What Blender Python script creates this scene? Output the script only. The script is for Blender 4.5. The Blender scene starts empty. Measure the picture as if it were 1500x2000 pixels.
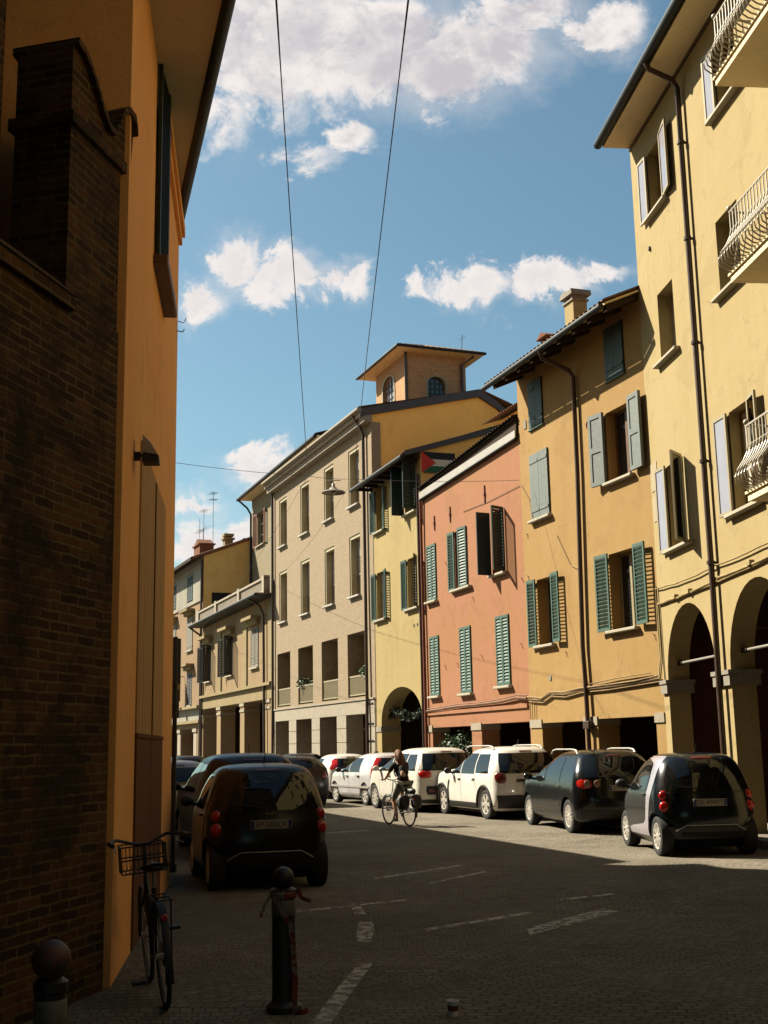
import bpy, bmesh, math, random
from mathutils import Vector, Matrix
from mathutils.geometry import tessellate_polygon
random.seed(7)
R = math.radians
S = bpy.context.scene
COL = S.collection

SKYTINT, SKYSTR, EXPO, DUST = (0.70, 0.88, 0.80), 0.05, 1.56, 1.2
CLOUDHI, CLOUDLO = (6.4, 5.95, 5.7), (3.9, 3.7, 3.95)
# ------------------------------------------------------------------ objects
def link(o, parent=None):
    COL.objects.link(o)
    if parent is not None:
        o.parent = parent
    return o

def tag(o, label=None, cat=None, group=None, kind=None):
    if label: o['label'] = label
    if cat: o['category'] = cat
    if group: o['group'] = group
    if kind: o['kind'] = kind
    return o

def thing(name, label, cat, loc=(0, 0, 0), rz=0.0, group=None):
    o = bpy.data.objects.new(name, None)
    o.empty_display_size = 0.3
    o.location = loc
    o.rotation_euler = (0, 0, rz)
    link(o)
    return tag(o, label, cat, group)

def copy_tree(o, parent=None):
    c = o.copy()
    link(c, parent)
    for ch in list(o.children):
        copy_tree(ch, c)
    return c

# ------------------------------------------------------------------ mesh builder
class MB:
    def __init__(s):
        s.v = []; s.f = []
    def add(s, vs, fs):
        n = len(s.v)
        s.v += [tuple(v) for v in vs]
        s.f += [tuple(i + n for i in f) for f in fs]
        return s
    def quad(s, *p):
        return s.add(p, [tuple(range(len(p)))])
    def box(s, x0, x1, y0, y1, z0, z1):
        return s.add([(x0, y0, z0), (x1, y0, z0), (x1, y1, z0), (x0, y1, z0), (x0, y0, z1), (x1, y0, z1), (x1, y1, z1), (x0, y1, z1)],
                     [(0, 3, 2, 1), (4, 5, 6, 7), (0, 1, 5, 4), (1, 2, 6, 5), (2, 3, 7, 6), (3, 0, 4, 7)])
    def bbox(s, x0, x1, y0, y1, z0, z1, c=0.01):
        """box with chamfered long edges (a simple bevel)"""
        bm = bmesh.new()
        bmesh.ops.create_cube(bm, size=1)
        for v in bm.verts:
            v.co = Vector(((x0 + x1) / 2 + v.co.x * (x1 - x0), (y0 + y1) / 2 + v.co.y * (y1 - y0), (z0 + z1) / 2 + v.co.z * (z1 - z0)))
        bmesh.ops.bevel(bm, geom=list(bm.edges), offset=c, segments=1, affect='EDGES')
        return s.bm(bm)
    def bm(s, bm, mat=None):
        bm.verts.ensure_lookup_table()
        for i, v in enumerate(bm.verts): v.index = i
        vs = [(mat @ v.co if mat else v.co)[:] for v in bm.verts]
        fs = [[v.index for v in f.verts] for f in bm.faces]
        bm.free()
        return s.add(vs, fs)
    def prism(s, pts, y0, y1):
        """polygon in (x,z) extruded from y0 to y1"""
        n = len(pts)
        vs = [(x, y0, z) for x, z in pts] + [(x, y1, z) for x, z in pts]
        tri = tessellate_polygon([[Vector((x, z, 0)) for x, z in pts]])
        fs = [tuple(t) for t in tri] + [tuple(i + n for i in t[::-1]) for t in tri]
        fs += [(i, (i + 1) % n, (i + 1) % n + n, i + n) for i in range(n)]
        return s.add(vs, fs)
    def plan(s, pts, z0, z1):
        """polygon in (x,y) extruded from z0 to z1"""
        n = len(pts)
        vs = [(x, y, z0) for x, y in pts] + [(x, y, z1) for x, y in pts]
        tri = tessellate_polygon([[Vector((x, y, 0)) for x, y in pts]])
        fs = [tuple(t) for t in tri] + [tuple(i + n for i in t[::-1]) for t in tri]
        fs += [(i, (i + 1) % n, (i + 1) % n + n, i + n) for i in range(n)]
        return s.add(vs, fs)
    def tube(s, path, r, seg=8, cap=True):
        P = [Vector(p) for p in path]
        rs = r if isinstance(r, (list, tuple)) else [r] * len(P)
        up = Vector((0.13, 0.27, 1)).normalized()
        rings = []
        for i, p in enumerate(P):
            d = (P[min(i + 1, len(P) - 1)] - P[max(i - 1, 0)])
            if d.length < 1e-9: d = Vector((0, 0, 1))
            d.normalize()
            a = d.cross(up)
            if a.length < 0.1: a = d.cross(Vector((1, 0, 0)))
            a.normalize(); b = d.cross(a)
            rings.append([p + (a * math.cos(2 * math.pi * k / seg) + b * math.sin(2 * math.pi * k / seg)) * rs[i] for k in range(seg)])
        vs = [v for rg in rings for v in rg]
        fs = []
        for i in range(len(P) - 1):
            for k in range(seg):
                fs.append((i * seg + k, i * seg + (k + 1) % seg, (i + 1) * seg + (k + 1) % seg, (i + 1) * seg + k))
        if cap:
            fs.append(tuple(range(seg))[::-1]); fs.append(tuple((len(P) - 1) * seg + k for k in range(seg)))
        return s.add(vs, fs)
    def lathe(s, prof, seg=24, axis='Z', c=(0, 0, 0)):
        """prof = [(radius, height)] revolved"""
        vs = []; n = len(prof)
        for k in range(seg):
            a = 2 * math.pi * k / seg; ca, sa = math.cos(a), math.sin(a)
            for r_, h in prof:
                if axis == 'Z': p = (r_ * ca, r_ * sa, h)
                elif axis == 'Y': p = (r_ * ca, h, r_ * sa)
                else: p = (h, r_ * ca, r_ * sa)
                vs.append((p[0] + c[0], p[1] + c[1], p[2] + c[2]))
        fs = [(k * n + i, ((k + 1) % seg) * n + i, ((k + 1) % seg) * n + i + 1, k * n + i + 1) for k in range(seg) for i in range(n - 1)]
        return s.add(vs, fs)
    def ball(s, c, r, seg=16, ring=10, sc=(1, 1, 1)):
        prof = [(max(1e-4, math.sin(math.pi * i / ring)) * r, -math.cos(math.pi * i / ring) * r) for i in range(ring + 1)]
        n0 = len(s.v)
        s.lathe(prof, seg)
        for i in range(n0, len(s.v)):
            x, y, z = s.v[i]; s.v[i] = (x * sc[0] + c[0], y * sc[1] + c[1], z * sc[2] + c[2])
        return s
    def grid(s, fn, nu, nv):
        vs = [fn(i / nu, j / nv) for j in range(nv + 1) for i in range(nu + 1)]
        fs = [(j * (nu + 1) + i, j * (nu + 1) + i + 1, (j + 1) * (nu + 1) + i + 1, (j + 1) * (nu + 1) + i) for j in range(nv) for i in range(nu)]
        return s.add(vs, fs)
    def sheet(s, outline, holes, y=0.0):
        """flat wall in the x-z plane at y with holes [(pts, depth)]; each hole gets its reveals"""
        polys = [outline] + [h[0] for h in holes]
        flat = [p for poly in polys for p in poly]
        tri = tessellate_polygon([[Vector((x, z, 0)) for x, z in poly] for poly in polys])
        s.add([(x, y, z) for x, z in flat], [tuple(t) for t in tri])
        for pts, d in holes:
            n = len(pts)
            s.add([(x, y, z) for x, z in pts] + [(x, y + d, z) for x, z in pts], [(i, (i + 1) % n, (i + 1) % n + n, i + n) for i in range(n)])
        return s
    def xf(s, m, i0=0):
        for i in range(i0, len(s.v)):
            s.v[i] = tuple(m @ Vector(s.v[i]))
        return s
    def build(s, name, mat, parent=None, smooth=False, loc=None, rot=None):
        me = bpy.data.meshes.new(name)
        me.from_pydata([tuple(v) for v in s.v], [], s.f)
        me.validate()
        bm = bmesh.new(); bm.from_mesh(me)
        bmesh.ops.recalc_face_normals(bm, faces=list(bm.faces))
        bm.to_mesh(me); bm.free()
        if mat: me.materials.append(mat)
        if smooth:
            for p in me.polygons: p.use_smooth = True
            try: me.set_sharp_from_angle(angle=R(smooth if smooth is not True else 40))
            except Exception: pass
        o = bpy.data.objects.new(name, me)
        if loc is not None: o.location = loc
        if rot is not None: o.rotation_euler = rot
        return link(o, parent)

def rect(u0, u1, z0, z1):
    return [(u0, z0), (u1, z0), (u1, z1), (u0, z1)]

def arch(u0, u1, z0, zs, zc, n=18):
    """opening with straight jambs up to zs and an elliptical head up to zc"""
    c = (u0 + u1) / 2; a = (u1 - u0) / 2
    return [(u0, z0), (u1, z0)] + [(c + a * math.cos(math.pi * k / n), zs + (zc - zs) * math.sin(math.pi * k / n)) for k in range(n + 1)]

def text_mesh(name, body, size, mat, parent, loc, rot, ext=0.002, align='CENTER'):
    cu = bpy.data.curves.new(name, 'FONT')
    cu.body = body; cu.size = size; cu.extrude = ext; cu.align_x = align; cu.align_y = 'CENTER'
    t = bpy.data.objects.new(name + '_c', cu); COL.objects.link(t)
    dg = bpy.context.evaluated_depsgraph_get(); dg.update()
    me = bpy.data.meshes.new_from_object(t.evaluated_get(dg))
    bpy.data.objects.remove(t); bpy.data.curves.remove(cu)
    me.materials.clear(); me.materials.append(mat)
    o = bpy.data.objects.new(name, me); o.location = loc; o.rotation_euler = rot
    return link(o, parent)

# ------------------------------------------------------------------ materials
MATS = {}
def nmat(name):
    m = bpy.data.materials.new(name); m.use_nodes = True
    nt = m.node_tree
    return m, nt, nt.nodes['Principled BSDF']

def N(nt, t, **k):
    n = nt.nodes.new(t)
    for a, b in k.items():
        if a == 'inp':
            for i, val in b.items(): n.inputs[i].default_value = val
        else: setattr(n, a, b)
    return n

KA = 0.40      # overall darkness of the town's painted surfaces (the picture is exposed accordingly)
def dim(c, k=None): return tuple(x * (KA if k is None else k) for x in c)
def plain(name, col, rough=0.5, metal=0.0, noise=0.0, scale=6.0, spec=0.5, bump=0.0, coat=0.0, k=None):
    col = dim(col, k)
    m, nt, b = nmat(name); L = nt.links.new
    b.inputs['Roughness'].default_value = rough; b.inputs['Metallic'].default_value = metal
    b.inputs['Specular IOR Level'].default_value = spec
    b.inputs['Base Color'].default_value = (*col, 1)
    if coat:
        b.inputs['Coat Weight'].default_value = coat; b.inputs['Coat Roughness'].default_value = 0.04
    if noise or bump:
        tc = N(nt, 'ShaderNodeTexCoord'); nz = N(nt, 'ShaderNodeTexNoise', inp={'Scale': scale, 'Detail': 6.0, 'Roughness': 0.65})
        L(tc.outputs['Object'], nz.inputs['Vector'])
        if noise:
            mr = N(nt, 'ShaderNodeMapRange', inp={1: 0.3, 2: 0.7, 3: 1 - noise, 4: 1 + noise}); L(nz.outputs['Fac'], mr.inputs[0])
            mx = N(nt, 'ShaderNodeMix', data_type='RGBA', blend_type='MULTIPLY', inp={0: 1.0}); mx.inputs[6].default_value = (*col, 1)
            cb = N(nt, 'ShaderNodeCombineColor')
            for i in range(3): L(mr.outputs[0], cb.inputs[i])
            L(cb.outputs[0], mx.inputs[7]); L(mx.outputs[2], b.inputs['Base Color'])
        if bump:
            bp = N(nt, 'ShaderNodeBump', inp={'Strength': bump, 'Distance': 0.02}); L(nz.outputs['Fac'], bp.inputs['Height']); L(bp.outputs['Normal'], b.inputs['Normal'])
    return m

def plaster(name, col, col2=None, mott=0.16, grain=0.25, streak=0.1, k=None):
    """painted render: slow mottling, vertical run-off stains and a fine trowelled grain"""
    m, nt, b = nmat(name); L = nt.links.new
    b.inputs['Roughness'].default_value = 0.92; b.inputs['Specular IOR Level'].default_value = 0.15
    col2 = dim(col2 or tuple(c * q for c, q in zip(col, (0.86, 0.8, 0.74))), k); col = dim(col, k)
    tc = N(nt, 'ShaderNodeTexCoord')
    n1 = N(nt, 'ShaderNodeTexNoise', inp={'Scale': 0.55, 'Detail': 7.0, 'Roughness': 0.68, 'Distortion': 0.4}); L(tc.outputs['Object'], n1.inputs['Vector'])
    r1 = N(nt, 'ShaderNodeMapRange', inp={1: 0.38, 2: 0.68, 3: 0.0, 4: min(1, mott * 5.5)}); L(n1.outputs['Fac'], r1.inputs[0])
    mp = N(nt, 'ShaderNodeMapping'); mp.inputs['Scale'].default_value = (2.2, 2.2, 0.16); L(tc.outputs['Object'], mp.inputs['Vector'])
    n2 = N(nt, 'ShaderNodeTexNoise', inp={'Scale': 1.6, 'Detail': 5.0, 'Roughness': 0.6}); L(mp.outputs[0], n2.inputs['Vector'])
    r2 = N(nt, 'ShaderNodeMapRange', inp={1: 0.45, 2: 0.75, 3: 0.0, 4: streak * 4.5}); L(n2.outputs['Fac'], r2.inputs[0])
    n3 = N(nt, 'ShaderNodeTexNoise', inp={'Scale': 38.0, 'Detail': 4.0, 'Roughness': 0.7}); L(tc.outputs['Object'], n3.inputs['Vector'])
    r3 = N(nt, 'ShaderNodeMapRange', inp={1: 0.25, 2: 0.75, 3: 0.88, 4: 1.1}); L(n3.outputs['Fac'], r3.inputs[0])
    ad = N(nt, 'ShaderNodeMath', operation='ADD', use_clamp=True); L(r1.outputs[0], ad.inputs[0]); L(r2.outputs[0], ad.inputs[1])
    mx = N(nt, 'ShaderNodeMix', data_type='RGBA'); mx.inputs[6].default_value = (*col, 1); mx.inputs[7].default_value = (*col2, 1); L(ad.outputs[0], mx.inputs[0])
    vo = N(nt, 'ShaderNodeTexVoronoi', feature='DISTANCE_TO_EDGE', inp={'Scale': 0.42}); nw = N(nt, 'ShaderNodeVectorMath', operation='SCALE', inp={'Scale': 0.9}); L(n1.outputs['Color'], nw.inputs[0])
    nv = N(nt, 'ShaderNodeVectorMath', operation='ADD'); L(tc.outputs['Object'], nv.inputs[0]); L(nw.outputs[0], nv.inputs[1]); L(nv.outputs[0], vo.inputs['Vector'])
    ck = N(nt, 'ShaderNodeMapRange', inp={1: 0.0, 2: 0.008, 3: 0.80, 4: 1.0}); L(vo.outputs['Distance'], ck.inputs[0])
    cm = N(nt, 'ShaderNodeMapRange', inp={1: 0.50, 2: 0.56, 3: 0.0, 4: 1.0}); L(n2.outputs['Fac'], cm.inputs[0])
    cx = N(nt, 'ShaderNodeMix', data_type='FLOAT', inp={2: 1.0}); L(cm.outputs[0], cx.inputs[0]); L(ck.outputs[0], cx.inputs[3])
    n6 = N(nt, 'ShaderNodeTexNoise', inp={'Scale': 0.9, 'Detail': 2.0, 'Distortion': 1.2}); L(nv.outputs[0], n6.inputs['Vector'])
    pt = N(nt, 'ShaderNodeMapRange', inp={1: 0.60, 2: 0.62, 3: 1.0, 4: 0.93}); L(n6.outputs['Fac'], pt.inputs[0])
    m3 = N(nt, 'ShaderNodeMath', operation='MULTIPLY'); L(r3.outputs[0], m3.inputs[0]); L(cx.outputs[0], m3.inputs[1])
    m5 = N(nt, 'ShaderNodeMath', operation='MULTIPLY'); L(m3.outputs[0], m5.inputs[0]); L(pt.outputs[0], m5.inputs[1])
    sc = N(nt, 'ShaderNodeVectorMath', operation='SCALE'); L(mx.outputs[2], sc.inputs[0]); L(m5.outputs[0], sc.inputs['Scale']); L(sc.outputs[0], b.inputs['Base Color'])
    n4 = N(nt, 'ShaderNodeTexNoise', inp={'Scale': 5.0, 'Detail': 5.0, 'Roughness': 0.6}); L(tc.outputs['Object'], n4.inputs['Vector'])
    a2 = N(nt, 'ShaderNodeMath', operation='MULTIPLY_ADD', inp={1: 2.5}); L(n4.outputs['Fac'], a2.inputs[0]); L(n3.outputs['Fac'], a2.inputs[2])
    bp = N(nt, 'ShaderNodeBump', inp={'Strength': grain, 'Distance': 0.012}); L(a2.outputs[0], bp.inputs['Height']); L(bp.outputs['Normal'], b.inputs['Normal'])
    return m

def brick(name, c1, c2, mortar, bw=0.26, bh=0.07, ms=0.012, wear=0.0, bump=0.6, dark=None, k=None):
    c1, c2, mortar = dim(c1, k), dim(c2, k), dim(mortar, k)
    m, nt, b = nmat(name); L = nt.links.new
    b.inputs['Roughness'].default_value = 0.9; b.inputs['Specular IOR Level'].default_value = 0.15
    tc = N(nt, 'ShaderNodeTexCoord'); sp = N(nt, 'ShaderNodeSeparateXYZ'); L(tc.outputs['Object'], sp.inputs[0])
    ad = N(nt, 'ShaderNodeMath', operation='ADD'); L(sp.outputs[0], ad.inputs[0]); L(sp.outputs[1], ad.inputs[1])
    cb = N(nt, 'ShaderNodeCombineXYZ'); L(ad.outputs[0], cb.inputs[0]); L(sp.outputs[2], cb.inputs[1])
    nd = N(nt, 'ShaderNodeTexNoise', inp={'Scale': 6.0, 'Detail': 4.0}); L(tc.outputs['Object'], nd.inputs['Vector'])
    sb = N(nt, 'ShaderNodeVectorMath', operation='SUBTRACT', inp={1: (0.5, 0.5, 0.5)}); L(nd.outputs['Color'], sb.inputs[0])
    sd = N(nt, 'ShaderNodeVectorMath', operation='SCALE', inp={'Scale': 0.010 + wear * 0.026}); L(sb.outputs[0], sd.inputs[0])
    va = N(nt, 'ShaderNodeVectorMath', operation='ADD'); L(cb.outputs[0], va.inputs[0]); L(sd.outputs[0], va.inputs[1])
    bt = N(nt, 'ShaderNodeTexBrick', inp={'Color1': (*c1, 1), 'Color2': (*c2, 1), 'Mortar': (*mortar, 1), 'Scale': 1.0, 'Mortar Size': ms, 'Mortar Smooth': 0.3, 'Bias': 0.0, 'Brick Width': bw, 'Row Height': bh})
    L(va.outputs[0], bt.inputs['Vector'])
    nz = N(nt, 'ShaderNodeTexNoise', inp={'Scale': 14.0, 'Detail': 6.0, 'Roughness': 0.7}); L(tc.outputs['Object'], nz.inputs['Vector'])
    mr = N(nt, 'ShaderNodeMapRange', inp={1: 0.25, 2: 0.75, 3: 0.72, 4: 1.25}); L(nz.outputs['Fac'], mr.inputs[0])
    sc = N(nt, 'ShaderNodeVectorMath', operation='SCALE'); L(bt.outputs['Color'], sc.inputs[0]); L(mr.outputs[0], sc.inputs['Scale'])
    out = sc.outputs[0]
    if wear:
        n2 = N(nt, 'ShaderNodeTexNoise', inp={'Scale': 1.1, 'Detail': 8.0, 'Roughness': 0.72, 'Distortion': 0.8}); L(tc.outputs['Object'], n2.inputs['Vector'])
        r2 = N(nt, 'ShaderNodeMapRange', inp={1: 0.46, 2: 0.62, 3: 0.0, 4: wear}); L(n2.outputs['Fac'], r2.inputs[0])
        mx = N(nt, 'ShaderNodeMix', data_type='RGBA'); mx.inputs[7].default_value = (*(dark or (0.02, 0.013, 0.009)), 1); L(r2.outputs[0], mx.inputs[0]); L(out, mx.inputs[6])
        out = mx.outputs[2]
    L(out, b.inputs['Base Color'])
    h = N(nt, 'ShaderNodeMath', operation='MULTIPLY_ADD', inp={1: -1.2}); L(bt.outputs['Fac'], h.inputs[0]); L(nz.outputs['Fac'], h.inputs[2])
    bp = N(nt, 'ShaderNodeBump', inp={'Strength': bump, 'Distance': 0.012}); L(h.outputs[0], bp.inputs['Height']); L(bp.outputs['Normal'], b.inputs['Normal'])
    return m

def wood(name, col, col2, pitch=0.12, rough=0.75, k=None):
    col, col2 = dim(col, k), dim(col2, k)
    m, nt, b = nmat(name); L = nt.links.new
    b.inputs['Roughness'].default_value = rough; b.inputs['Specular IOR Level'].default_value = .12
    tc = N(nt, 'ShaderNodeTexCoord'); mp = N(nt, 'ShaderNodeMapping'); mp.inputs['Scale'].default_value = (14, 14, 0.5); L(tc.outputs['Object'], mp.inputs[0])
    nz = N(nt, 'ShaderNodeTexNoise', inp={'Scale': 2.0, 'Detail': 6.0, 'Roughness': 0.7}); L(mp.outputs[0], nz.inputs['Vector'])
    mr = N(nt, 'ShaderNodeMapRange', inp={1: 0.3, 2: 0.7, 3: 0.0, 4: 1.0}); L(nz.outputs['Fac'], mr.inputs[0])
    mx = N(nt, 'ShaderNodeMix', data_type='RGBA'); mx.inputs[6].default_value = (*col, 1); mx.inputs[7].default_value = (*col2, 1); L(mr.outputs[0], mx.inputs[0]); L(mx.outputs[2], b.inputs['Base Color'])
    bp = N(nt, 'ShaderNodeBump', inp={'Strength': 0.3, 'Distance': 0.006}); L(nz.outputs['Fac'], bp.inputs['Height']); L(bp.outputs['Normal'], b.inputs['Normal'])
    return m

def setts(name):
    """small porphyry setts laid in rows, dusty joints"""
    m, nt, b = nmat(name); L = nt.links.new
    b.inputs['Specular IOR Level'].default_value = 0.04
    tc = N(nt, 'ShaderNodeTexCoord')
    nd = N(nt, 'ShaderNodeTexNoise', inp={'Scale': 0.22, 'Detail': 3.0}); L(tc.outputs['Object'], nd.inputs['Vector'])
    sb = N(nt, 'ShaderNodeVectorMath', operation='SUBTRACT', inp={1: (0.5, 0.5, 0.5)}); L(nd.outputs['Color'], sb.inputs[0])
    sd = N(nt, 'ShaderNodeVectorMath', operation='SCALE', inp={'Scale': 2.2}); L(sb.outputs[0], sd.inputs[0])
    va = N(nt, 'ShaderNodeVectorMath', operation='ADD'); L(tc.outputs['Object'], va.inputs[0]); L(sd.outputs[0], va.inputs[1])
    n5 = N(nt, 'ShaderNodeTexNoise', inp={'Scale': 7.0, 'Detail': 2.0}); L(tc.outputs['Object'], n5.inputs['Vector'])
    s5 = N(nt, 'ShaderNodeVectorMath', operation='SUBTRACT', inp={1: (0.5, 0.5, 0.5)}); L(n5.outputs['Color'], s5.inputs[0])
    d5 = N(nt, 'ShaderNodeVectorMath', operation='SCALE', inp={'Scale': 0.05}); L(s5.outputs[0], d5.inputs[0])
    v5 = N(nt, 'ShaderNodeVectorMath', operation='ADD'); L(va.outputs[0], v5.inputs[0]); L(d5.outputs[0], v5.inputs[1])
    bt = N(nt, 'ShaderNodeTexBrick', inp={'Color1': (0.190, 0.166, 0.130, 1), 'Color2': (0.142, 0.123, 0.095, 1), 'Mortar': (0.102, 0.087, 0.066, 1), 'Scale': 1.0, 'Mortar Size': 0.008, 'Mortar Smooth': 0.6, 'Bias': 0.1, 'Brick Width': 0.105, 'Row Height': 0.088})
    L(v5.outputs[0], bt.inputs['Vector'])
    nz = N(nt, 'ShaderNodeTexNoise', inp={'Scale': 30.0, 'Detail': 6.0, 'Roughness': 0.75}); L(tc.outputs['Object'], nz.inputs['Vector'])
    n2 = N(nt, 'ShaderNodeTexNoise', inp={'Scale': 0.45, 'Detail': 8.0, 'Roughness': 0.7}); L(tc.outputs['Object'], n2.inputs['Vector'])
    r1 = N(nt, 'ShaderNodeMapRange', inp={1: 0.25, 2: 0.75, 3: 0.7, 4: 1.3}); L(nz.outputs['Fac'], r1.inputs[0])
    r2 = N(nt, 'ShaderNodeMapRange', inp={1: 0.3, 2: 0.7, 3: 0.68, 4: 1.25}); L(n2.outputs['Fac'], r2.inputs[0])
    mu = N(nt, 'ShaderNodeMath', operation='MULTIPLY'); L(r1.outputs[0], mu.inputs[0]); L(r2.outputs[0], mu.inputs[1])
    sc = N(nt, 'ShaderNodeVectorMath', operation='SCALE'); L(bt.outputs['Color'], sc.inputs[0]); L(mu.outputs[0], sc.inputs['Scale']); L(sc.outputs[0], b.inputs['Base Color'])
    rr = N(nt, 'ShaderNodeMapRange', inp={1: 0.3, 2: 0.7, 3: 0.85, 4: 1.0}); L(n2.outputs['Fac'], rr.inputs[0]); L(rr.outputs[0], b.inputs['Roughness'])
    h = N(nt, 'ShaderNodeMath', operation='MULTIPLY_ADD', inp={1: -1.6}); L(bt.outputs['Fac'], h.inputs[0]); L(nz.outputs['Fac'], h.inputs[2])
    bp = N(nt, 'ShaderNodeBump', inp={'Strength': 0.75, 'Distance': 0.014}); L(h.outputs[0], bp.inputs['Height']); L(bp.outputs['Normal'], b.inputs['Normal'])
    return m

def worn_paint(name):
    m, nt, b = nmat(name); L = nt.links.new
    b.inputs['Roughness'].default_value = 0.8; b.inputs['Base Color'].default_value = (0.40, 0.37, 0.29, 1)
    tc = N(nt, 'ShaderNodeTexCoord')
    nz = N(nt, 'ShaderNodeTexNoise', inp={'Scale': 9.0, 'Detail': 8.0, 'Roughness': 0.75}); L(tc.outputs['Object'], nz.inputs['Vector'])
    mr = N(nt, 'ShaderNodeMapRange', inp={1: 0.40, 2: 0.56, 3: 0.0, 4: 0.9}); L(nz.outputs['Fac'], mr.inputs[0])
    tr = N(nt, 'ShaderNodeBsdfTransparent'); ms = N(nt, 'ShaderNodeMixShader')
    L(mr.outputs[0], ms.inputs[0]); L(tr.outputs[0], ms.inputs[1]); L(b.outputs[0], ms.inputs[2]); L(ms.outputs[0], nt.nodes['Material Output'].inputs['Surface'])
    return m

def glass(name, col=(0.015, 0.018, 0.02), rough=0.03, spec=0.6):
    m, nt, b = nmat(name)
    b.inputs['Base Color'].default_value = (*col, 1); b.inputs['Roughness'].default_value = rough; b.inputs['Specular IOR Level'].default_value = spec
    return m

def stickered(name, base, c2, scale=40):
    m, nt, b = nmat(name); L = nt.links.new
    tc = N(nt, 'ShaderNodeTexCoord'); nz = N(nt, 'ShaderNodeTexNoise', inp={'Scale': float(scale), 'Detail': 3.0, 'Distortion': 2.0}); L(tc.outputs['Object'], nz.inputs['Vector'])
    mr = N(nt, 'ShaderNodeMapRange', inp={1: 0.48, 2: 0.52, 3: 0.0, 4: 1.0}); L(nz.outputs['Fac'], mr.inputs[0])
    mx = N(nt, 'ShaderNodeMix', data_type='RGBA'); mx.inputs[6].default_value = (*base, 1); mx.inputs[7].default_value = (*c2, 1); L(mr.outputs[0], mx.inputs[0]); L(mx.outputs[2], b.inputs['Base Color'])
    b.inputs['Roughness'].default_value = 0.6
    return m

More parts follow.
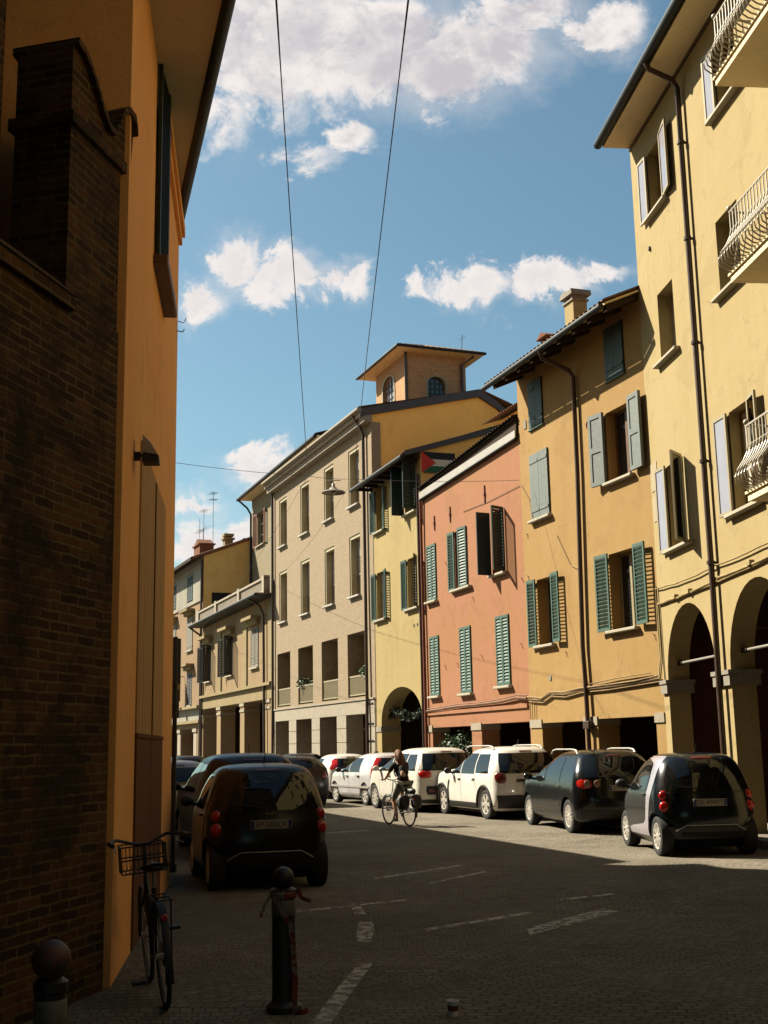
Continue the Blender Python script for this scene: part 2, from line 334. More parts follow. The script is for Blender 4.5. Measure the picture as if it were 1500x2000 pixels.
M = dict(
    yellow=plaster('yellow_render', (0.70, 0.545, 0.27), (0.64, 0.485, 0.225), 0.13),
    orange=plaster('orange_render', (0.69, 0.44, 0.175), (0.62, 0.385, 0.14), 0.18),
    pink=plaster('salmon_render', (0.67, 0.305, 0.18), (0.62, 0.31, 0.14), 0.24),
    pale=plaster('pale_yellow_render', (0.71, 0.555, 0.25), (0.63, 0.48, 0.205), 0.15),
    ochre2=plaster('far_gable_render', (0.70, 0.455, 0.17), (0.64, 0.41, 0.15), 0.15, k=.9),
    ochre=plaster('ochre_gable_render', (0.86, 0.50, 0.135), (0.80, 0.45, 0.12), 0.12, k=1),
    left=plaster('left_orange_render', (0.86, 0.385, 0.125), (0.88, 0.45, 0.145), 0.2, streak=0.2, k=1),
    beige=plaster('beige_render', (0.56, 0.44, 0.23), (0.48, 0.36, 0.19), 0.16),
    rosy=plaster('rosy_beige_render', (0.56, 0.40, 0.215), (0.5, 0.34, 0.19), 0.2),
    rose=plaster('rose_render', (0.56, 0.38, 0.22), (0.48, 0.31, 0.18), 0.2),
    white=plaster('whitish_render', (0.62, 0.58, 0.47), (0.5, 0.46, 0.37), 0.15),
    grey=plaster('greyish_render', (0.52, 0.43, 0.27), (0.44, 0.36, 0.24), 0.15),
    soffit=plaster('soffit_render', (0.72, 0.60, 0.38), (0.66, 0.54, 0.33), 0.1, streak=0.0, k=0.9),
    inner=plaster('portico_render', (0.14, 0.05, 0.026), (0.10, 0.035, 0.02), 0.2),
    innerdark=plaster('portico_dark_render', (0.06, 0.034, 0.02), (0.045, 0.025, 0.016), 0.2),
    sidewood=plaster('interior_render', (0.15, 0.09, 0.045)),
    brick_l=brick('old_brick', (0.20, 0.085, 0.03), (0.05, 0.026, 0.014), (0.22, 0.15, 0.065), 0.27, 0.072, 0.012, wear=0.92, bump=1.0, k=0.55),
    brick_b=brick('cream_brick', (0.64, 0.50, 0.335), (0.585, 0.45, 0.295), (0.47, 0.355, 0.235), 0.25, 0.085, 0.007, bump=0.35),
    brick_t=brick('tower_brick', (0.50, 0.29, 0.15), (0.42, 0.23, 0.115), (0.46, 0.32, 0.19), 0.25, 0.075, 0.008, bump=0.3, k=0.75),
    brick_s=brick('chimney_brick', (0.42, 0.15, 0.07), (0.33, 0.11, 0.05), (0.35, 0.22, 0.13), 0.24, 0.075, 0.01),
    stone=plain('pale_stone', (0.58, 0.49, 0.36), 0.85, noise=0.14, scale=5, bump=0.2, k=.40),
    capstone=plain('grey_stone', (0.42, 0.37, 0.29), 0.85, noise=0.2, scale=8, bump=0.25),
    sill=plain('sill_stone', (0.70, 0.62, 0.45), 0.8, noise=0.12, scale=12),
    sillw=plain('white_sill', (0.78, 0.74, 0.66), 0.7, noise=0.08, scale=12),
    green=plain('shutter_green', (0.018, 0.088, 0.054), 0.55, noise=0.3, scale=9),
    green2=plain('faded_green', (0.078, 0.18, 0.128), 0.6, noise=0.3, scale=9),
    greyblue=plain('grey_blue_shutter', (0.24, 0.28, 0.26), 0.7, noise=0.25, scale=14),
    darkgreen=plain('dark_green_shutter', (0.02, 0.06, 0.035), 0.6, noise=0.3, scale=9),
    teal=plain('teal_shutter', (0.012, 0.05, 0.05), 0.5, noise=0.2),
    greywood=plain('grey_shutter', (0.30, 0.26, 0.19), 0.75, noise=0.2, scale=14),
    blackwood=plain('dark_shutter', (0.035, 0.032, 0.024), 0.6, noise=0.2),
    redwood=plain('red_brown_shutter', (0.34, 0.12, 0.055), 0.65, noise=0.2),
    brownwood=plain('brown_frame', (0.24, 0.11, 0.045), 0.5, noise=0.2),
    ochreframe=plain('ochre_frame', (0.46, 0.30, 0.075), 0.5, noise=0.15),
    creamframe=plain('cream_frame', (0.6, 0.5, 0.3), 0.5, noise=0.1),
    whiteframe=plain('white_frame', (0.7, 0.66, 0.58), 0.5),
    boards=wood('weathered_boards', (0.52, 0.31, 0.13), (0.42, 0.245, 0.10), rough=.95, k=1),
    darkwood=wood('dark_old_wood', (0.16, 0.07, 0.03), (0.10, 0.045, 0.02), rough=.95, k=1),
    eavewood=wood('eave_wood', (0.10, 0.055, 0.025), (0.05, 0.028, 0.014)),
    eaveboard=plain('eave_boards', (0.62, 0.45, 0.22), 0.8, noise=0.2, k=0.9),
    tile=plain('roof_tiles', (0.36, 0.20, 0.11), 0.9, noise=0.4, scale=5, bump=0.3),
    tiledark=plain('old_roof_tiles', (0.10, 0.075, 0.05), 0.9, noise=0.4, scale=5, bump=0.3),
    flash=plain('dark_flashing', (0.10, 0.062, 0.05), 0.45, noise=0.2, scale=3),
    gutter=plain('dark_gutter', (0.014, 0.02, 0.021), 0.5, spec=0.3, noise=0.2, scale=4),
    brownpipe=plain('brown_pipe', (0.09, 0.045, 0.026), 0.4, noise=0.2, scale=4),
    zinc=plain('zinc_sheet', (0.60, 0.56, 0.50), 0.5, metal=0.2, noise=0.1, k=.5),
    iron=plain('wrought_iron', (0.02, 0.018, 0.016), 0.5, noise=0.2),
    railpaint=plain('cream_railing_paint', (0.66, 0.59, 0.46), 0.45, noise=0.1),
    steel=plain('steel_rod', (0.6, 0.55, 0.47), 0.4, metal=0.4),
    rust=plain('rusty_iron', (0.34, 0.085, 0.035), 0.85, noise=0.2),
    cable=plain('cable_black', (0.03, 0.027, 0.024), 0.6),
    cablep=plain('cable_painted', (0.46, 0.29, 0.11), 0.7, noise=0.3, scale=6),
    rope=plain('steel_cable', (0.07, 0.06, 0.05), 0.6),
    glass=glass('window_glass'),
    clear=None,
    reveal=plain('pale_reveal', (0.74, 0.64, 0.38), 0.6, noise=0.08),
    glassg=glass('green_glass', (0.03, 0.045, 0.045)),
    paleglass=plain('lavender_glass', (0.58, 0.57, 0.66), 0.18, spec=0.8, noise=0.1, scale=2),  # even pale lavender base colour, fairly glossy
    curtain=plain('curtain', (0.62, 0.56, 0.44), 0.9, noise=0.2, scale=3, k=.7),
    black=plain('black_plastic', (0.014, 0.013, 0.012), 0.55),
    matte=plain('matte_black', (0.01, 0.009, 0.008), 0.9),
    setts=setts('setts'), paint=worn_paint('worn_road_paint'),
    pave=plain('portico_paving', (0.3, 0.24, 0.17), 0.85, noise=0.2, scale=6),
    leaf=plain('leaves', (0.075, 0.17, 0.05), 0.55, noise=0.5, scale=9),
    leafdark=plain('garland_leaves', (0.03, 0.06, 0.022), 0.6, noise=0.5, scale=9),
    tyre=plain('tyre_rubber', (0.014, 0.013, 0.012), 0.8),
    rim=plain('alloy', (0.62, 0.58, 0.52), 0.35, metal=0.5, k=.85),
    chrome=plain('chrome', (0.7, 0.68, 0.64), 0.15, metal=1.0, k=.9),
    redlamp=plain('red_lens', (0.5, 0.012, 0.008), 0.15, spec=0.5, k=.7),
    redlampd=plain('dark_red_lens', (0.2, 0.01, 0.01), 0.15, spec=0.7),
    amber=plain('smoked_lens', (0.3, 0.15, 0.09), 0.2, spec=0.7),
    plate=plain('plate_white', (0.62, 0.56, 0.4), 0.5),
    plateblue=plain('plate_blue', (0.02, 0.06, 0.3), 0.5),
    carglass=glass('car_glass', (0.006, 0.007, 0.007), 0.02, 0.45),
)

def clear_glass():
    m, nt, b = nmat('clear_glass'); L = nt.links.new
    tr = N(nt, 'ShaderNodeBsdfTransparent'); gl = N(nt, 'ShaderNodeBsdfGlossy', inp={'Roughness': 0.02}); fr = N(nt, 'ShaderNodeFresnel', inp={'IOR': 1.5}); ms = N(nt, 'ShaderNodeMixShader')
    L(fr.outputs[0], ms.inputs[0]); L(tr.outputs[0], ms.inputs[1]); L(gl.outputs[0], ms.inputs[2]); L(ms.outputs[0], nt.nodes['Material Output'].inputs['Surface'])
    return m
M['clear'] = clear_glass()
# ------------------------------------------------------------------ street plan (metres; camera stands at the origin looking along +Y)
P0 = (5.7014, 25.0)                 # party line between the tall yellow house and the orange house
def on(P, h, u):                    # point u metres to the right along a right-hand facade receding at heading h
    return (P[0] - math.sin(R(h)) * u, P[1] - math.cos(R(h)) * u)
HO, HY, HB, HT, HL = -19.0, -5.8, -21.0, -20.5, -22.0
PB = on(P0, HO, -18.8)
PT = on(PB, HB, -13.4)
PL = on(PT, HT, -15.6)

class Bld:
    """a house: an Empty at the left foot of its street front; local x along the front, y into the block, z up"""
    def __init__(s, name, label, cat, P, h, u0, group=None, left=False):
        s.u0 = u0
        if left:
            a = R(h); loc = (P[0] + math.sin(a) * u0, P[1] + math.cos(a) * u0, 0); rz = R(90 - h)
        else:
            q = on(P, h, u0); loc = (q[0], q[1], 0); rz = R(-90 - h)
        s.e = thing(name, label, cat, loc, rz, group)
        s.holes = []
    def U(s, pts):
        return [(p[0] - s.u0,) + tuple(p[1:]) for p in pts]
    def hole(s, u0, u1, z0, z1, d=0.22):
        s.holes.append((rect(u0 - s.u0, u1 - s.u0, z0, z1), d))
    def harch(s, u0, u1, z0, zs, zc, d=0.45):
        s.holes.append((arch(u0 - s.u0, u1 - s.u0, z0, zs, zc), d))
    def wall(s, outline, mat, ends=(True, True), depth=8.0, back=True, name='wall', endtop=None):
        o = s.U(outline)
        mb = MB().sheet(o, s.holes, 0.0)
        xs = [p[0] for p in o]; x0, x1 = min(xs), max(xs)
        zt0 = max(p[1] for p in o if p[0] == x0); zt1 = max(p[1] for p in o if p[0] == x1)
        if ends[0]: mb.quad((x0, 0, 0), (x0, depth, 0), (x0, depth, zt0), (x0, 0, zt0))
        if ends[1]: mb.quad((x1, 0, 0), (x1, depth, 0), (x1, depth, zt1), (x1, 0, zt1))
        if back: mb.quad((x0, depth, 0), (x1, depth, 0), (x1, depth, zt1), (x0, depth, zt0))
        return mb.build(name, mat, s.e)
    def part(s, name, mat, mb, parent=None, **k):
        i0 = 0
        return mb.build(name, mat, parent or s.e, **k)
    def sill(s, u0, u1, z, mat, d=0.13, t=0.07, parent=None):
        x0, x1 = u0 - s.u0, u1 - s.u0
        return MB().bbox(x0, x1, -d, 0.16, z - t, z, 0.012).build('sill', mat, parent or s.e)
    def win(s, u0, u1, z0, z1, depth=0.22, frame='creamframe', gl='glass', sash=2, bars=1, sill=None, over=0.1, curtain=False, hole=True, closed=False):
        if hole: s.hole(u0, u1, z0, z1, depth + 0.03)
        x0, x1 = u0 - s.u0 + 0.003, u1 - s.u0 - 0.003
        z0 += 0.003; z1 -= 0.003
        f = 0.055; y0, y1 = depth - 0.05, depth
        mb = MB()
        mb.box(x0, x0 + f, y0, y1, z0, z1); mb.box(x1 - f, x1, y0, y1, z0, z1)
        mb.box(x0 + f, x1 - f, y0, y1, z0, z0 + f); mb.box(x0 + f, x1 - f, y0, y1, z1 - f, z1)
        for k in range(1, sash):
            c = x0 + (x1 - x0) * k / sash; mb.box(c - 0.045, c + 0.045, y0 - 0.006, y1, z0 + f, z1 - f)
        for k in range(1, bars + 1):
            c = z0 + (z1 - z0) * k / (bars + 1) if bars > 0 else 0
            xs = [x0 + f] + [x0 + (x1 - x0) * k2 / sash for k2 in range(1, sash)] + [x1 - f]
            for i in range(len(xs) - 1):
                mb.box(xs[i] + (0.045 if i else 0), xs[i + 1] - (0.045 if i < len(xs) - 2 else 0), y0 + 0.01, y1 - 0.01, c - 0.015, c + 0.015)
        w = mb.build('window', M[frame], s.e)
        MB().quad((x0 + f, depth - 0.018, z0 + f), (x1 - f, depth - 0.018, z0 + f), (x1 - f, depth - 0.018, z1 - f), (x0 + f, depth - 0.018, z1 - f)).build('pane', M[gl], w)
        if curtain:
            n = 14
            MB().grid(lambda a, b: (x0 + f + (x1 - x0 - 2 * f) * (a * 0.42 if curtain == 'l' else 1 - a * 0.42 if curtain == 'r' else a), depth - 0.029 + 0.006 * math.sin(a * 40), z0 + f + (z1 - z0 - 2 * f) * b), n, 1).build('curtain', M['curtain'], w)
        if sill: s.sill(u0 - over, u1 + over, z0 - 0.004, M[sill], parent=w)
        return w
    def leaf(s, u, z0, z1, w, side, angle, kind='louver', mat='green', off=0.03, slat=0.088, name='shutter'):
        """one shutter leaf hinged at u; side 'l' closes towards +x, 'r' towards -x; angle = degrees opened outwards"""
        h = z1 - z0; mb = MB(); t = 0.02; st = 0.055
        if kind == 'louver':
            mb.box(0, st, -t, t, 0, h); mb.box(w - st, w, -t, t, 0, h)
            mids = [0, h] if h < 1.3 else [0, h]
            mb.box(st, w - st, -t, t, 0, st + 0.02); mb.box(st, w - st, -t, t, h - st - 0.02, h)
            n = max(4, int((h - 2 * st) / slat)); dz = (h - 2 * st - 0.04) / n
            for k in range(n):
                zc = st + 0.02 + dz * (k + 0.5)
                mb.add([(st, -t + 0.003, zc - dz * 0.5), (w - st, -t + 0.003, zc - dz * 0.5), (w - st, t - 0.003, zc + dz * 0.25), (st, t - 0.003, zc + dz * 0.25),
                        (st, -t + 0.003, zc - dz * 0.5 + 0.011), (w - st, -t + 0.003, zc - dz * 0.5 + 0.011), (w - st, t - 0.003, zc + dz * 0.25 + 0.011), (st, t - 0.003, zc + dz * 0.25 + 0.011)],
                       [(0, 3, 2, 1), (4, 5, 6, 7), (0, 1, 5, 4), (2, 3, 7, 6)])
        elif kind == 'panel':
            mb.box(0, w, -t * 0.4, t, 0, h)
            for a, b in ((0.07, h * 0.46), (h * 0.54, h - 0.07)): pass
            for sgn, yy in ((1, -t),):
                mb.box(0, 0.085, -t, -t * 0.41, 0, h); mb.box(w - 0.085, w, -t, -t * 0.41, 0, h)
                for a, b in ((0, 0.1), (h * 0.46, h * 0.54), (h - 0.1, h)): mb.box(0.085, w - 0.085, -t, -t * 0.41, a, b)
            mb.box(0.0, w, t, t + 0.012, 0.0, h)
            for a, b in ((0.1, h * 0.46), (h * 0.54, h - 0.1)):
                pass
            mb.box(0, 0.085, t + 0.0125, t + 0.03, 0, h); mb.box(w - 0.085, w, t + 0.0125, t + 0.03, 0, h)
            for a, b in ((0, 0.1), (h * 0.46, h * 0.54), (h - 0.1, h)): mb.box(0.0855, w - 0.0855, t + 0.0125, t + 0.03, a, b)
        elif kind == 'plank':
            k = max(2, int(w / 0.13))
            for i in range(k): mb.box(w * i / k + 0.002, w * (i + 1) / k - 0.002, -t, t, 0, h)
            for zz in (0.18, h - 0.24): mb.box(0.02, w - 0.02, -t - 0.015, -t - 0.001, zz, zz + 0.07); mb.box(0.02, w - 0.02, t + 0.001, t + 0.015, zz, zz + 0.07)
        elif kind == 'glazed':
            f = 0.06
            mb.box(0, f, -t, t, 0, h); mb.box(w - f, w, -t, t, 0, h); mb.box(f, w - f, -t, t, 0, f); mb.box(f, w - f, -t, t, h - f, h)
        a = R(-angle) if side == 'l' else R(180 + angle)
        if side == 'r':
            mb.v = [(x, -y, z) for x, y, z in mb.v]
        o = mb.build(name, M[mat], s.e, loc=(u - s.u0, -off, z0), rot=(0, 0, a))
        # iron hinges
        return o
    def pair(s, u0, u1, z0, z1, kind='louver', mat='green', la=0, ra=0, off=0.03, **k):
        w = (u1 - u0) / 2 - 0.004
        return s.leaf(u0, z0, z1, w, 'l', la, kind, mat, off, **k), s.leaf(u1, z0, z1, w, 'r', ra, kind, mat, off, **k)

def corrugated(mb, x0, x1, y0, z0, y1, z1, pitch=0.2, amp=0.05, n=6):
    """a roof slope of half-round tiles: ridged along x, rising from (y0,z0) to (y1,z1)"""
    k = max(4, int((x1 - x0) / pitch) * 6)
    return mb.grid(lambda a, b: (x0 + (x1 - x0) * a, y0 + (y1 - y0) * b, z0 + (z1 - z0) * b + amp * abs(math.sin(math.pi * (x1 - x0) * a / pitch)) + 0.03 * ((b * n) % 1.0 if b < 1 else 0)), k, n)

def pipe(b, pts, mat='brownpipe', r=0.05, name='downpipe', brackets=True):
    mb = MB().tube(b.U(pts), r, 10)
    return mb.build(name, M[mat], b.e, smooth=50)

# ================================================================== the road
road = MB()
road.quad((-400, -400, 0), (400, -400, 0), (400, 400, 0), (-400, 400, 0))
tag(road.build('road', M['setts']), kind='structure')
pv = MB()
def strip(P, h, ua, ub, d0, d1):
    n = (-math.cos(R(h)), math.sin(R(h)))
    a, b = on(P, h, ua), on(P, h, ub)
    return [(a[0] + n[0] * d0, a[1] + n[1] * d0), (b[0] + n[0] * d0, b[1] + n[1] * d0), (b[0] + n[0] * d1, b[1] + n[1] * d1), (a[0] + n[0] * d1, a[1] + n[1] * d1)]
for P, h, ua, ub in ((P0, HY, 0.03, 26), (P0, HO, -18.75, -0.03), (PB, HB, -13.35, -0.03), (PT, HT, -15.55, -0.03), (PL, HL, -14, -0.03)):
    pv.plan(strip(P, h, ua, ub, 0.28, -4.0), -0.05, 0.13)
tag(pv.build('pavement', M['pave']), kind='structure')
def mark(*quads):
    mb = MB()
    for q in quads: mb.quad(*[(x, y, 0.004) for x, y in q])
    tag(mb.build('road_marking', M['paint']), kind='structure')
mark([(-0.16, 10.32), (-0.27, 10.32), (-0.40, 9.4), (-0.53, 8.2), (-0.62, 7.2), (-0.48, 7.2), (-0.40, 8.2), (-0.29, 9.2)])
mark([(-0.19, 12.6), (-0.33, 12.7), (-0.34, 11.9), (-0.31, 11.4), (-0.20, 11.4), (-0.17, 12.0)])
mark([(-0.36, 14.0), (-0.49, 14.1), (-0.38, 13.2), (-0.27, 13.2)])
mark([(1.27, 11.6), (1.29, 12.0), (2.24, 13.3), (2.36, 13.0)])
mark([(0.32, 11.95), (0.31, 12.1), (1.42, 13.15), (1.46, 13.0)], [(1.9, 14.0), (1.9, 14.15), (2.6, 14.6), (2.6, 14.45)])
mark([(-0.23, 16.5), (-0.24, 16.7), (1.04, 18.3), (1.08, 18.1)], [(0.5, 15.9), (0.49, 16.05), (1.31, 17.3), (1.34, 17.15)])
mark([(-1.13, 13.36), (-1.13, 13.5), (0.17, 14.4), (0.2, 14.25)], [(-1.28, 25.2), (-1.28, 25.5), (-0.45, 26.0), (-0.45, 25.7)])

# ================================================================== tall yellow house (right)
b = Bld('yellow_house', 'tall pale yellow house at right with bulging balconies, glazed shutters and round portico arches', 'house', P0, HY, 0)
XR = 36.0  # front run on out of view to screen the street from sky light
for i, (a, c) in enumerate(((0.33, 3.0), (3.68, 6.38), (7.06, 9.76), (10.44, 13.14), (13.8, 16.5), (17.1, 19.7), (20.4, 23.1), (23.8, 26.5), (27.2, 29.9))):
    b.harch(a, c, 0.0, 2.95, 4.36 + 0.04 * min(i, 1), 0.45)
def glz(b, u, z0, z1, w, side, ang, off=0.05, pane='paleglass'):
    o = b.leaf(u, z0, z1, w, side, ang, 'glazed', 'creamframe', off)
    s = 1 if side == 'l' else 1
    MB().box(0.06, w - 0.06, -0.004, 0.004, 0.06, z1 - z0 - 0.06).build('pane', M[pane], o)
    return o
b.win(1.12, 2.0, 12.67, 14.1, 0.24, 'ochreframe', bars=0, sill='sill', over=0.22)
glz(b, 1.1, 12.67, 14.1, 0.44, 'l', 176); glz(b, 2.02, 12.69, 14.14, 0.6, 'r', 173)
b.win(5.06, 5.95, 12.9, 14.15, 0.24, 'ochreframe', bars=0, sill='sill', over=0.4)
glz(b, 5.04, 12.9, 14.2, 0.42, 'l', 176)
b.win(1.16, 2.1, 9.42, 10.9, 0.34, 'whiteframe', sash=1, bars=0, sill='sill', over=0.2, curtain='l')
b.win(4.5, 5.5, 9.58, 11.0, 0.4, 'whiteframe', bars=0, sill='sill', over=0.16)
b.win(1.08, 2.02, 5.52, 7.23, 0.24, 'ochreframe', bars=0, sill='sill', over=0.28, curtain='r')
glz(b, 1.06, 5.5, 7.26, 0.5, 'l', 176); glz(b, 2.04, 5.5, 7.26, 0.5, 'r', 138, pane='clear')
b.win(4.46, 5.36, 5.62, 7.42, 0.24, 'ochreframe', bars=0, sill='sill', over=0.28, curtain='l')
glz(b, 4.43, 5.62, 7.42, 0.52, 'l', 176); glz(b, 5.38, 5.62, 7.42, 0.5, 'r', 172, pane='clear')
for z in (5.36, 8.84, 12.2):
    b.win(8.0, 8.95, z, z + 2.1, 0.24, 'ochreframe', bars=1)
    b.win(12.0, 12.95, z + 0.5, z + 2.0, 0.24, 'ochreframe', bars=0, sill='sill', over=0.2)
    b.win(16.0, 16.95, z + 0.5, z + 2.0, 0.24, 'ochreframe', bars=0, sill='sill', over=0.2)
b.wall(rect(0, XR, 0, 14.85), M['yellow'], depth=9)
# impost blocks of the piers
for a, c in ((-0.0, 0.33), (3.0, 3.68), (6.38, 7.06), (9.76, 10.44), (13.14, 13.8)):
    MB().box(a - 0.06 if a > 0 else 0.004, c + 0.06, -0.06, 0.515, 2.67, 2.86).box(a - 0.085 if a > 0 else 0.004, c + 0.085, -0.085, 0.54, 2.862, 2.94).build('impost', M['capstone'], b.e)
# vaulted portico behind the arches
mb = MB(); mb.quad((0, 3.6, 0), (XR, 3.6, 0), (XR, 3.6, 4.9), (0, 3.6, 4.9)); mb.quad((0, 0.46, 4.7), (XR, 0.46, 4.7), (XR, 3.6, 4.7), (0, 3.6, 4.7)); mb.box(0.01, 0.05, 0.46, 3.6, 0, 4.7)
for a in (3.35, 6.72, 10.1, 13.5): mb.box(a - 0.2, a + 0.2, 0.56, 3.59, 3.7, 4.69)
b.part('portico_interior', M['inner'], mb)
for a in (1.0, 4.3, 7.7, 11.0):
    d = MB().box(a, a + 1.5, 3.5, 3.59, 0.14, 2.7).build('shop_door', M['darkwood'], b.e)
    MB().box(a + 0.2, a + 1.3, 3.48, 3.495, 1.0, 2.4).build('pane', M['glass'], d)
# iron tie rods of the arches
for a, c in ((0.33, 3.0), (3.68, 6.38), (7.06, 9.76)):
    r_ = MB().tube([(a + 0.25, 0.24, 3.27), (c - 0.005, 0.24, 3.27)], 0.03, 8).build('tie_rod', M['steel'], b.e, smooth=60)
    MB().tube([(a + 0.005, 0.24, 3.27), (a + 0.26, 0.24, 3.27)], 0.05, 8).build('anchor', M['iron'], r_, smooth=60)
# eave with gutter
mb = MB(); mb.box(0, XR, -0.62, 0.3, 14.853, 14.95)
b.part('soffit', M['soffit'], mb)
mb = MB(); mb.box(0.0, XR, -0.03, -0.003, 14.77, 14.85); b.part('cornice', M['brownpipe'], mb)
mb = MB(); corrugated(mb, -0.05, XR, -0.72, 15.02, 5.0, 16.9); mb.box(-0.06, XR, -0.66, 5, 14.953, 15.0); b.part('roof', M['tile'], mb)
mb = MB(); mb.tube([(-0.06, -0.72, 14.94), (XR, -0.72, 14.94)], 0.10, 10); b.part('gutter', M['gutter'], mb, smooth=60)
pipe(b, [(3.42, -0.72, 14.86), (3.42, -0.66, 14.72), (3.40, -0.2, 14.52), (3.38, -0.1, 14.35), (3.37, -0.1, 9), (3.37, -0.1, 4.4), (3.36, -0.11, 2.6), (3.36, -0.11, 1.1), (3.36, -0.1, 0.05)], 'brownpipe', 0.055)
for z in (13.2, 11.2, 9.1, 6.8, 4.9, 1.35): MB().lathe([(0.058, -0.03), (0.075, -0.03), (0.075, 0.03), (0.058, 0.03)], 12, 'Z', (3.37, -0.105, z)).box(3.35, 3.39, -0.06, -0.001, z - 0.02, z + 0.02).build('pipe_clip', M['brownpipe'], b.e)
# cables clipped along the front
def sag(a, c, n, s, y):
    return [(a[0] + (c[0] - a[0]) * i / n, y, a[1] + (c[1] - a[1]) * i / n - s * math.sin(math.pi * i / n) + random.uniform(-.012, .012)) for i in range(n + 1)]
mb = MB()
mb.tube(sag((0.0, 4.86), (3.3, 4.83), 8, 0.05, -0.05) + sag((3.4, 4.84), (7.5, 4.95), 8, 0.05, -0.05), 0.014, 6)
mb.tube(sag((0.1, 4.52), (3.3, 4.58), 8, 0.03, -0.04) + sag((3.4, 4.6), (7.5, 4.72), 8, 0.04, -0.04), 0.026, 6)
mb.tube(sag((0.1, 4.50), (7.5, 4.68), 12, 0.05, -0.035), 0.016, 6)
mb.tube([(0.04, -0.04, 4.9), (0.03, -0.04, 4.3), (0.05, -0.045, 3.4), (0.06, -0.1, 2.98)], 0.024, 6)
mb.tube([(0.10, -0.04, 4.52), (0.11, -0.04, 4.0), (0.12, -0.045, 3.3), (0.12, -0.1, 2.98)], 0.018, 6)
b.part('cable_run', plain('yellow_cable', (0.52, 0.37, 0.12), 0.7, noise=0.25), mb, smooth=60)
for (u, z) in ((1.2, 4.54), (2.0, 4.55), (5.0, 4.65)): MB().bbox(u - .06, u + .06, -0.09, -0.001, z - .05, z + .05).build('junction_box', M['yellow'], b.e)
# faint plaques left of the first-floor window
MB().box(0.06, 0.46, -0.012, -0.001, 6.9, 7.5).build('plaque', plain('pale_plaque', (0.62, 0.5, 0.3), 0.8, noise=0.15), b.e)
MB().box(0.1, 0.44, -0.012, -0.001, 6.25, 6.78).build('plaque', MATS.get('x') or bpy.data.materials['pale_plaque'], b.e)
MB().lathe([(0.001, -0.05), (0.045, -0.05), (0.06, 0), (0.001, 0)], 12, 'Y', (0.93, 0, 12.05)).build('vent', M['capstone'], b.e)
# bulging iron balconies
def balcony(b, u0, u1, z, d=1.0):
    x0, x1 = u0, u1
    sl = MB().box(x0, x1, -d, -0.002, z, z + 0.11).box(x0 - 0.03, x1 + 0.03, -d - 0.03, -0.002, z + 0.111, z + 0.15)
    o = sl.build('balcony', M['soffit'], b.e)
    mb = MB(); zt = z + 1.16
    prof = [(0.0, zt), (0.0, z + 0.86), (0.02, z + 0.76), (0.09, z + 0.62), (0.19, z + 0.48), (0.24, z + 0.37), (0.22, z + 0.27), (0.12, z + 0.20), (0.0, z + 0.18)]
    n = int((x1 - x0) / 0.115)
    for i in range(n + 1):
        x = x0 + 0.03 + (x1 - x0 - 0.06) * i / n
        mb.tube([(x, -d + 0.05 - q, zz) for q, zz in prof], 0.0125, 6)
    m = int(d / 0.115)
    for i in range(1, m):
        y = -d + 0.05 + (d - 0.06) * i / m
        mb.tube([(x0 + 0.03 - q, y, zz) for q, zz in prof], 0.0125, 6)
        mb.tube([(x1 - 0.03 + q, y, zz) for q, zz in prof], 0.0125, 6)
    for zz, rr in ((zt, 0.02), (z + 0.86, 0.009), (z + 0.18, 0.014)):
        mb.tube([(x0 + 0.03, -0.01, zz), (x0 + 0.03, -d + 0.05, zz), (x1 - 0.03, -d + 0.05, zz), (x1 - 0.03, -0.01, zz)], rr, 6)
    mb.ball((x0 + 0.03, -d + 0.05, zt + 0.06), 0.045, 10, 8); mb.ball((x1 - 0.03, -d + 0.05, zt + 0.06), 0.045, 10, 8)
    mb.build('railing', M['railpaint'], o, smooth=60)
for z in (5.22, 8.68, 12.02): balcony(b, 7.36, 9.5, z)
yellow = b

# ================================================================== orange house
b = Bld('orange_house', 'orange plastered house with dark rafters under its eave and grey-green shutters', 'house', P0, HO, -6.35)
b.hole(-5.7, -3.47, 0, 2.21, 0.55); b.hole(-2.85, -0.36, 0, 2.24, 0.55)
def closedwin(b, u0, u1, z0, z1, kind, mat, sill=None, **k):
    b.hole(u0, u1, z0, z1, 0.12)
    MB().quad((u0 - b.u0, 0.119, z0), (u1 - b.u0, 0.119, z0), (u1 - b.u0, 0.119, z1), (u0 - b.u0, 0.119, z1)).build('window', M['blackwood'], b.e)
    b.pair(u0 + 0.01, u1 - 0.01, z0 + 0.01, z1 - 0.01, kind, mat, off=k.pop('off', -0.01), **k)
    if sill: b.sill(u0 - 0.08, u1 + 0.08, z0 - 0.005, M[sill])
closedwin(b, -5.66, -4.85, 9.76, 11.0, 'plank', 'darkgreen', off=0.02)
closedwin(b, -1.6, -0.76, 9.86, 11.08, 'plank', 'darkgreen', off=0.02)
for u0, u1, z in ((-5.68, -4.82, 9.745), (-1.62, -0.74, 9.845)): b.sill(u0, u1, z, M['green2'], d=0.06, t=0.05)
closedwin(b, -5.73, -4.69, 7.35, 9.07, 'plank', 'greyblue', 'sill', off=0.025)
b.win(-1.74, -0.72, 7.5, 9.13, 0.28, 'brownwood', bars=0, sill='sill', over=0.12, curtain='r')
b.leaf(-1.76, 7.49, 9.17, 0.52, 'l', 172, 'panel', 'greyblue', 0.06); b.leaf(-0.58, 7.52, 9.2, 0.52, 'r', 177, 'panel', 'greyblue', 0.08)
b.win(-5.65, -4.86, 4.13, 5.8, 0.3, 'creamframe', bars=0, sill='sill', over=0.14)
b.leaf(-5.62, 4.12, 5.82, 0.43, 'l', 177, 'louver', 'green2', 0.08); b.leaf(-4.68, 4.14, 5.84, 0.42, 'r', 177, 'louver', 'green2', 0.10)
b.win(-1.95, -0.92, 4.16, 5.88, 0.3, 'creamframe', bars=0, sill='sill', over=0.14)
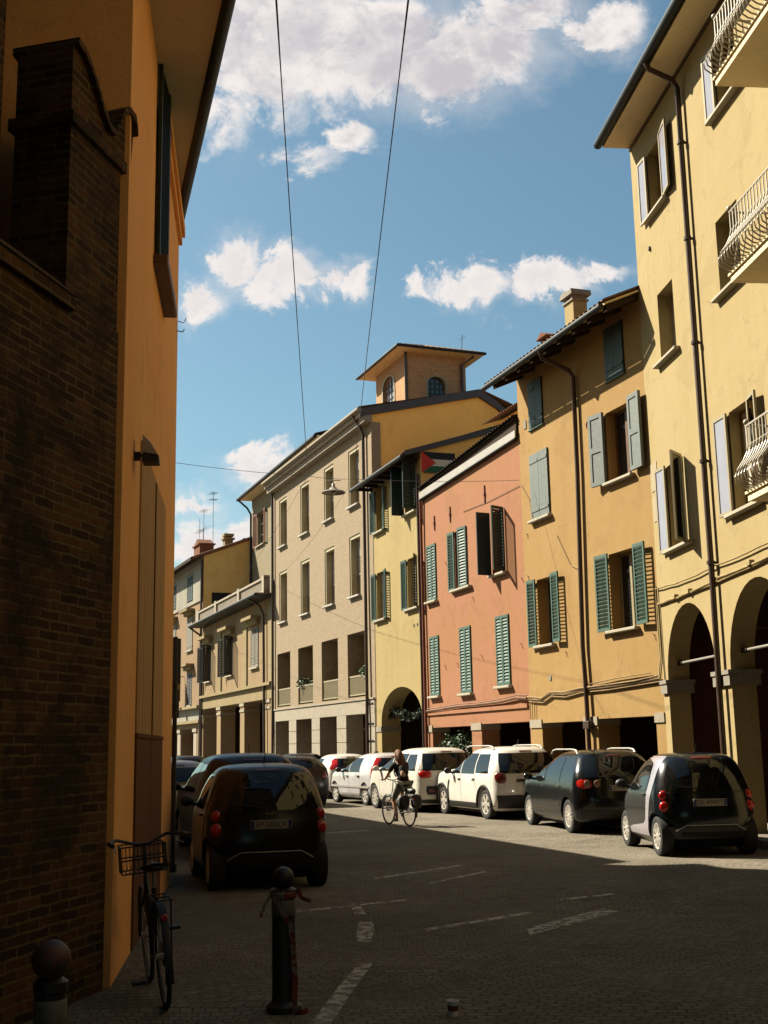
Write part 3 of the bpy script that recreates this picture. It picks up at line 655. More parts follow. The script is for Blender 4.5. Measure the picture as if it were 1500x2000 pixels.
b.leaf(-1.88, 4.16, 5.9, 0.54, 'l', 177, 'louver', 'green2', 0.08); b.leaf(-0.72, 4.17, 5.91, 0.5, 'r', 177, 'louver', 'green2', 0.10)
b.wall([(-6.35, 0), (0, 0), (0, 11.46), (-6.35, 11.46)], M['orange'], depth=8)
for a, c in ((-6.35, -5.7), (-3.47, -2.85), (-0.36, 0)):
    MB().box(a - b.u0 + (0.005 if a == -6.35 else -0.02), c - b.u0 + (0.02 if c < 0 else -0.005), -0.03, 0.58, 2.1, 2.3).build('capital', M['stone'], b.e)
mb = MB(); mb.quad((0, 3.8, 0), (6.35, 3.8, 0), (6.35, 3.8, 3), (0, 3.8, 3)); mb.quad((0, 0.56, 2.75), (6.35, 0.56, 2.75), (6.35, 3.8, 2.75), (0, 3.8, 2.75)); mb.box(0.02, 0.06, 0.6, 3.7, 0, 2.7); mb.box(6.28, 6.32, 0.6, 3.7, 0, 2.7)
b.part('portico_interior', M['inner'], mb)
for a in (0.9, 3.9):
    d = MB().box(a, a + 1.3, 3.7, 3.79, 0.14, 2.3).build('door', M['darkwood'], b.e); MB().box(a + .15, a + 1.15, 3.68, 3.695, 1.4, 2.15).build('pane', M['glass'], d)
# eave: rafters, boards, tiles, gutter
tn = math.tan(R(24))
mb = MB()
for i in range(9):
    x = 0.25 + i * 0.74
    mb.add([(x, -0.80, 10.92), (x + .15, -0.80, 10.92), (x + .15, 0.0, 10.92 + .8 * tn), (x, 0.0, 10.92 + .8 * tn), (x, -0.82, 11.06), (x + .15, -0.82, 11.06), (x + .15, 0, 11.06 + .82 * tn), (x, 0, 11.06 + .82 * tn)],
           [(0, 3, 2, 1), (4, 5, 6, 7), (0, 1, 5, 4), (1, 2, 6, 5), (2, 3, 7, 6), (3, 0, 4, 7)])
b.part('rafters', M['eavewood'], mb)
mb = MB(); mb.add([(-0.05, -0.88, 11.05), (6.38, -0.88, 11.05), (6.38, 3.6, 11.05 + 4.48 * tn), (-0.05, 3.6, 11.05 + 4.48 * tn), (-0.05, -0.88, 11.10), (6.38, -0.88, 11.10), (6.38, 3.6, 11.10 + 4.48 * tn), (-0.05, 3.6, 11.10 + 4.48 * tn)],
                 [(0, 3, 2, 1), (4, 5, 6, 7), (0, 1, 5, 4), (1, 2, 6, 5), (2, 3, 7, 6), (3, 0, 4, 7)])
b.part('eave_boards', M['eaveboard'], mb)
mb = MB(); corrugated(mb, -0.08, 6.4, -0.93, 11.11, 3.6, 11.11 + 4.53 * tn, 0.2, 0.06, 10); corrugated(mb, -0.08, 6.4, 8.1, 11.11, 3.61, 11.11 + 4.53 * tn, 0.2, 0.06, 10)
b.part('roof', M['tile'], mb)
mb = MB(); mb.tube([(-0.1, -0.95, 11.02), (6.33, -0.95, 11.02)], 0.07, 10); b.part('gutter', M['gutter'], mb, smooth=60)
pipe(b, [(-3.03, -0.95, 10.98), (-3.03, -0.9, 10.8), (-3.02, -0.2, 10.55), (-3.02, -0.09, 10.4), (-3.05, -0.09, 8), (-3.15, -0.09, 5.6), (-3.22, -0.09, 3.9), (-3.17, -0.09, 3.1), (-3.14, -0.1, 2.2), (-3.12, -0.1, 0.05)], 'brownpipe', 0.055)
MB().bbox(-3.28 - b.u0, -3.0 - b.u0, -0.16, -0.04, 2.02, 2.2, .01).build('pipe_box', M['brownpipe'], b.e)
for u, z in ((-2.55, 9.08),): MB().lathe([(0.085, -0.02), (0.11, -0.02), (0.11, 0.0), (0.085, 0.0)], 16, 'Y', (u - b.u0, 0, z)).lathe([(0.0001, -0.006), (0.084, -0.006)], 16, 'Y', (u - b.u0, 0, z)).build('vent', M['rust'], b.e)
MB().lathe([(0.0001, -0.02), (0.07, -0.02), (0.08, 0)], 14, 'Y', (-5.13 - b.u0, 0, 3.3)).build('vent', M['capstone'], b.e)
MB().box(-6.0 - b.u0, -5.86 - b.u0, -0.02, -0.001, 9.86, 10.08).build('vent', M['capstone'], b.e)
mb = MB()
pts = [(-6.3, 2.84), (-5.9, 2.80), (-5.5, 2.78), (-5.0, 2.90), (-4.3, 2.86), (-3.45, 2.93), (-2.2, 2.93), (-1.0, 2.96), (-0.05, 3.0)]
mb.tube([(u - b.u0, -0.05, z) for u, z in pts], 0.03, 7); mb.tube([(u - b.u0, -0.085, z + 0.03 + random.uniform(0, .03)) for u, z in pts], 0.018, 6); mb.tube([(u - b.u0, -0.045, z - 0.055 - random.uniform(0, .02)) for u, z in pts], 0.014, 6)
mb.tube([(-3.4 - b.u0, -0.05, 3.02), (-1.8 - b.u0, -0.05, 3.1), (-0.4 - b.u0, -0.05, 3.13)], 0.012, 6)
mb.tube([(-6.26 - b.u0, -0.04, 2.85), (-6.26 - b.u0, -0.04, 2.32)], 0.014, 6); mb.tube([(-6.0 - b.u0, -0.04, 2.8), (-6.02 - b.u0, -0.04, 2.32)], 0.014, 6)
MB().tube([(-6.3 - b.u0, -0.02, 8.42), (-5.85 - b.u0, -0.02, 7.95), (-5.6 - b.u0, -0.06, 7.4)], 0.008, 5).build('wire', M['cablep'], b.e); MB().tube([(-4.4 - b.u0, -0.02, 6.75), (-3.75 - b.u0, -0.02, 5.9), (-3.3 - b.u0, -0.05, 5.75)], 0.009, 5).build('wire', M['cablep'], b.e)
b.part('cable_run', M['cablep'], mb, smooth=60)
mb = MB()
for u, z, l in ((-6.2, 6.0, 1), (-4.3, 3.9, 1), (-0.3, 3.95, 1), (-2.35, 8.75, -1), (-6.15, 7.1, 1)):
    mb.tube([(u - b.u0, -0.015, z), (u + .1 * l - b.u0, -0.02, z - .03), (u + .14 * l - b.u0, -0.02, z - .16)], 0.007, 5)
b.part('wire_hook', M['rust'], mb)
# chimneys
c = MB().box(1.50, 1.98, 0.75, 1.15, 11.3, 12.95).build('chimney', M['yellow'], b.e)
MB().box(1.46, 2.02, 0.71, 1.19, 12.951, 13.0).build('cap', M['capstone'], c)
mb = MB()
for x in (1.50, 1.82): mb.box(x, x + 0.15, 0.75, 1.15, 13.001, 13.1)
mb.prism([(1.40, 13.101), (2.08, 13.101), (2.05, 13.24), (1.86, 13.2), (1.66, 13.29), (1.43, 13.2)], 0.66, 1.24)
mb.build('cowl', M['capstone'], c)
c = MB().box(0.55, 0.98, 0.5, 0.95, 11.4, 12.1).build('chimney', M['brick_s'], b.e)
mb = MB(); mb.box(0.5, 1.03, 0.45, 1.0, 12.101, 12.16); mb.box(0.58, 0.66, 0.5, 0.95, 12.161, 12.3); mb.box(0.87, 0.95, 0.5, 0.95, 12.161, 12.3); mb.prism([(0.45, 12.301), (1.08, 12.301), (0.77, 12.45)], 0.4, 1.05); mb.build('cowl', M['brick_s'], c)

# ================================================================== salmon pink house
b = Bld('pink_house', 'salmon pink house with long green louvred shutters under a white fascia', 'house', P0, HO, -13.75)
b.hole(-13.3, -10.2, 0, 2.24, 0.55); b.hole(-9.5, -6.38, 0, 2.27, 0.55)
for u0, u1, z0, z1 in ((-13.38, -12.6, 6.14, 7.92), (-13.32, -12.55, 3.2, 5.04), (-10.86, -10.04, 3.17, 5.09), (-8.27, -7.41, 3.25, 5.14)):
    closedwin(b, u0, u1, z0, z1, 'louver', 'green2', 'sill', off=0.02)
b.win(-11.03, -10.13, 6.24, 7.98, 0.2, 'brownwood', gl='glass', sash=1, sill='sill', over=0.3)
b.leaf(-11.03, 6.23, 8.0, 0.43, 'l', 175, 'louver', 'green2', 0.04); b.leaf(-10.12, 6.23, 8.02, 0.5, 'r', 7, 'louver', 'green2', 0.03)
b.win(-8.37, -7.5, 6.3, 8.05, 0.2, 'brownwood', sill='sill', over=0.1)
b.leaf(-8.39, 6.3, 8.06, 0.43, 'l', 84, 'plank', 'teal', 0.03); b.leaf(-7.48, 6.3, 8.06, 0.46, 'r', 112, 'louver', 'darkgreen', 0.03)
b.wall([(-13.75, 0), (-6.35, 0), (-6.35, 9.74), (-13.75, 9.5)], M['pink'], depth=8)
for a, c in ((-13.72, -13.3), (-10.2, -9.5)):
    MB().box(a - b.u0, c - b.u0 + 0.02, -0.03, 0.58, 2.11, 2.31).build('capital', M['stone'], b.e)
mb = MB(); mb.quad((0, 3.8, 0), (7.4, 3.8, 0), (7.4, 3.8, 3), (0, 3.8, 3)); mb.quad((0, 0.56, 2.75), (7.4, 0.56, 2.75), (7.4, 3.8, 2.75), (0, 3.8, 2.75)); mb.box(0.02, 0.06, 0.6, 3.7, 0, 2.7); mb.box(7.3, 7.34, 0.6, 3.7, 0, 2.7)
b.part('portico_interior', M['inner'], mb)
for a in (0.9, 4.6):
    d = MB().box(a, a + 1.3, 3.7, 3.79, 0.14, 2.3).build('door', M['darkwood'], b.e); MB().box(a + .15, a + 1.15, 3.68, 3.695, 1.2, 2.15).build('pane', M['glass'], d)
b.part('moulding', M['pink'], MB().box(0.02, 7.32, -0.05, -0.001, 2.62, 2.72))
b.part('fascia', M['zinc'], MB().prism([(0.02, 9.52), (7.36, 9.74), (7.36, 9.94), (0.02, 9.75)], -0.10, -0.06))
b.part('soffit', M['eavewood'], MB().prism([(0.02, 9.49), (7.36, 9.73), (7.36, 10.28), (0.02, 9.80)], -0.055, -0.003))  # dark strip standing in for the shadow gap between fascia and tiles
mb = MB(); mb.grid(lambda a, c: (0.02 + 7.32 * a, -0.16 + 4.36 * c, (9.84 + .46 * a) * (1 - c) + (10.9 + .25 * a) * c + .06 * abs(math.sin(math.pi * 7.32 * a / .19))), 228, 10); mb.add([(0.02, -0.14, 9.78), (7.34, -0.14, 10.24), (7.34, 4.2, 11.1), (0.02, 4.2, 10.85)], [(0, 1, 2, 3)])
b.part('roof', M['tiledark'], mb)
mb = MB(); mb.tube([(0.0, -0.09, 9.49), (7.36, -0.09, 9.71)], 0.035, 8); b.part('gutter', M['gutter'], mb, smooth=60)
pipe(b, [(-13.63, -0.1, 9.45), (-13.64, -0.09, 9.2), (-13.66, -0.08, 8.3), (-13.66, -0.08, 4), (-13.66, -0.08, 0.05)], 'rust', 0.045)
pipe(b, [(-13.92, -0.08, 10.4), (-13.9, -0.08, 9), (-13.87, -0.08, 4), (-13.86, -0.08, 0.05)], 'brownpipe', 0.05)
# iron wall-tie keys
for u, z0, z1 in ((-12.65, 8.32, 8.78), (-11.33, 8.34, 8.82), (-8.7, 8.42, 8.92)):
    MB().box(u - .025 - b.u0, u + .025 - b.u0, -0.035, -0.001, z0, z1).box(u - .04 - b.u0, u + .04 - b.u0, -0.05, -0.036, (z0 + z1) / 2 - .04, (z0 + z1) / 2 + .04).build('wall_tie', M['rust'], b.e)
mb = MB(); pts = [(-13.7, 2.74), (-12.5, 2.76), (-11, 2.8), (-9.5, 2.80), (-8, 2.82), (-7, 2.88), (-6.38, 2.84)]
mb.tube([(u - b.u0, -0.06, z) for u, z in pts], 0.03, 7); mb.tube([(u - b.u0, -0.05, z + 0.06 + random.uniform(0, .03)) for u, z in pts], 0.014, 6); mb.tube([(u - b.u0, -0.085, z + 0.02) for u, z in pts], 0.016, 6)
MB().tube([(-10.3 - b.u0, -0.015, 8.46), (-8.4 - b.u0, -0.02, 8.40), (-6.4 - b.u0, -0.02, 8.42)], 0.007, 5).build('wire', M['rope'], b.e)
b.part('cable_run', plain('salmon_cable', (0.42, 0.22, 0.13), 0.7, noise=0.3), mb, smooth=60)
mb = MB()
for u, z in ((-11.9, 7.2), (-9.9, 5.9), (-9.4, 4.2), (-11.2, 4.1), (-6.8, 4.3), (-8.9, 7.3), (-12.2, 4.1), (-6.6, 6.0)):
    mb.tube([(u - b.u0, -0.01, z), (u + .1 - b.u0, -0.018, z - .02), (u + .2 - b.u0, -0.018, z - .16)], 0.007, 5)
b.part('wire_hook', M['rust'], mb)

# ================================================================== narrow yellow house with the arch
b = Bld('narrow_yellow_house', 'narrow yellow house with a single arched doorway, squeezed left of the pink house', 'house', P0, HO, -18.8)
b.harch(-18.2, -14.15, 0, 2.55, 3.64, 0.7)
b.win(-18.36, -17.6, 9.22, 10.95, 0.2, 'ochreframe', sill='sill', over=0.16)
b.leaf(-18.38, 9.22, 10.75, 0.42, 'l', 172, 'louver', 'green', 0.05); b.leaf(-17.58, 9.2, 10.72, 0.42, 'r', 168, 'louver', 'green2', 0.04)
b.win(-15.35, -14.25, 9.3, 10.95, 0.2, 'ochreframe', sill='sill', over=0.12)
b.leaf(-15.37, 9.28, 10.9, 0.45, 'l', 88, 'plank', 'teal', 0.03); b.leaf(-14.2, 9.3, 10.85, 0.46, 'r', 92, 'louver', 'darkgreen', 0.03)
b.win(-18.42, -17.56, 6.08, 7.76, 0.2, 'creamframe', sill='sill', over=0.18, curtain='l')
b.leaf(-18.44, 6.08, 7.75, 0.42, 'l', 176, 'louver', 'green', 0.05); b.leaf(-17.54, 6.06, 7.76, 0.42, 'r', 170, 'louver', 'green', 0.05)
b.win(-15.2, -14.3, 6.12, 7.78, 0.2, 'creamframe', sill='sill', over=0.18, curtain='l')
b.leaf(-15.22, 6.12, 7.77, 0.44, 'l', 176, 'louver', 'green', 0.05); b.leaf(-14.28, 6.1, 7.78, 0.44, 'r', 150, 'louver', 'darkgreen', 0.04)
tp = math.tan(R(18.5))
b.wall(rect(-18.8, -13.75, 0, 11.15), M['pale'], depth=9, ends=(True, False))
w = -13.75 - b.u0
# side gable above the pink roof
mb = MB(); mb.quad((w, 0, 0), (w, 9, 0), (w, 9, 11.0), (w, 4.0, 11.15 + 4.0 * tp), (w, 0, 11.15)); b.part('gable', M['ochre'], mb)
MB().box(-18.75 - b.u0, -18.2 - b.u0 + .02, -0.03, 0.72, 2.2, 2.38).build('impost', M['capstone'], b.e)
mb = MB(); mb.quad((0, 3.8, 0), (w, 3.8, 0), (w, 3.8, 4), (0, 3.8, 4)); mb.quad((0, 0.71, 3.9), (w, 0.71, 3.9), (w, 3.8, 3.9), (0, 3.8, 3.9)); mb.box(0.02, 0.06, 0.72, 3.7, 0, 3.9); mb.box(w - .08, w - .04, 0.72, 3.7, 0, 3.9)
b.part('portico_interior', M['innerdark'], mb)
d = MB().box(1.3, 3.6, 3.65, 3.79, 0.14, 3.0).build('shop_door', M['matte'], b.e); MB().box(1.5, 2.4, 3.63, 3.645, 0.5, 2.7).box(2.5, 3.4, 3.63, 3.645, 0.5, 2.7).build('pane', M['glassg'], d)
mb = MB(); corrugated(mb, -0.35, w + 0.1, -0.66, 10.98, 4.0, 11.22 + 4.0 * tp, 0.2, 0.05, 10); corrugated(mb, -0.35, w + .1, 9.2, 11.1, 4.01, 11.22 + 4.0 * tp, 0.2, 0.05, 10)
b.part('roof', M['tile'], mb)
mb = MB(); mb.add([(-0.35, -0.62, 10.92), (w + .08, -0.62, 10.92), (w + .08, 0.05, 11.14), (-0.35, 0.05, 11.14)], [(0, 1, 2, 3)]); mb.box(-0.35, w + .08, -0.64, -0.58, 10.86, 10.98)
for i in range(8): x = -0.1 + i * 0.68; mb.box(x, x + .12, -0.55, 0, 10.84, 10.95)
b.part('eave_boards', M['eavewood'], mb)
mb = MB(); mb.tube([(-0.38, -0.68, 10.9), (w + 0.1, -0.68, 10.9)], 0.075, 8); b.part('gutter', M['gutter'], mb, smooth=60)
mb = MB(); z0 = 11.16
mb.add([(w + 0.003, -0.6, 10.93), (w + 0.1, -0.6, 10.93), (w + 0.1, 4.0, 11.0 + 4 * tp), (w + .003, 4.0, 11.0 + 4 * tp), (w + .003, -0.6, 11.1), (w + .1, -0.6, 11.1), (w + .1, 4.0, 11.2 + 4 * tp), (w + .003, 4.0, 11.2 + 4 * tp)], [(0, 3, 2, 1), (4, 5, 6, 7), (0, 1, 5, 4), (1, 2, 6, 5), (2, 3, 7, 6), (3, 0, 4, 7)])
b.part('verge_flashing', M['flash'], mb)
for u in (-14.72, -14.4): MB().lathe([(0.0001, -0.012), (0.055, -0.012), (0.06, 0)], 12, 'Y', (u - b.u0, 0, 5.54)).build('vent', M['brownpipe'], b.e)
# little upper roof behind
mb = MB().box(w - 2.6, w - 0.1, 3.9, 7.5, 12.2, 13.0); b.part('dormer', M['ochre'], mb)
mb = MB(); corrugated(mb, w - 2.8, w + 0.05, 3.5, 13.0, 6.0, 13.8, 0.2, 0.05, 8); b.part('dormer_roof', M['tile'], mb)
narrow = b
# flag on the gable
fw, fh, fz, fy = 1.15, 0.70, 10.42, 0.05
fl = thing('flag', 'black, white and green flag with red triangle hung on an ochre gable', 'flag', b.e.location, b.e.rotation_euler.z)
def fpiece(name, col, pts):
    mb = MB(); n = len(pts)
    mb.add([(w + 0.03 + 0.012 * math.sin(y * 9), y, z) for y, z in pts] + [(w + 0.036 + 0.012 * math.sin(y * 9), y, z) for y, z in pts], [tuple(range(n)), tuple(range(n, 2 * n))[::-1]] + [(i, (i + 1) % n, (i + 1) % n + n, i + n) for i in range(n)])
    mb.build(name, plain('flag_' + name, col, 0.8, k=1.0), fl)
def band(z0, z1, ya): return [(fy + ya + (fw - ya) * i / 8, z0 + 0.02 * math.sin(i)) for i in range(9)] + [(fy + ya + (fw - ya) * (8 - i) / 8, z1 + 0.02 * math.sin(8 - i)) for i in range(9)]
tri = fw * 0.42
fpiece('black_stripe', (0.012, 0.01, 0.01), [(fy, fz + fh)] + [(fy + tri / 3 * 2 * 0 + tri * 0.66, fz + fh * 2 / 3)] + [(fy + fw, fz + fh * 2 / 3), (fy + fw, fz + fh)])
fpiece('white_stripe', (0.62, 0.56, 0.42), [(fy + tri * 0.667, fz + fh * 0.662), (fy + tri, fz + fh / 2), (fy + tri * 0.667, fz + fh * 0.338), (fy + fw, fz + fh * 0.338), (fy + fw, fz + fh * 0.662)])
fpiece('green_stripe', (0.02, 0.10, 0.035), [(fy, fz), (fy + fw, fz), (fy + fw, fz + fh * 0.333), (fy + tri * 0.66, fz + fh * 0.333)])
fpiece('red_triangle', (0.55, 0.035, 0.015), [(fy - 0.03, fz + 0.004), (fy + tri - 0.006, fz + fh / 2), (fy - 0.03, fz + fh - 0.004)])
# ================================================================== cream brick apartment block
b = Bld('brick_apartment_block', 'cream brick block with tall narrow windows, loggias and an ochre side gable', 'apartment block', PB, HB, -13.4)
cols = ((-12.32, -11.08), (-8.98, -7.71), (-5.64, -4.41), (-2.6, -1.37))
for z0, z1 in ((7.25, 9.56), (10.7, 12.91)):
    for k, (a, c) in enumerate(cols):
        w = b.win(a, c, z0, z1, 0.34, 'creamframe', sash=1, bars=0, sill='sillw', over=0.02, curtain=True)
        x0, x1 = a - b.u0, c - b.u0
        MB().box(x0 + .06, x1 - .06, 0.27, 0.315, z0 + 0.82, z0 + 0.9).build('transom', M['creamframe'], w)
        MB().box(x0 + .06, x1 - .06, 0.29, 0.31, z0 + 0.06, z0 + 0.82).build('lower_panel', plain('obscured_glass', (0.40, 0.31, 0.2), 0.3) if 'obscured_glass' not in bpy.data.materials else bpy.data.materials['obscured_glass'], w)
        MB().box(x0 + .003, x0 + .09, 0.03, 0.285, z0 + 0.003, z1 - 0.12).box(x0 + .003, x1 - .003, 0.03, 0.285, z1 - 0.119, z1 - .003).build('frame', M['reveal'], w)
        if k % 2 == 1: MB().box(x0 + .06, x1 - .06, 0.285, 0.305, z1 - 0.75, z1 - 0.13).build('blind', M['whiteframe'], w)
logg = ((-12.68, -10.62), (-9.43, -7.32), (-6.16, -4.1), (-2.96, -0.87))
for a, c in logg:
    b.hole(a, c, 3.5, 5.87, 1.5)
    x0, x1 = a - b.u0, c - b.u0
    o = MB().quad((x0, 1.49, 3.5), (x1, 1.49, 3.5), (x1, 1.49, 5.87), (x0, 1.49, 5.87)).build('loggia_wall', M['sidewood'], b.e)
    MB().box(x0 + 0.5, x1 - 0.4, 1.44, 1.48, 3.52, 5.6).build('glazed_door', M['glass'], o)
    mb = MB(); mb.box(x0 + .01, x1 - .01, 0.05, 0.11, 4.24, 4.3); mb.box(x0 + .01, x1 - .01, 0.05, 0.11, 3.56, 3.61)
    n = int((x1 - x0) / 0.085)
    for i in range(n + 1):
        x = x0 + .02 + (x1 - x0 - .07) * i / n; mb.box(x, x + .03, 0.06, 0.1, 3.611, 4.239)
    mb.box(x0 + .01, x1 - .01, 0.12, 0.135, 3.58, 4.24)
    mb.build('railing', M['creamframe'], b.e)
pil = ((-13.4, -12.87), (-10.7, -9.63), (-7.41, -6.36), (-4.2, -3.12), (-0.92, 0))
for i in range(4): b.hole(pil[i][1], pil[i + 1][0], 0, 2.87, .62)
b.wall(rect(-13.4, 0, 0, 14.0), M['brick_b'], ends=(True, False), depth=9.5)
X = 13.4
mb = MB(); mb.box(0.0, X, -0.05, -0.002, 2.872, 3.40); b.part('stone_band', M['stone'], mb)
mb = MB(); mb.box(0.0, X, -0.09, -0.051, 3.36, 3.42); b.part('string_course', M['stone'], mb)
for i, (a, c) in enumerate(pil):
    mb = MB(); a1, c1 = a - b.u0 + (0.003 if i == 0 else -0.012), c - b.u0 + (-0.003 if i == 4 else 0.012)
    for z0, z1 in ((0, 0.8), (0.82, 1.33), (1.35, 1.86), (1.88, 2.38), (2.40, 2.868)): mb.box(a1, c1, -0.045, .63, z0, z1)
    mb.build('pillar', M['stone'], b.e)
mb = MB(); mb.quad((0, 4, 0), (X, 4, 0), (X, 4, 3), (0, 4, 3)); mb.quad((0, .64, 2.88), (X, .64, 2.88), (X, 4, 2.88), (0, 4, 2.88)); mb.box(0.02, .06, .7, 3.9, 0, 2.8); mb.box(X - .06, X - .02, .7, 3.9, 0, 2.8)
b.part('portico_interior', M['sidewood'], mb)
for a in (1.0, 4.6, 8.2, 11.0): MB().box(a, a + 1.4, 3.9, 3.98, 0.14, 2.6).build('door', M['darkwood'], b.e)
for x in (12.1, 5.0):
    o = MB().ball((x, 2.6, 2.45), 0.07, 10, 8).build('ceiling_lamp', M['whiteframe'], b.e)
# cornice and roof
mb = MB(); mb.box(0.0, X + .1, -0.30, -0.002, 13.45, 13.66); mb.box(0.0, X + .1, -0.42, -0.002, 13.662, 13.80); b.part('cornice', M['stone'], mb)
mb = MB(); mb.box(0.0, X + .12, -0.50, 0.2, 13.803, 13.9); mb.tube([(0.0, -0.52, 13.9), (X + .12, -0.52, 13.9)], 0.07, 8); b.part('gutter', M['stone'], mb)
tb = math.tan(R(13))
mb = MB(); corrugated(mb, 0.0, X + .1, -0.5, 13.95, 4.5, 15.05, 0.22, 0.05, 10); corrugated(mb, 0, X + .1, 9.6, 13.2, 4.51, 15.05, 0.22, 0.05, 10); b.part('roof', M['tile'], mb)
mb = MB(); mb.quad((X, 0, 0), (X, 9.5, 0), (X, 9.5, 13.0), (X, 5.9, 13.9), (X, 5.0, 14.62), (X, 4.4, 14.98), (X, 0.32, 14.0), (X, 0, 13.95)); b.part('gable', M['ochre'], mb)
mb = MB(); mb.box(X + .002, X + .06, -0.02, 0.34, 0, 13.45); b.part('corner_pilaster', M['brick_b'], mb)
mb = MB()
def sl(y0, z0, y1, z1, t): mb.add([(X + .003, y0, z0 - t), (X + .12, y0, z0 - t), (X + .12, y1, z1 - t), (X + .003, y1, z1 - t), (X + .003, y0, z0 + .06), (X + .12, y0, z0 + .06), (X + .12, y1, z1 + .06), (X + .003, y1, z1 + .06)], [(0, 3, 2, 1), (4, 5, 6, 7), (0, 1, 5, 4), (1, 2, 6, 5), (2, 3, 7, 6), (3, 0, 4, 7)])
sl(-0.45, 13.86, 4.4, 15.02, 0.24); sl(4.401, 15.02, 5.15, 14.62, 0.24); sl(5.151, 14.62, 6.2, 13.75, 0.24)
b.part('verge_flashing', M['flash'], mb)
pipe(b, [(-0.62, -0.5, 13.85), (-0.62, -0.2, 13.4), (-0.6, -0.1, 13.1), (-0.6, -0.1, 7), (-0.56, -0.12, 3.5), (-0.56, -0.13, 2.5), (-0.55, -0.13, 0.05)], 'brownpipe', 0.06)
pipe(b, [(-13.2, -0.12, 13.7), (-13.15, -0.1, 13.2), (-13.12, -0.1, 3.5), (-13.1, -0.13, 0.05)], 'brownpipe', 0.06)
mb = MB()
for zz in (1.2, 1.9, 2.5, 3.2): mb.box(12.72, 13.3, -0.09, -0.06, zz, zz + .03)
b.part('pipe_bracket', M['iron'], mb)
# railing of the roof terrace left of the tower
mb = MB()
for i in range(9): mb.tube([(8.0 + i * .12, 2.3, 14.4), (8.0 + i * .12, 2.3, 15.6)], 0.012, 5)
mb.tube([(8.0, 2.3, 15.6), (9.0, 2.3, 15.6)], 0.016, 5); mb.tube([(8.0, 2.3, 15.1), (9.0, 2.3, 15.1)], 0.012, 5)
b.part('roof_railing', M['iron'], mb)
block = b

# ================================================================== roof turret
t = thing('roof_turret', 'small brick lookout tower with hipped roof and arched windows', 'tower', b.e.location, b.e.rotation_euler.z)
tx0, tx1, ty0, ty1 = 13.4 - 4.92, 13.4 - 1.5, 2.09, 4.62
h1 = arch(13.4 - 4.1, 13.4 - 2.86, 15.28, 16.05, 16.42, 12)
mb = MB().sheet(rect(tx0, tx1, 13.2, 16.85), [(h1, 0.15)], ty0)
mbr = MB().sheet([(ty0, 13.2), (ty1, 13.2), (ty1, 16.85), (ty0, 16.85)], [(arch(2.95, 3.72, 15.08, 15.66, 15.96, 12), 0.15)], 0.0)
mbr.v = [(tx1 - y, x, z) for x, y, z in mbr.v]
mb.add(mbr.v, mbr.f); mb.quad((tx0, ty0, 13.2), (tx0, ty1, 13.2), (tx0, ty1, 16.85), (tx0, ty0, 16.85)); mb.quad((tx0, ty1, 13.2), (tx1, ty1, 13.2), (tx1, ty1, 16.85), (tx0, ty1, 16.85))
mb.build('wall', M['brick_t'], t)
def archwin(pts, fn, n):
    c = ((min(p[0] for p in pts) + max(p[0] for p in pts)) / 2, (min(p[1] for p in pts) + max(p[1] for p in pts)) / 2)
    big = [(c[0] + (p[0] - c[0]) * 1.16, c[1] + (p[1] - c[1]) * 1.09 - .0) for p in pts]
    w = MB(); k = len(pts)
    w.add([fn(x, -0.03, z) for x, z in big] + [fn(x, -0.03, z) for x, z in pts] + [fn(x, 0.02, z) for x, z in big] + [fn(x, 0.10, z) for x, z in pts], [(i, (i + 1) % k, (i + 1) % k + k, i + k) for i in range(k)] + [(i, (i + 1) % k, (i + 1) % k + 2 * k, i + 2 * k) for i in range(k)] + [(i + k, (i + 1) % k + k, (i + 1) % k + 3 * k, i + 3 * k) for i in range(k)])
    w = w.build('window', M['creamframe'], t)
    MB().add([fn(x, 0.14, z) for x, z in pts], [tuple(range(k))]).build('pane', M['paleglass'] if n else M['glassg'], w)
    mb = MB(); xs = [p[0] for p in pts]; zs = [p[1] for p in pts]
    def bx(xa, xb, za, zb):
        q = [fn(x, y, z) for x in (xa, xb) for y in (0.11, 0.135) for z in (za, zb)]
        mb.add(q, [(0, 1, 3, 2), (4, 6, 7, 5), (0, 4, 5, 1), (2, 3, 7, 6), (0, 2, 6, 4), (1, 5, 7, 3)])
    for i in range(1, 4):
        x = min(xs) + (max(xs) - min(xs)) * i / 4; bx(x - .02, x + .02, min(zs), max(zs) - (.06 if i == 2 else .12))
    for i in range(1, 4):
        z = min(zs) + (max(zs) - min(zs)) * i / 4.2; bx(min(xs), max(xs), z - .015, z + .015)
    mb.build('bars', M['iron'], w)
archwin(h1, lambda x, y, z: (x, ty0 + y, z), 1)
archwin(arch(2.95, 3.72, 15.08, 15.66, 15.96, 12), lambda x, y, z: (tx1 - y, x, z), 0)
e = 0.62; zc = 16.82; cxm, cym = (tx0 + tx1) / 2, (ty0 + ty1) / 2
mb = MB().box(tx0 - e + .05, tx1 + e - .05, ty0 - e + .05, ty1 + e - .05, zc + .03, zc + .1); mb.build('soffit', M['eaveboard'], t)
mb = MB(); A = [(tx0 - e, ty0 - e), (tx1 + e, ty0 - e), (tx1 + e, ty1 + e), (tx0 - e, ty1 + e)]; rg = [(cxm - .55, cym), (cxm + .55, cym)]
zz = zc + .103; za = zc + 0.85
def slope(p, q, r_, s_, n):
    P = [Vector((*p, zz)), Vector((*q, zz)), Vector((*r_, za)), Vector((*s_, za))]
    mb.grid(lambda a, c: tuple(P[0].lerp(P[1], a).lerp(P[3].lerp(P[2], a), c) + Vector((0, 0, .05 * abs(math.sin(a * math.pi * n)) * (1 - c)))), n * 4, 8)
slope(A[0], A[1], rg[1], rg[0], 20); slope(A[1], A[2], rg[1], rg[1], 16); slope(A[2], A[3], rg[0], rg[1], 20); slope(A[3], A[0], rg[0], rg[0], 16)
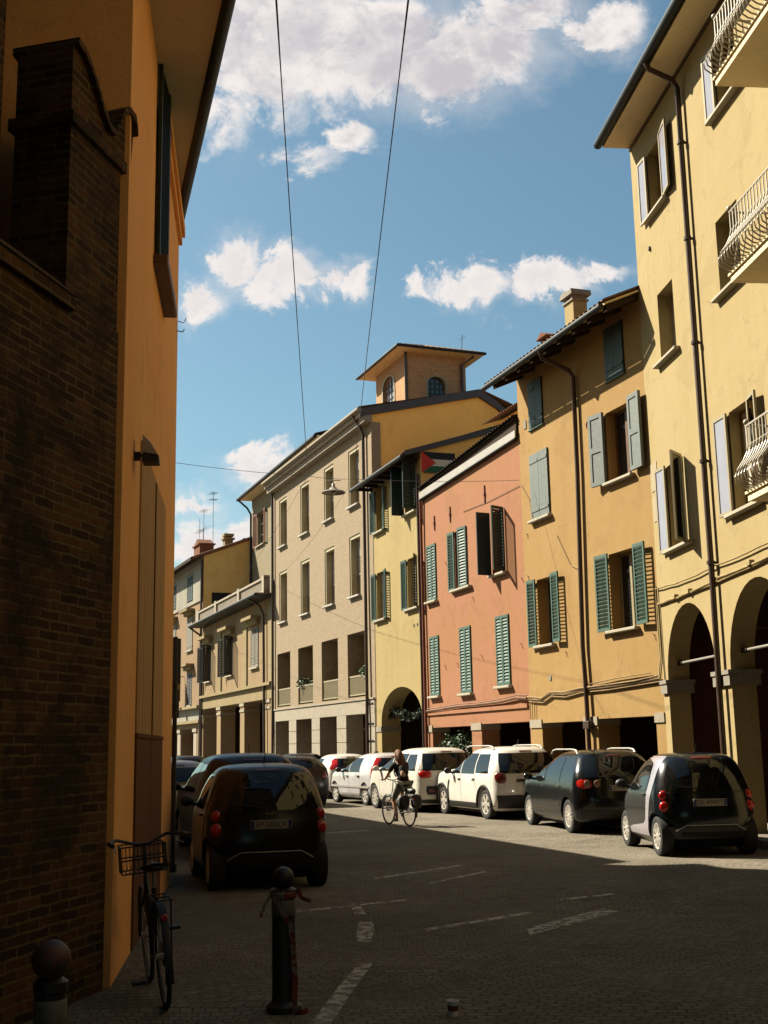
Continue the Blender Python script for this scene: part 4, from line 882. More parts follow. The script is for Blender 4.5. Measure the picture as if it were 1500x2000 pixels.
mb.build('roof', M['tile'], t)
MB().tube([(A[0][0], A[0][1], zc + .08), (A[1][0], A[1][1], zc + .08), (A[2][0], A[2][1], zc + .08)], 0.06, 8).build('gutter', M['gutter'], t)
MB().tube([(tx1 + .06, ty0 - .06, zc), (tx1 + .06, ty0 - .06, 14.2)], 0.06, 8).build('downpipe', M['brownpipe'], t)
MB().tube([(tx1 + .4, ty1 + .2, zc), (tx1 + .08, ty1 - .2, zc - .3), (tx1 + .08, ty1 - .2, 14.4)], 0.06, 8).build('downpipe', M['brownpipe'], t)
MB().tube([(tx1 - .3, ty1, zc + .4), (tx1 - .2, ty1, zc + 1.1)], 0.015, 5).tube([(tx1 - .5, ty1, zc + .95), (tx1 + .1, ty1, zc + .95)], 0.008, 5).build('antenna', M['iron'], t)

# ================================================================== two storey beige house with terrace
b = Bld('balustrade_house', 'low beige house with pedimented windows under a balustraded roof terrace', 'house', PT, HT, -15.6)
def ped(b, u0, u1, z0, z1):
    x0, x1 = u0 - b.u0, u1 - b.u0
    MB().box(x0 + .12, x1 - .12, -0.22, -0.002, z0, z0 + (z1 - z0) * .6).box(x0, x1, -0.5, -0.002, z0 + (z1 - z0) * .602, z1).build('pediment', M['beige'], b.e)
b.win(-14.7, -13.3, 5.46, 7.42, 0.2, 'blackwood', sill='sill', over=0.1)
b.leaf(-14.72, 5.44, 7.45, 0.66, 'l', 150, 'louver', 'blackwood', 0.05); b.leaf(-13.28, 5.44, 7.45, 0.66, 'r', 125, 'louver', 'blackwood', 0.05)
b.win(-9.35, -7.95, 5.48, 7.46, 0.2, 'blackwood', sill='sill', over=0.1)
b.leaf(-9.37, 5.46, 7.48, 0.66, 'l', 150, 'louver', 'blackwood', 0.05); b.leaf(-7.93, 5.46, 7.48, 0.66, 'r', 125, 'louver', 'blackwood', 0.05)
closedwin(b, -4.1, -2.65, 5.55, 7.5, 'louver', 'greywood', 'sill', off=0.02)
for u0, u1 in ((-14.95, -12.95), (-9.6, -7.6), (-4.3, -2.3)): ped(b, u0, u1, 7.6, 7.98)
b.hole(-15.3, -11.75, 0, 3.93, 0.8); b.hole(-10.8, -6.38, 0, 3.93, 0.8); b.hole(-5.48, -1.45, 0, 3.93, 0.8)
b.wall(rect(-15.6, 0, 0, 8.75), M['rosy'], depth=9)
W = 15.6
for a, c in ((-15.6, -15.2), (-11.25, -10.6), (-5.55, -4.85), (-0.7, 0)): MB().box(a - b.u0 + .004, c - b.u0 - .004, -0.07, -0.002, 4.72, 8.2).build('pilaster', M['beige'], b.e)
b.part('string_course', M['beige'], MB().box(0, W, -0.2, -0.002, 4.56, 4.7)); b.part('frieze', M['beige'], MB().box(0, W, -0.04, -0.002, 3.95, 4.558))
for a, c in ((-15.6, -15.3), (-11.75, -10.8), (-6.38, -5.48), (-1.45, -0.5)):
    x0, x1 = a - b.u0 - .015, c - b.u0 + .015
    o = MB().box(x0 + (.02 if a == -15.6 else 0), x1, -0.05, .82, 3.78, 3.93).box(x0 + (.02 if a == -15.6 else 0), x1, -0.035, .815, 3.5, 3.62).build('capital', M['stone'], b.e)
mb = MB(); mb.quad((0, 4, 0), (W, 4, 0), (W, 4, 4.2), (0, 4, 4.2)); mb.quad((0, .81, 4.1), (W, .81, 4.1), (W, 4, 4.1), (0, 4, 4.1)); mb.box(.02, .06, .9, 3.9, 0, 4); mb.box(W - .06, W - .02, .9, 3.9, 0, 4)
b.part('portico_interior', M['innerdark'], mb)
b.part('eave', M['blackwood'], MB().box(0.0, W, -0.80, -0.002, 8.62, 8.70))
b.part('terrace', M['pave'], MB().box(0.0, W, -0.82, 3.1, 8.703, 8.78))
mb = MB(); mb.tube([(0, -.84, 8.7), (W, -.84, 8.7)], .07, 8); b.part('gutter', M['gutter'], mb)
mb = MB()
posts = (0.0, 0.35, 5.0, 10.3, 15.2)
for p in posts: mb.box(p + .002, p + .4, -0.45, -0.15, 8.782, 9.6)
mb.box(0.0, W, -0.44, -0.16, 9.42, 9.52); mb.box(0.0, W, -0.42, -0.18, 8.785, 8.92)
n = 74
for i in range(n):
    x = .5 + (W - 1) * i / n
    if all(not (p - .15 < x < p + .5) for p in posts): mb.box(x, x + .11, -0.37, -0.23, 8.921, 9.419)
b.part('balustrade', M['stone'], mb)
pipe(b, [(-1.35, -.82, 8.65), (-1.3, -.3, 8.3), (-1.25, -.13, 7.9), (-1.2, -.12, 4.2), (-1.1, -.13, .05)], 'brownpipe', .06)
pipe(b, [(-15.5, -.82, 8.65), (-15.45, -.2, 8.2), (-15.4, -.12, 7.6), (-15.38, -.12, .05)], 'brownpipe', .06)

# ================================================================== tall house behind the terrace
b = Bld('tall_set_back_house', 'tall greyish house with red-brown shutters set back behind the balustraded terrace', 'house', (PT[0] + math.cos(R(HT)) * 2.9, PT[1] - math.sin(R(HT)) * 2.9), HT, -15.6)
b.win(-14.15, -12.65, 13.33, 15.3, .2, 'creamframe', sill='sill', over=.1, bars=2)
b.leaf(-14.17, 13.32, 15.3, .62, 'l', 172, 'louver', 'redwood', .05); b.leaf(-12.63, 13.32, 15.3, .62, 'r', 172, 'louver', 'redwood', .05)
b.win(-9.15, -7.65, 13.33, 15.3, .2, 'creamframe', sill='sill', over=.1, bars=2); b.win(-4.5, -3.0, 13.33, 15.3, .2, 'creamframe', sill='sill', over=.1, bars=2)
b.win(-9.15, -7.65, 9.5, 11.3, .2, 'creamframe', sill='sill', over=.1); b.win(-4.5, -3.0, 9.5, 11.3, .2, 'creamframe', sill='sill', over=.1)
b.wall(rect(-15.6, 0, 8, 16.4), M['grey'], depth=8)
b.part('soffit', M['soffit'], MB().box(-.3, W, -.75, .1, 16.402, 16.5))
mb = MB(); mb.tube([(-.35, -.8, 16.45), (W, -.8, 16.45)], .1, 8); b.part('gutter', M['gutter'], mb)
mb = MB(); corrugated(mb, -.35, W, -.8, 16.55, 4, 18, .22, .05, 8); mb.quad((-.35, 4, 18), (W, 4, 18), (W, 8, 16.5), (-.35, 8, 16.5)); b.part('roof', M['tiledark'], mb)
pipe(b, [(-15.75, -.8, 16.4), (-15.55, -.3, 15.9), (-15.45, -.1, 15.5), (-15.45, -.1, 9)], 'gutter', .06)

# ================================================================== far house with white top floor
b = Bld('white_topped_house', 'house at street end with whitish top floor, rosy walls and ochre blind gable', 'house', PL, HL, -14)
for a, c in ((-4.1, -2.75), (-8.9, -7.5), (-13, -11.7)):
    closedwin(b, a, c, 10.62, 12.2, 'louver', 'teal', off=.02)
    closedwin(b, a - .1, c + .1, 7.6, 9.58, 'plank', 'greywood', 'sill', off=.02)
    closedwin(b, a, c, 4.3, 6.22, 'louver', 'blackwood', 'sill', off=.0)
    ped(b, a - .35, c + .55, 9.72, 10.05); ped(b, a - .3, c + .5, 6.4, 6.75)
for a, c in ((-13.6, -11), (-10.2, -6.6), (-5.6, -2.2)): b.hole(a, c, 0, 2.9, .7)
b.wall(rect(-14, 0, 0, 12.9), M['rose'], ends=(True, False), depth=9)
b.part('top_floor', M['white'], MB().sheet(rect(0, 14, 10.38, 12.9), [(rect(a + 14 - .12, c + 14 + .12, 10.55, 12.3), .02) for a, c in ((-4.1, -2.75), (-8.9, -7.5), (-13, -11.7))], -.03).box(0, 14, -.08, -.031, 10.30, 10.38))
b.part('ledge', M['beige'], MB().box(0, 14, -.35, -.002, 4.05, 4.2).box(0, 14, -.25, -.002, 3.2, 3.36))
b.part('frieze', M['white'], MB().box(0, 14, -.05, -.002, 3.362, 4.048))
for a, c in ((-14, -13.6), (-11, -10.2), (-6.6, -5.6), (-2.2, -1.2)): MB().box(a + 14.004, c + 14.02, -.08, .72, 2.7, 2.9).box(a + 14.1, c + 13.9, -.02, .6, 0, 2.698).build('column', M['stone'], b.e)
mb = MB(); mb.quad((0, 4, 0), (14, 4, 0), (14, 4, 4.2), (0, 4, 4.2)); mb.quad((0, .71, 3), (14, .71, 3), (14, 4, 3), (0, 4, 3)); b.part('portico_interior', M['inner'], mb)
tl = math.tan(R(21))
b.part('gable', M['ochre2'], MB().quad((14, 0, 0), (14, 9, 0), (14, 9, 12.9), (14, 4.5, 12.9 + 4.5 * tl), (14, 0, 12.9)))
MB().box(14.003, 14.02, .5, 2.0, 10.0, 10.75).build('gable_window', M['matte'], b.e)
mb = MB(); corrugated(mb, -.1, 14.15, -.75, 12.78, 4.5, 13.02 + 4.5 * tl, .22, .05, 10); mb.quad((-.1, 4.5, 13.02 + 4.5 * tl), (14.15, 4.5, 13.02 + 4.5 * tl), (14.15, 9.3, 12.9), (-.1, 9.3, 12.9)); b.part('roof', M['tile'], mb)
b.part('eave', M['eavewood'], MB().add([(-.1, -.72, 12.66), (14.1, -.72, 12.66), (14.1, 0, 12.9), (-.1, 0, 12.9)], [(0, 1, 2, 3)]).box(-.1, 14.1, -.8, -.73, 12.62, 12.8))
mb = MB().add([(14.003, -.7, 12.66), (14.12, -.7, 12.66), (14.12, 4.5, 12.9 + 4.5 * tl), (14.003, 4.5, 12.9 + 4.5 * tl), (14.003, -.7, 12.82), (14.12, -.7, 12.82), (14.12, 4.5, 13.1 + 4.5 * tl), (14.003, 4.5, 13.1 + 4.5 * tl)], [(0, 3, 2, 1), (4, 5, 6, 7), (0, 1, 5, 4), (1, 2, 6, 5), (2, 3, 7, 6), (3, 0, 4, 7)])
b.part('verge', M['redwood'], mb)
pipe(b, [(-.1, -.1, 12.7), (-.12, -.1, 9), (-.15, -.12, .05)], 'brownpipe', .07)
c = MB().box(8.3, 9.9, .7, 1.6, 13, 14.3).build('chimney', M['brick_s'], b.e)
MB().box(8.2, 10.0, .6, 1.7, 14.301, 14.38).prism([(8.3, 14.381), (9.9, 14.381), (9.1, 14.75)], .7, 1.6).build('cowl', M['brick_s'], c)
c = MB().box(12.2, 12.7, 1.6, 2.1, 13.4, 14.2).build('chimney', M['beige'], b.e)
MB().box(12.1, 12.8, 1.5, 2.2, 14.201, 14.3).box(12.15, 12.75, 1.55, 2.15, 14.4, 14.55).box(12.3, 12.6, 1.7, 2.0, 14.301, 14.399).build('cowl', M['beige'], c)
def antenna(b, x, y, z0, z1, arms):
    mb = MB().tube([(x, y, z0), (x, y, z1)], .015, 5)
    for zz, l in arms:
        mb.tube([(x - l, y, zz), (x + l, y, zz)], .009, 4)
        for k in range(5): mb.tube([(x - l + 2 * l * k / 4, y - .25, zz), (x - l + 2 * l * k / 4, y + .25, zz)], .007, 4)
    mb.build('antenna', M['iron'], b.e)
antenna(b, 11.3, 1.2, 13.2, 17.4, ((17.3, .35), (16.9, .25)))
antenna(b, 4.6, 2.2, 13.4, 17.6, ((17.5, .5),))
antenna(b, 7.4, 1.5, 13.4, 15.8, ((15.7, 1.1),))
antenna(b, 3.4, 2.2, 13.4, 17.2, ((16.3, .8),))

# ================================================================== farther roofs
b = Bld('hip_roofed_house', 'far ochre house with a dark overhanging hipped roof seen above the white topped house', 'house', (PL[0] + math.cos(R(HL)) * 9.5, PL[1] - math.sin(R(HL)) * 9.5), HL, -34)
b.win(-30, -28.8, 15.4, 16.6, .2, 'blackwood'); b.win(-26, -24.8, 15.4, 16.6, .2, 'blackwood')
b.wall(rect(-34, -22, 0, 17.6), M['ochre'], depth=9)
b.part('soffit', M['eavewood'], MB().box(-1.4, 13.4, -1.4, 10.4, 17.6, 17.75))
mb = MB(); mb.add([(-1.5, -1.5, 17.76), (13.5, -1.5, 17.76), (13.5, 10.5, 17.76), (-1.5, 10.5, 17.76), (4, 4.5, 19.3), (8, 4.5, 19.3)], [(0, 1, 5, 4), (1, 2, 5), (2, 3, 4, 5), (3, 0, 4)]); b.part('roof', M['tiledark'], mb)
mb = MB(); corrugated(mb, -2, 16, -4, 15.2, -.1, 16.3, .3, .1, 6); mb.box(-2, 16, -4, -.1, 14.6, 15.2); b.part('lean_to_roof', M['tile'], mb)

# ================================================================== shaded orange house on the left (two straight fronts meeting at a corner)
Nn, Cc, Ee = (-2.124, 9.497), (-2.934, 16.5), (-4.49, 21.97)
b = Bld('shaded_orange_house', 'orange house in shadow at left with dark green shutters and boarded gateway', 'house', Nn, -6.6, 0, left=True)
LW = 7.05
b.hole(1.6, 5.0, 0, 4.66, .05)
b.hole(2.7, 4.15, 6.98, 9.55, .12)
mbw = MB().sheet(rect(0, LW, 0, 9.9), b.holes, 0.0)
mi = Matrix.Rotation(-R(96.6), 4, 'Z')
def loc(p): v = mi @ Vector((p[0] - Nn[0], p[1] - Nn[1], 0)); return (v.x, v.y)
ex, ey = loc(Ee); ax, ay = loc(Cc)
mbw.quad((ax, ay, 0), (ex, ey, 0), (ex, ey, 9.9), (ax, ay, 9.9))
mbw.quad((ex, ey, 0), (ex - .5, 9, 0), (ex - .5, 9, 9.9), (ex, ey, 9.9))
mbw.quad((0, 0, 0), (-.4, 10, 0), (-.4, 10, 14.5), (0, 0.001, 14.5))
mbw.quad((0, 0.003, 9.9), (0, 0.003, 14.5), (3.6, 0.003, 14.5), (3.6, 0.003, 9.9))
mbw.build('wall', M['left'], b.e)
b.leaf(2.72, 7.0, 9.54, .70, 'l', 4, 'louver', 'darkgreen', .04, slat=.06); b.leaf(4.13, 7.0, 9.54, .70, 'r', 4, 'louver', 'darkgreen', .04, slat=.06)
MB().quad((2.7, .119, 6.98), (4.15, .119, 6.98), (4.15, .119, 9.55), (2.7, .119, 9.55)).build('window', M['matte'], b.e)
b.sill(2.6, 4.3, 6.97, M['brownwood'], d=.16, t=.1)
mb = MB()
k = 24
for i in range(k):
    x0 = 1.61 + (4.99 - 1.61) * i / k; x1 = 1.61 + (4.99 - 1.61) * (i + 1) / k
    mb.box(x0 + .001, x1 - .001, -.018 + random.uniform(0, .003), .045, 1.9, 4.65)
b.part('boarded_gate', M['boards'], mb)
mb = MB(); mb.box(1.61, 3.28, -.02, .045, .02, 1.895); mb.box(3.31, 4.99, -.02, .045, .02, 1.895); mb.box(1.61, 4.99, -.03, -.021, 1.86, 1.895); mb.box(3.28, 3.31, -.03, -.019, 1.9, 4.6)
b.part('gate_door', M['darkwood'], mb)
# straight eave of the roof, running over both fronts
ea, eb = loc((-1.05, 9.4)), loc((-2.93, 16.4)); ec = loc((-4.75, 22.6)); ed = loc((-10.5, 22)); eg = loc((-9, 9))
poly = [ea, eb, ec, ed, eg]
b.part('soffit', M['soffit'], MB().plan(poly, 9.28, 9.36))
d = Vector((eb[0] - ea[0], eb[1] - ea[1], 0)).normalized()
mb = MB().tube([(ea[0] - d.x * 3, ea[1] - d.y * 3, 9.33), (eb[0], eb[1], 9.33), (ec[0], ec[1], 9.33)], .085, 10); b.part('gutter', M['gutter'], mb, smooth=60)
mb = MB().plan([(p[0], p[1]) for p in poly], 9.363, 9.42); mb.add([(ea[0], ea[1], 9.43), (eb[0], eb[1], 9.43), (ec[0], ec[1], 9.43), (ed[0], ed[1], 11.5), (eg[0], eg[1], 11.5)], [(0, 1, 2, 3, 4)]); b.part('roof', M['tile'], mb)
mb = MB(); mb.box(3.7, LW, -.05, -.002, 9.0, 9.27); mb.box(3.7, LW, -.09, -.002, 9.12, 9.275); b.part('cornice', M['left'], mb)
# taller rear wing of the same house, unseen; height raised to block sky light
pa = [loc(p) for p in ((-6.5, 23.0), (-14, 21.5), (-12.5, 4.5), (-5.4, 5.5), (-5.0, 9.4))]
b.part('rear_wing', M['left'], MB().plan(pa, 0, 19.2))
b.part('rear_roof', M['tile'], MB().plan(pa, 19.203, 19.6))
mb = MB(); mb.tube([(LW - .04, -.003, 7.82), (LW - .02, -.08, 7.80), (LW, -.11, 7.84), (LW, -.11, 7.88)], .006, 5); mb.tube([(LW - .3, -.003, 7.58), (LW - .28, -.09, 7.57), (LW - .26, -.11, 7.62)], .008, 5); b.part('wire_hook', M['iron'], mb)
lp = thing('wall_lamp', 'small angled wall lamp on the shaded orange wall above the boarded gateway', 'wall lamp', b.e.location, b.e.rotation_euler.z)
MB().box(.93, 1.0, -.06, -.002, 4.30, 4.37).tube([(.965, -.06, 4.34), (.965, -.10, 4.35)], .016, 8).build('bracket', M['black'], lp)
MB().add([(.88, -.08, 4.36), (1.06, -.08, 4.36), (1.06, -.22, 4.33), (.88, -.22, 4.33), (.89, -.08, 4.52), (1.05, -.08, 4.52), (1.05, -.15, 4.45), (.89, -.15, 4.45)], [(0, 3, 2, 1), (4, 5, 6, 7), (0, 1, 5, 4), (1, 2, 6, 5), (2, 3, 7, 6), (3, 0, 4, 7)]).build('housing', M['zinc'], lp)
MB().box(.88, 1.06, -.225, -.08, 4.27, 4.328).build('lens', M['black'], lp)
left = b
# lower house beyond it (round the bend) whose eave throws the far shadow on the road
b = Bld('lower_orange_house', 'lower plastered house round the bend beyond the shaded orange house', 'house', (-4.72, 22.35), -19.5, 0, left=True)
b.win(2, 3, 4.5, 6.2, .2, 'blackwood'); b.win(6, 7, 4.5, 6.2, .2, 'blackwood'); b.win(10, 11, 4.5, 6.2, .2, 'blackwood'); b.win(15, 16, 4.5, 6.2, .2, 'blackwood'); b.hole(3.5, 5, 0, 2.4, .2)
b.wall(rect(0, 26, 0, 8.0), M['rose'], depth=8)
b.part('door', M['darkwood'], MB().box(3.51, 4.99, .15, .19, .01, 2.39))
mb = MB(); corrugated(mb, -.1, 26.2, -.4, 8.02, 4, 9.4, .22, .05, 6); mb.quad((-.1, 4, 9.4), (26.2, 4, 9.4), (26.2, 8, 8), (-.1, 8, 8)); mb.box(-.1, 26.2, -.38, .1, 8.0, 8.03); b.part('roof', M['tile'], mb)

# ================================================================== old brick gateway wall
b = Bld('old_brick_wall', 'weathered dark brick wall with a scroll-topped pier at left edge', 'wall', (-2.157, 9.4), 14, 0, left=True)
mb = MB(); mb.box(-24, -.002, 0.0, .5, 0, 5.12); b.part('lower_wall', M['brick_l'], mb)
mb = MB(); mb.add([(-24, -.07, 5.12), (-.83, -.07, 5.12), (-.83, .1, 5.28), (-24, .1, 5.28), (-24, .5, 5.12), (-.83, .5, 5.12), (-.83, .5, 5.3), (-24, .5, 5.3)], [(0, 1, 2, 3), (0, 4, 5, 1), (3, 2, 6, 7), (1, 5, 6, 2)]); mb.box(-24, -.8, -.05, -.003, 5.02, 5.12)
b.part('coping', M['brick_l'], mb)
mb = MB(); mb.box(-.83, .02, .03, .52, 5.121, 6.56); b.part('pier', M['brick_l'], mb)
mb = MB(); mb.box(-.87, .06, -.01, .56, 6.561, 6.66); b.part('pier_ledge', M['brick_l'], mb)
pr = [(-.83, 6.662), (.20, 6.662), (.24, 7.0), (.20, 7.12), (.08, 7.14), (-.02, 7.06), (-.08, 6.92), (-.16, 6.80), (-.26, 6.80), (-.36, 6.88), (-.48, 7.02), (-.62, 7.16), (-.72, 7.22), (-.83, 7.24)]
mb = MB().prism(pr, .03, .52); b.part('scroll', M['brick_l'], mb)
mb = MB(); top = pr[2:]
for i in range(len(top) - 1):
    (xa, za), (xb, zb) = top[i], top[i + 1]
    mb.add([(xa, -.02, za), (xb, -.02, zb), (xb, .57, zb), (xa, .57, za), (xa, -.02, za + .06), (xb, -.02, zb + .06), (xb, .57, zb + .06), (xa, .57, za + .06)], [(0, 3, 2, 1), (4, 5, 6, 7), (0, 1, 5, 4), (1, 2, 6, 5), (2, 3, 7, 6), (3, 0, 4, 7)])
b.part('scroll_moulding', M['brick_l'], mb)
mb = MB(); mb.box(-24, -1.18, .42, 1.5, 5.2, 17.6); b.part('upper_wall', M['brick_l'], mb)  # unseen height and length added to shut out sky light
mb = MB(); mb.box(-24, -1.08, .34, 1.6, 7.75, 7.95); b.part('cornice', M['brick_l'], mb)

# ================================================================== unseen house added behind the viewer to block sky and deepen shade
b = Bld('sky_blocking_house', 'unseen tall brown house on an arch, added behind the viewpoint to block sky', 'house', (11.0, -2.5), 90, 0)
for u in (4, 8, 12, 16):
    for z in (8.5, 12, 15.5, 19): b.win(u, u + 1, z, z + 1.7, .2, 'brownwood', sill='sill')
b.harch(6.5, 12.5, 0, 3.6, 6.4, .5)
b.wall(rect(2.5, 20, 0, 22.5), M['innerdark'], depth=9, back=False)
mb = MB(); mb.grid(lambda q, c: (9.5 + 3.001 * math.cos(math.pi * q) , .5 + 8.5 * c, 3.6 + 2.8 * math.sin(math.pi * q)), 18, 1); mb.quad((6.5, .5, 0), (6.5, 9, 0), (6.5, 9, 3.6), (6.5, .5, 3.6)); mb.quad((12.5, .5, 0), (12.5, 9, 0), (12.5, 9, 3.6), (12.5, .5, 3.6)); b.part('passage_vault', M['innerdark'], mb)
mb = MB(); corrugated(mb, 2.2, 20.3, -.7, 22.4, 4, 24.1, .25, .05, 6); mb.quad((2.2, 4, 24.1), (20.3, 4, 24.1), (20.3, 9.5, 22.5), (2.2, 9.5, 22.5)); b.part('roof', M['tile'], mb)
# ================================================================== cars
def mono(xs, ys):
    """monotone cubic interpolation"""
    n = len(xs); d = [(ys[i + 1] - ys[i]) / (xs[i + 1] - xs[i]) for i in range(n - 1)]
    m = [d[0]] + [0 if d[i - 1] * d[i] <= 0 else 2 * d[i - 1] * d[i] / (d[i - 1] + d[i]) for i in range(1, n - 1)] + [d[-1]]
    def f(x):
        if x <= xs[0]: return ys[0]
        if x >= xs[-1]: return ys[-1]
        i = max(k for k in range(n - 1) if xs[k] <= x)
        h = xs[i + 1] - xs[i]; t = (x - xs[i]) / h
        return (2*t**3 - 3*t*t + 1) * ys[i] + (t**3 - 2*t*t + t) * h * m[i] + (-2*t**3 + 3*t*t) * ys[i + 1] + (t**3 - t*t) * h * m[i + 1]
    return f

class Car:
    def __init__(s, name, label, cat, rl, h, sp, group=None):
        s.sp = sp; s.W = sp['W']
        f = (math.sin(R(h)), math.cos(R(h))); l = (-math.cos(R(h)), math.sin(R(h)))
        xr = sp['wx'][0]; k = s.W / 2 - 0.04
        s.e = thing(name, label, cat, (rl[0] - xr * f[0] - k * l[0], rl[1] - xr * f[1] - k * l[1], 0), R(90 - h), group)
        rows = sp['rows']; zs = [r[0] for r in rows]
        s.xr, s.xf, s.w, s.n = (mono(zs, [r[i] for r in rows]) for i in (1, 2, 3, 4))
        s.z0, s.z1 = zs[0], zs[-1]
        s.paint = sp['paint']
    def ends(s, z):
        xr, xf, w = s.xr(z), s.xf(z), s.w(z); h = (xf - xr) / 2 * .96
        return xr, xf, w, min(s.sp.get('rr', .36), h), min(s.sp.get('rf', .70), h)
    MM = 2.5
    def sy(s, x, z):
        xr, xf, w, rr, rf = s.ends(z); m = s.MM
        if x - xr < rr: return w * max(0, 1 - min(1, max(0, 1 - (x - xr) / rr)) ** m) ** (1 / m)
        if xf - x < rf: return w * max(0, 1 - min(1, max(0, 1 - (xf - x) / rf)) ** m) ** (1 / m)
        return w
    def rx(s, y, z):
        xr, xf, w, rr, rf = s.ends(z); m = s.MM; return xr + rr * (1 - max(0, 1 - min(1, abs(y / w)) ** m) ** (1 / m))
    def fx(s, y, z):
        xr, xf, w, rr, rf = s.ends(z); m = s.MM; return xf - rf * (1 - max(0, 1 - min(1, abs(y / w)) ** m) ** (1 / m))
    def body(s):
        zs = []; n = 46; m = s.MM
        for i in range(n + 1): zs.append(s.z0 + (s.z1 - s.z0) * i / n)
        zs = zs[:-1] + [s.z1 - (s.z1 - zs[-2]) * .5, s.z1 - (s.z1 - zs[-2]) * .15, s.z1]
        vs = []; Q = 14; T = 16
        for z in zs:
            xr, xf, w, rr, rf = s.ends(z); half = []
            for i in range(Q): 
                a = math.pi / 2 * i / Q; half.append((xr + rr * (1 - math.cos(a) ** (2 / m)), w * math.sin(a) ** (2 / m)))
            for i in range(T): half.append((xr + rr + (xf - rf - xr - rr) * i / T, w))
            for i in range(Q + 1):
                a = math.pi / 2 * i / Q; half.append((xf - rf * (1 - math.sin(a) ** (2 / m)), w * math.cos(a) ** (2 / m) if i < Q else 0.0))
            ring = half + [(x, -y) for x, y in half[-2:0:-1]]
            K = len(ring); vs += [(x, y, z) for x, y in ring]
        fs = []
        for j in range(len(zs) - 1):
            for k in range(K): fs.append((j * K + k, j * K + (k + 1) % K, (j + 1) * K + (k + 1) % K, (j + 1) * K + k))
        fs.append(tuple(range(K))[::-1])
        fs.append(tuple((len(zs) - 1) * K + k for k in range(K)))
        mb = MB().add(vs, fs)
        o = mb.build('body', s.paint, s.e)
        cut = MB(); r = s.sp['r']
        for x in s.sp['wx']:
            for sg in (1, -1):
                y0, y1 = sorted((sg * (s.W / 2 - .24), sg * (s.W / 2 + .2)))
                cut.lathe([(0.0001, y0), (r + .055, y0), (r + .055, y1), (0.0001, y1)], 36, 'Y', (x, 0, r))
        c = cut.build('cutter', M['matte'], s.e)
        md = o.modifiers.new('wells', 'BOOLEAN'); md.object = c; md.operation = 'DIFFERENCE'; md.solver = 'EXACT'
        dg = bpy.context.evaluated_depsgraph_get(); dg.update()
        me = bpy.data.meshes.new_from_object(o.evaluated_get(dg)); o.modifiers.clear()
        old = o.data; o.data = me; bpy.data.meshes.remove(old); bpy.data.objects.remove(c)
        me.materials.clear(); me.materials.append(s.paint)
        for p in me.polygons: p.use_smooth = True; p.material_index = 0
        me.set_sharp_from_angle(angle=R(42))
        # dark floor of the wheel wells
        s.b = o
        MB().bbox(s.sp['wx'][0] - .05, s.sp['wx'][1] + .1, -s.W / 2 + .26, s.W / 2 - .26, .11, .24, .03).build('underbody', M['matte'], s.e)
        return o
    def panel(s, name, mat, rows, off=.006, sides=(1, -1), nz=14, nx=10, parent=None, skirt=.012):
        zs = [r[0] for r in rows]; fa = mono(zs, [r[1] for r in rows]); fb = mono(zs, [r[2] for r in rows]); out = []
        for sg in sides:
            def fn(a, c, o=off):
                z = zs[0] + (zs[-1] - zs[0]) * c; x = fa(z) + (fb(z) - fa(z)) * a
                return (x, sg * (s.sy(x, z) + o), z)
            mb = MB().grid(fn, nx, nz)
            ring = [(i / nx, 0) for i in range(nx)] + [(1, j / nz) for j in range(nz)] + [(1 - i / nx, 1) for i in range(nx)] + [(0, 1 - j / nz) for j in range(nz)]
            n = len(ring); mb.add([fn(*q) for q in ring] + [fn(*q, off - skirt) for q in ring], [(i, (i + 1) % n, (i + 1) % n + n, i + n) for i in range(n)])
            out.append(mb.build(name, mat, parent or s.e, smooth=50))
        return out
    def rear(s, name, mat, rows, off=.006, front=False, nz=12, ny=16, parent=None, skirt=.015):
        zs = [r[0] for r in rows]; fa = mono(zs, [r[1] for r in rows]); fb = mono(zs, [r[2] for r in rows])
        def fn(a, c, o=off):
            z = zs[0] + (zs[-1] - zs[0]) * c; y = fa(z) + (fb(z) - fa(z)) * a
            return ((s.fx(y, z) + o) if front else (s.rx(y, z) - o), y, z)
        mb = MB().grid(fn, ny, nz)
        ring = [(i / ny, 0) for i in range(ny)] + [(1, j / nz) for j in range(nz)] + [(1 - i / ny, 1) for i in range(ny)] + [(0, 1 - j / nz) for j in range(nz)]
        n = len(ring); mb.add([fn(*q) for q in ring] + [fn(*q, off - skirt) for q in ring], [(i, (i + 1) % n, (i + 1) % n + n, i + n) for i in range(n)])
        return mb.build(name, mat, parent or s.e, smooth=50)
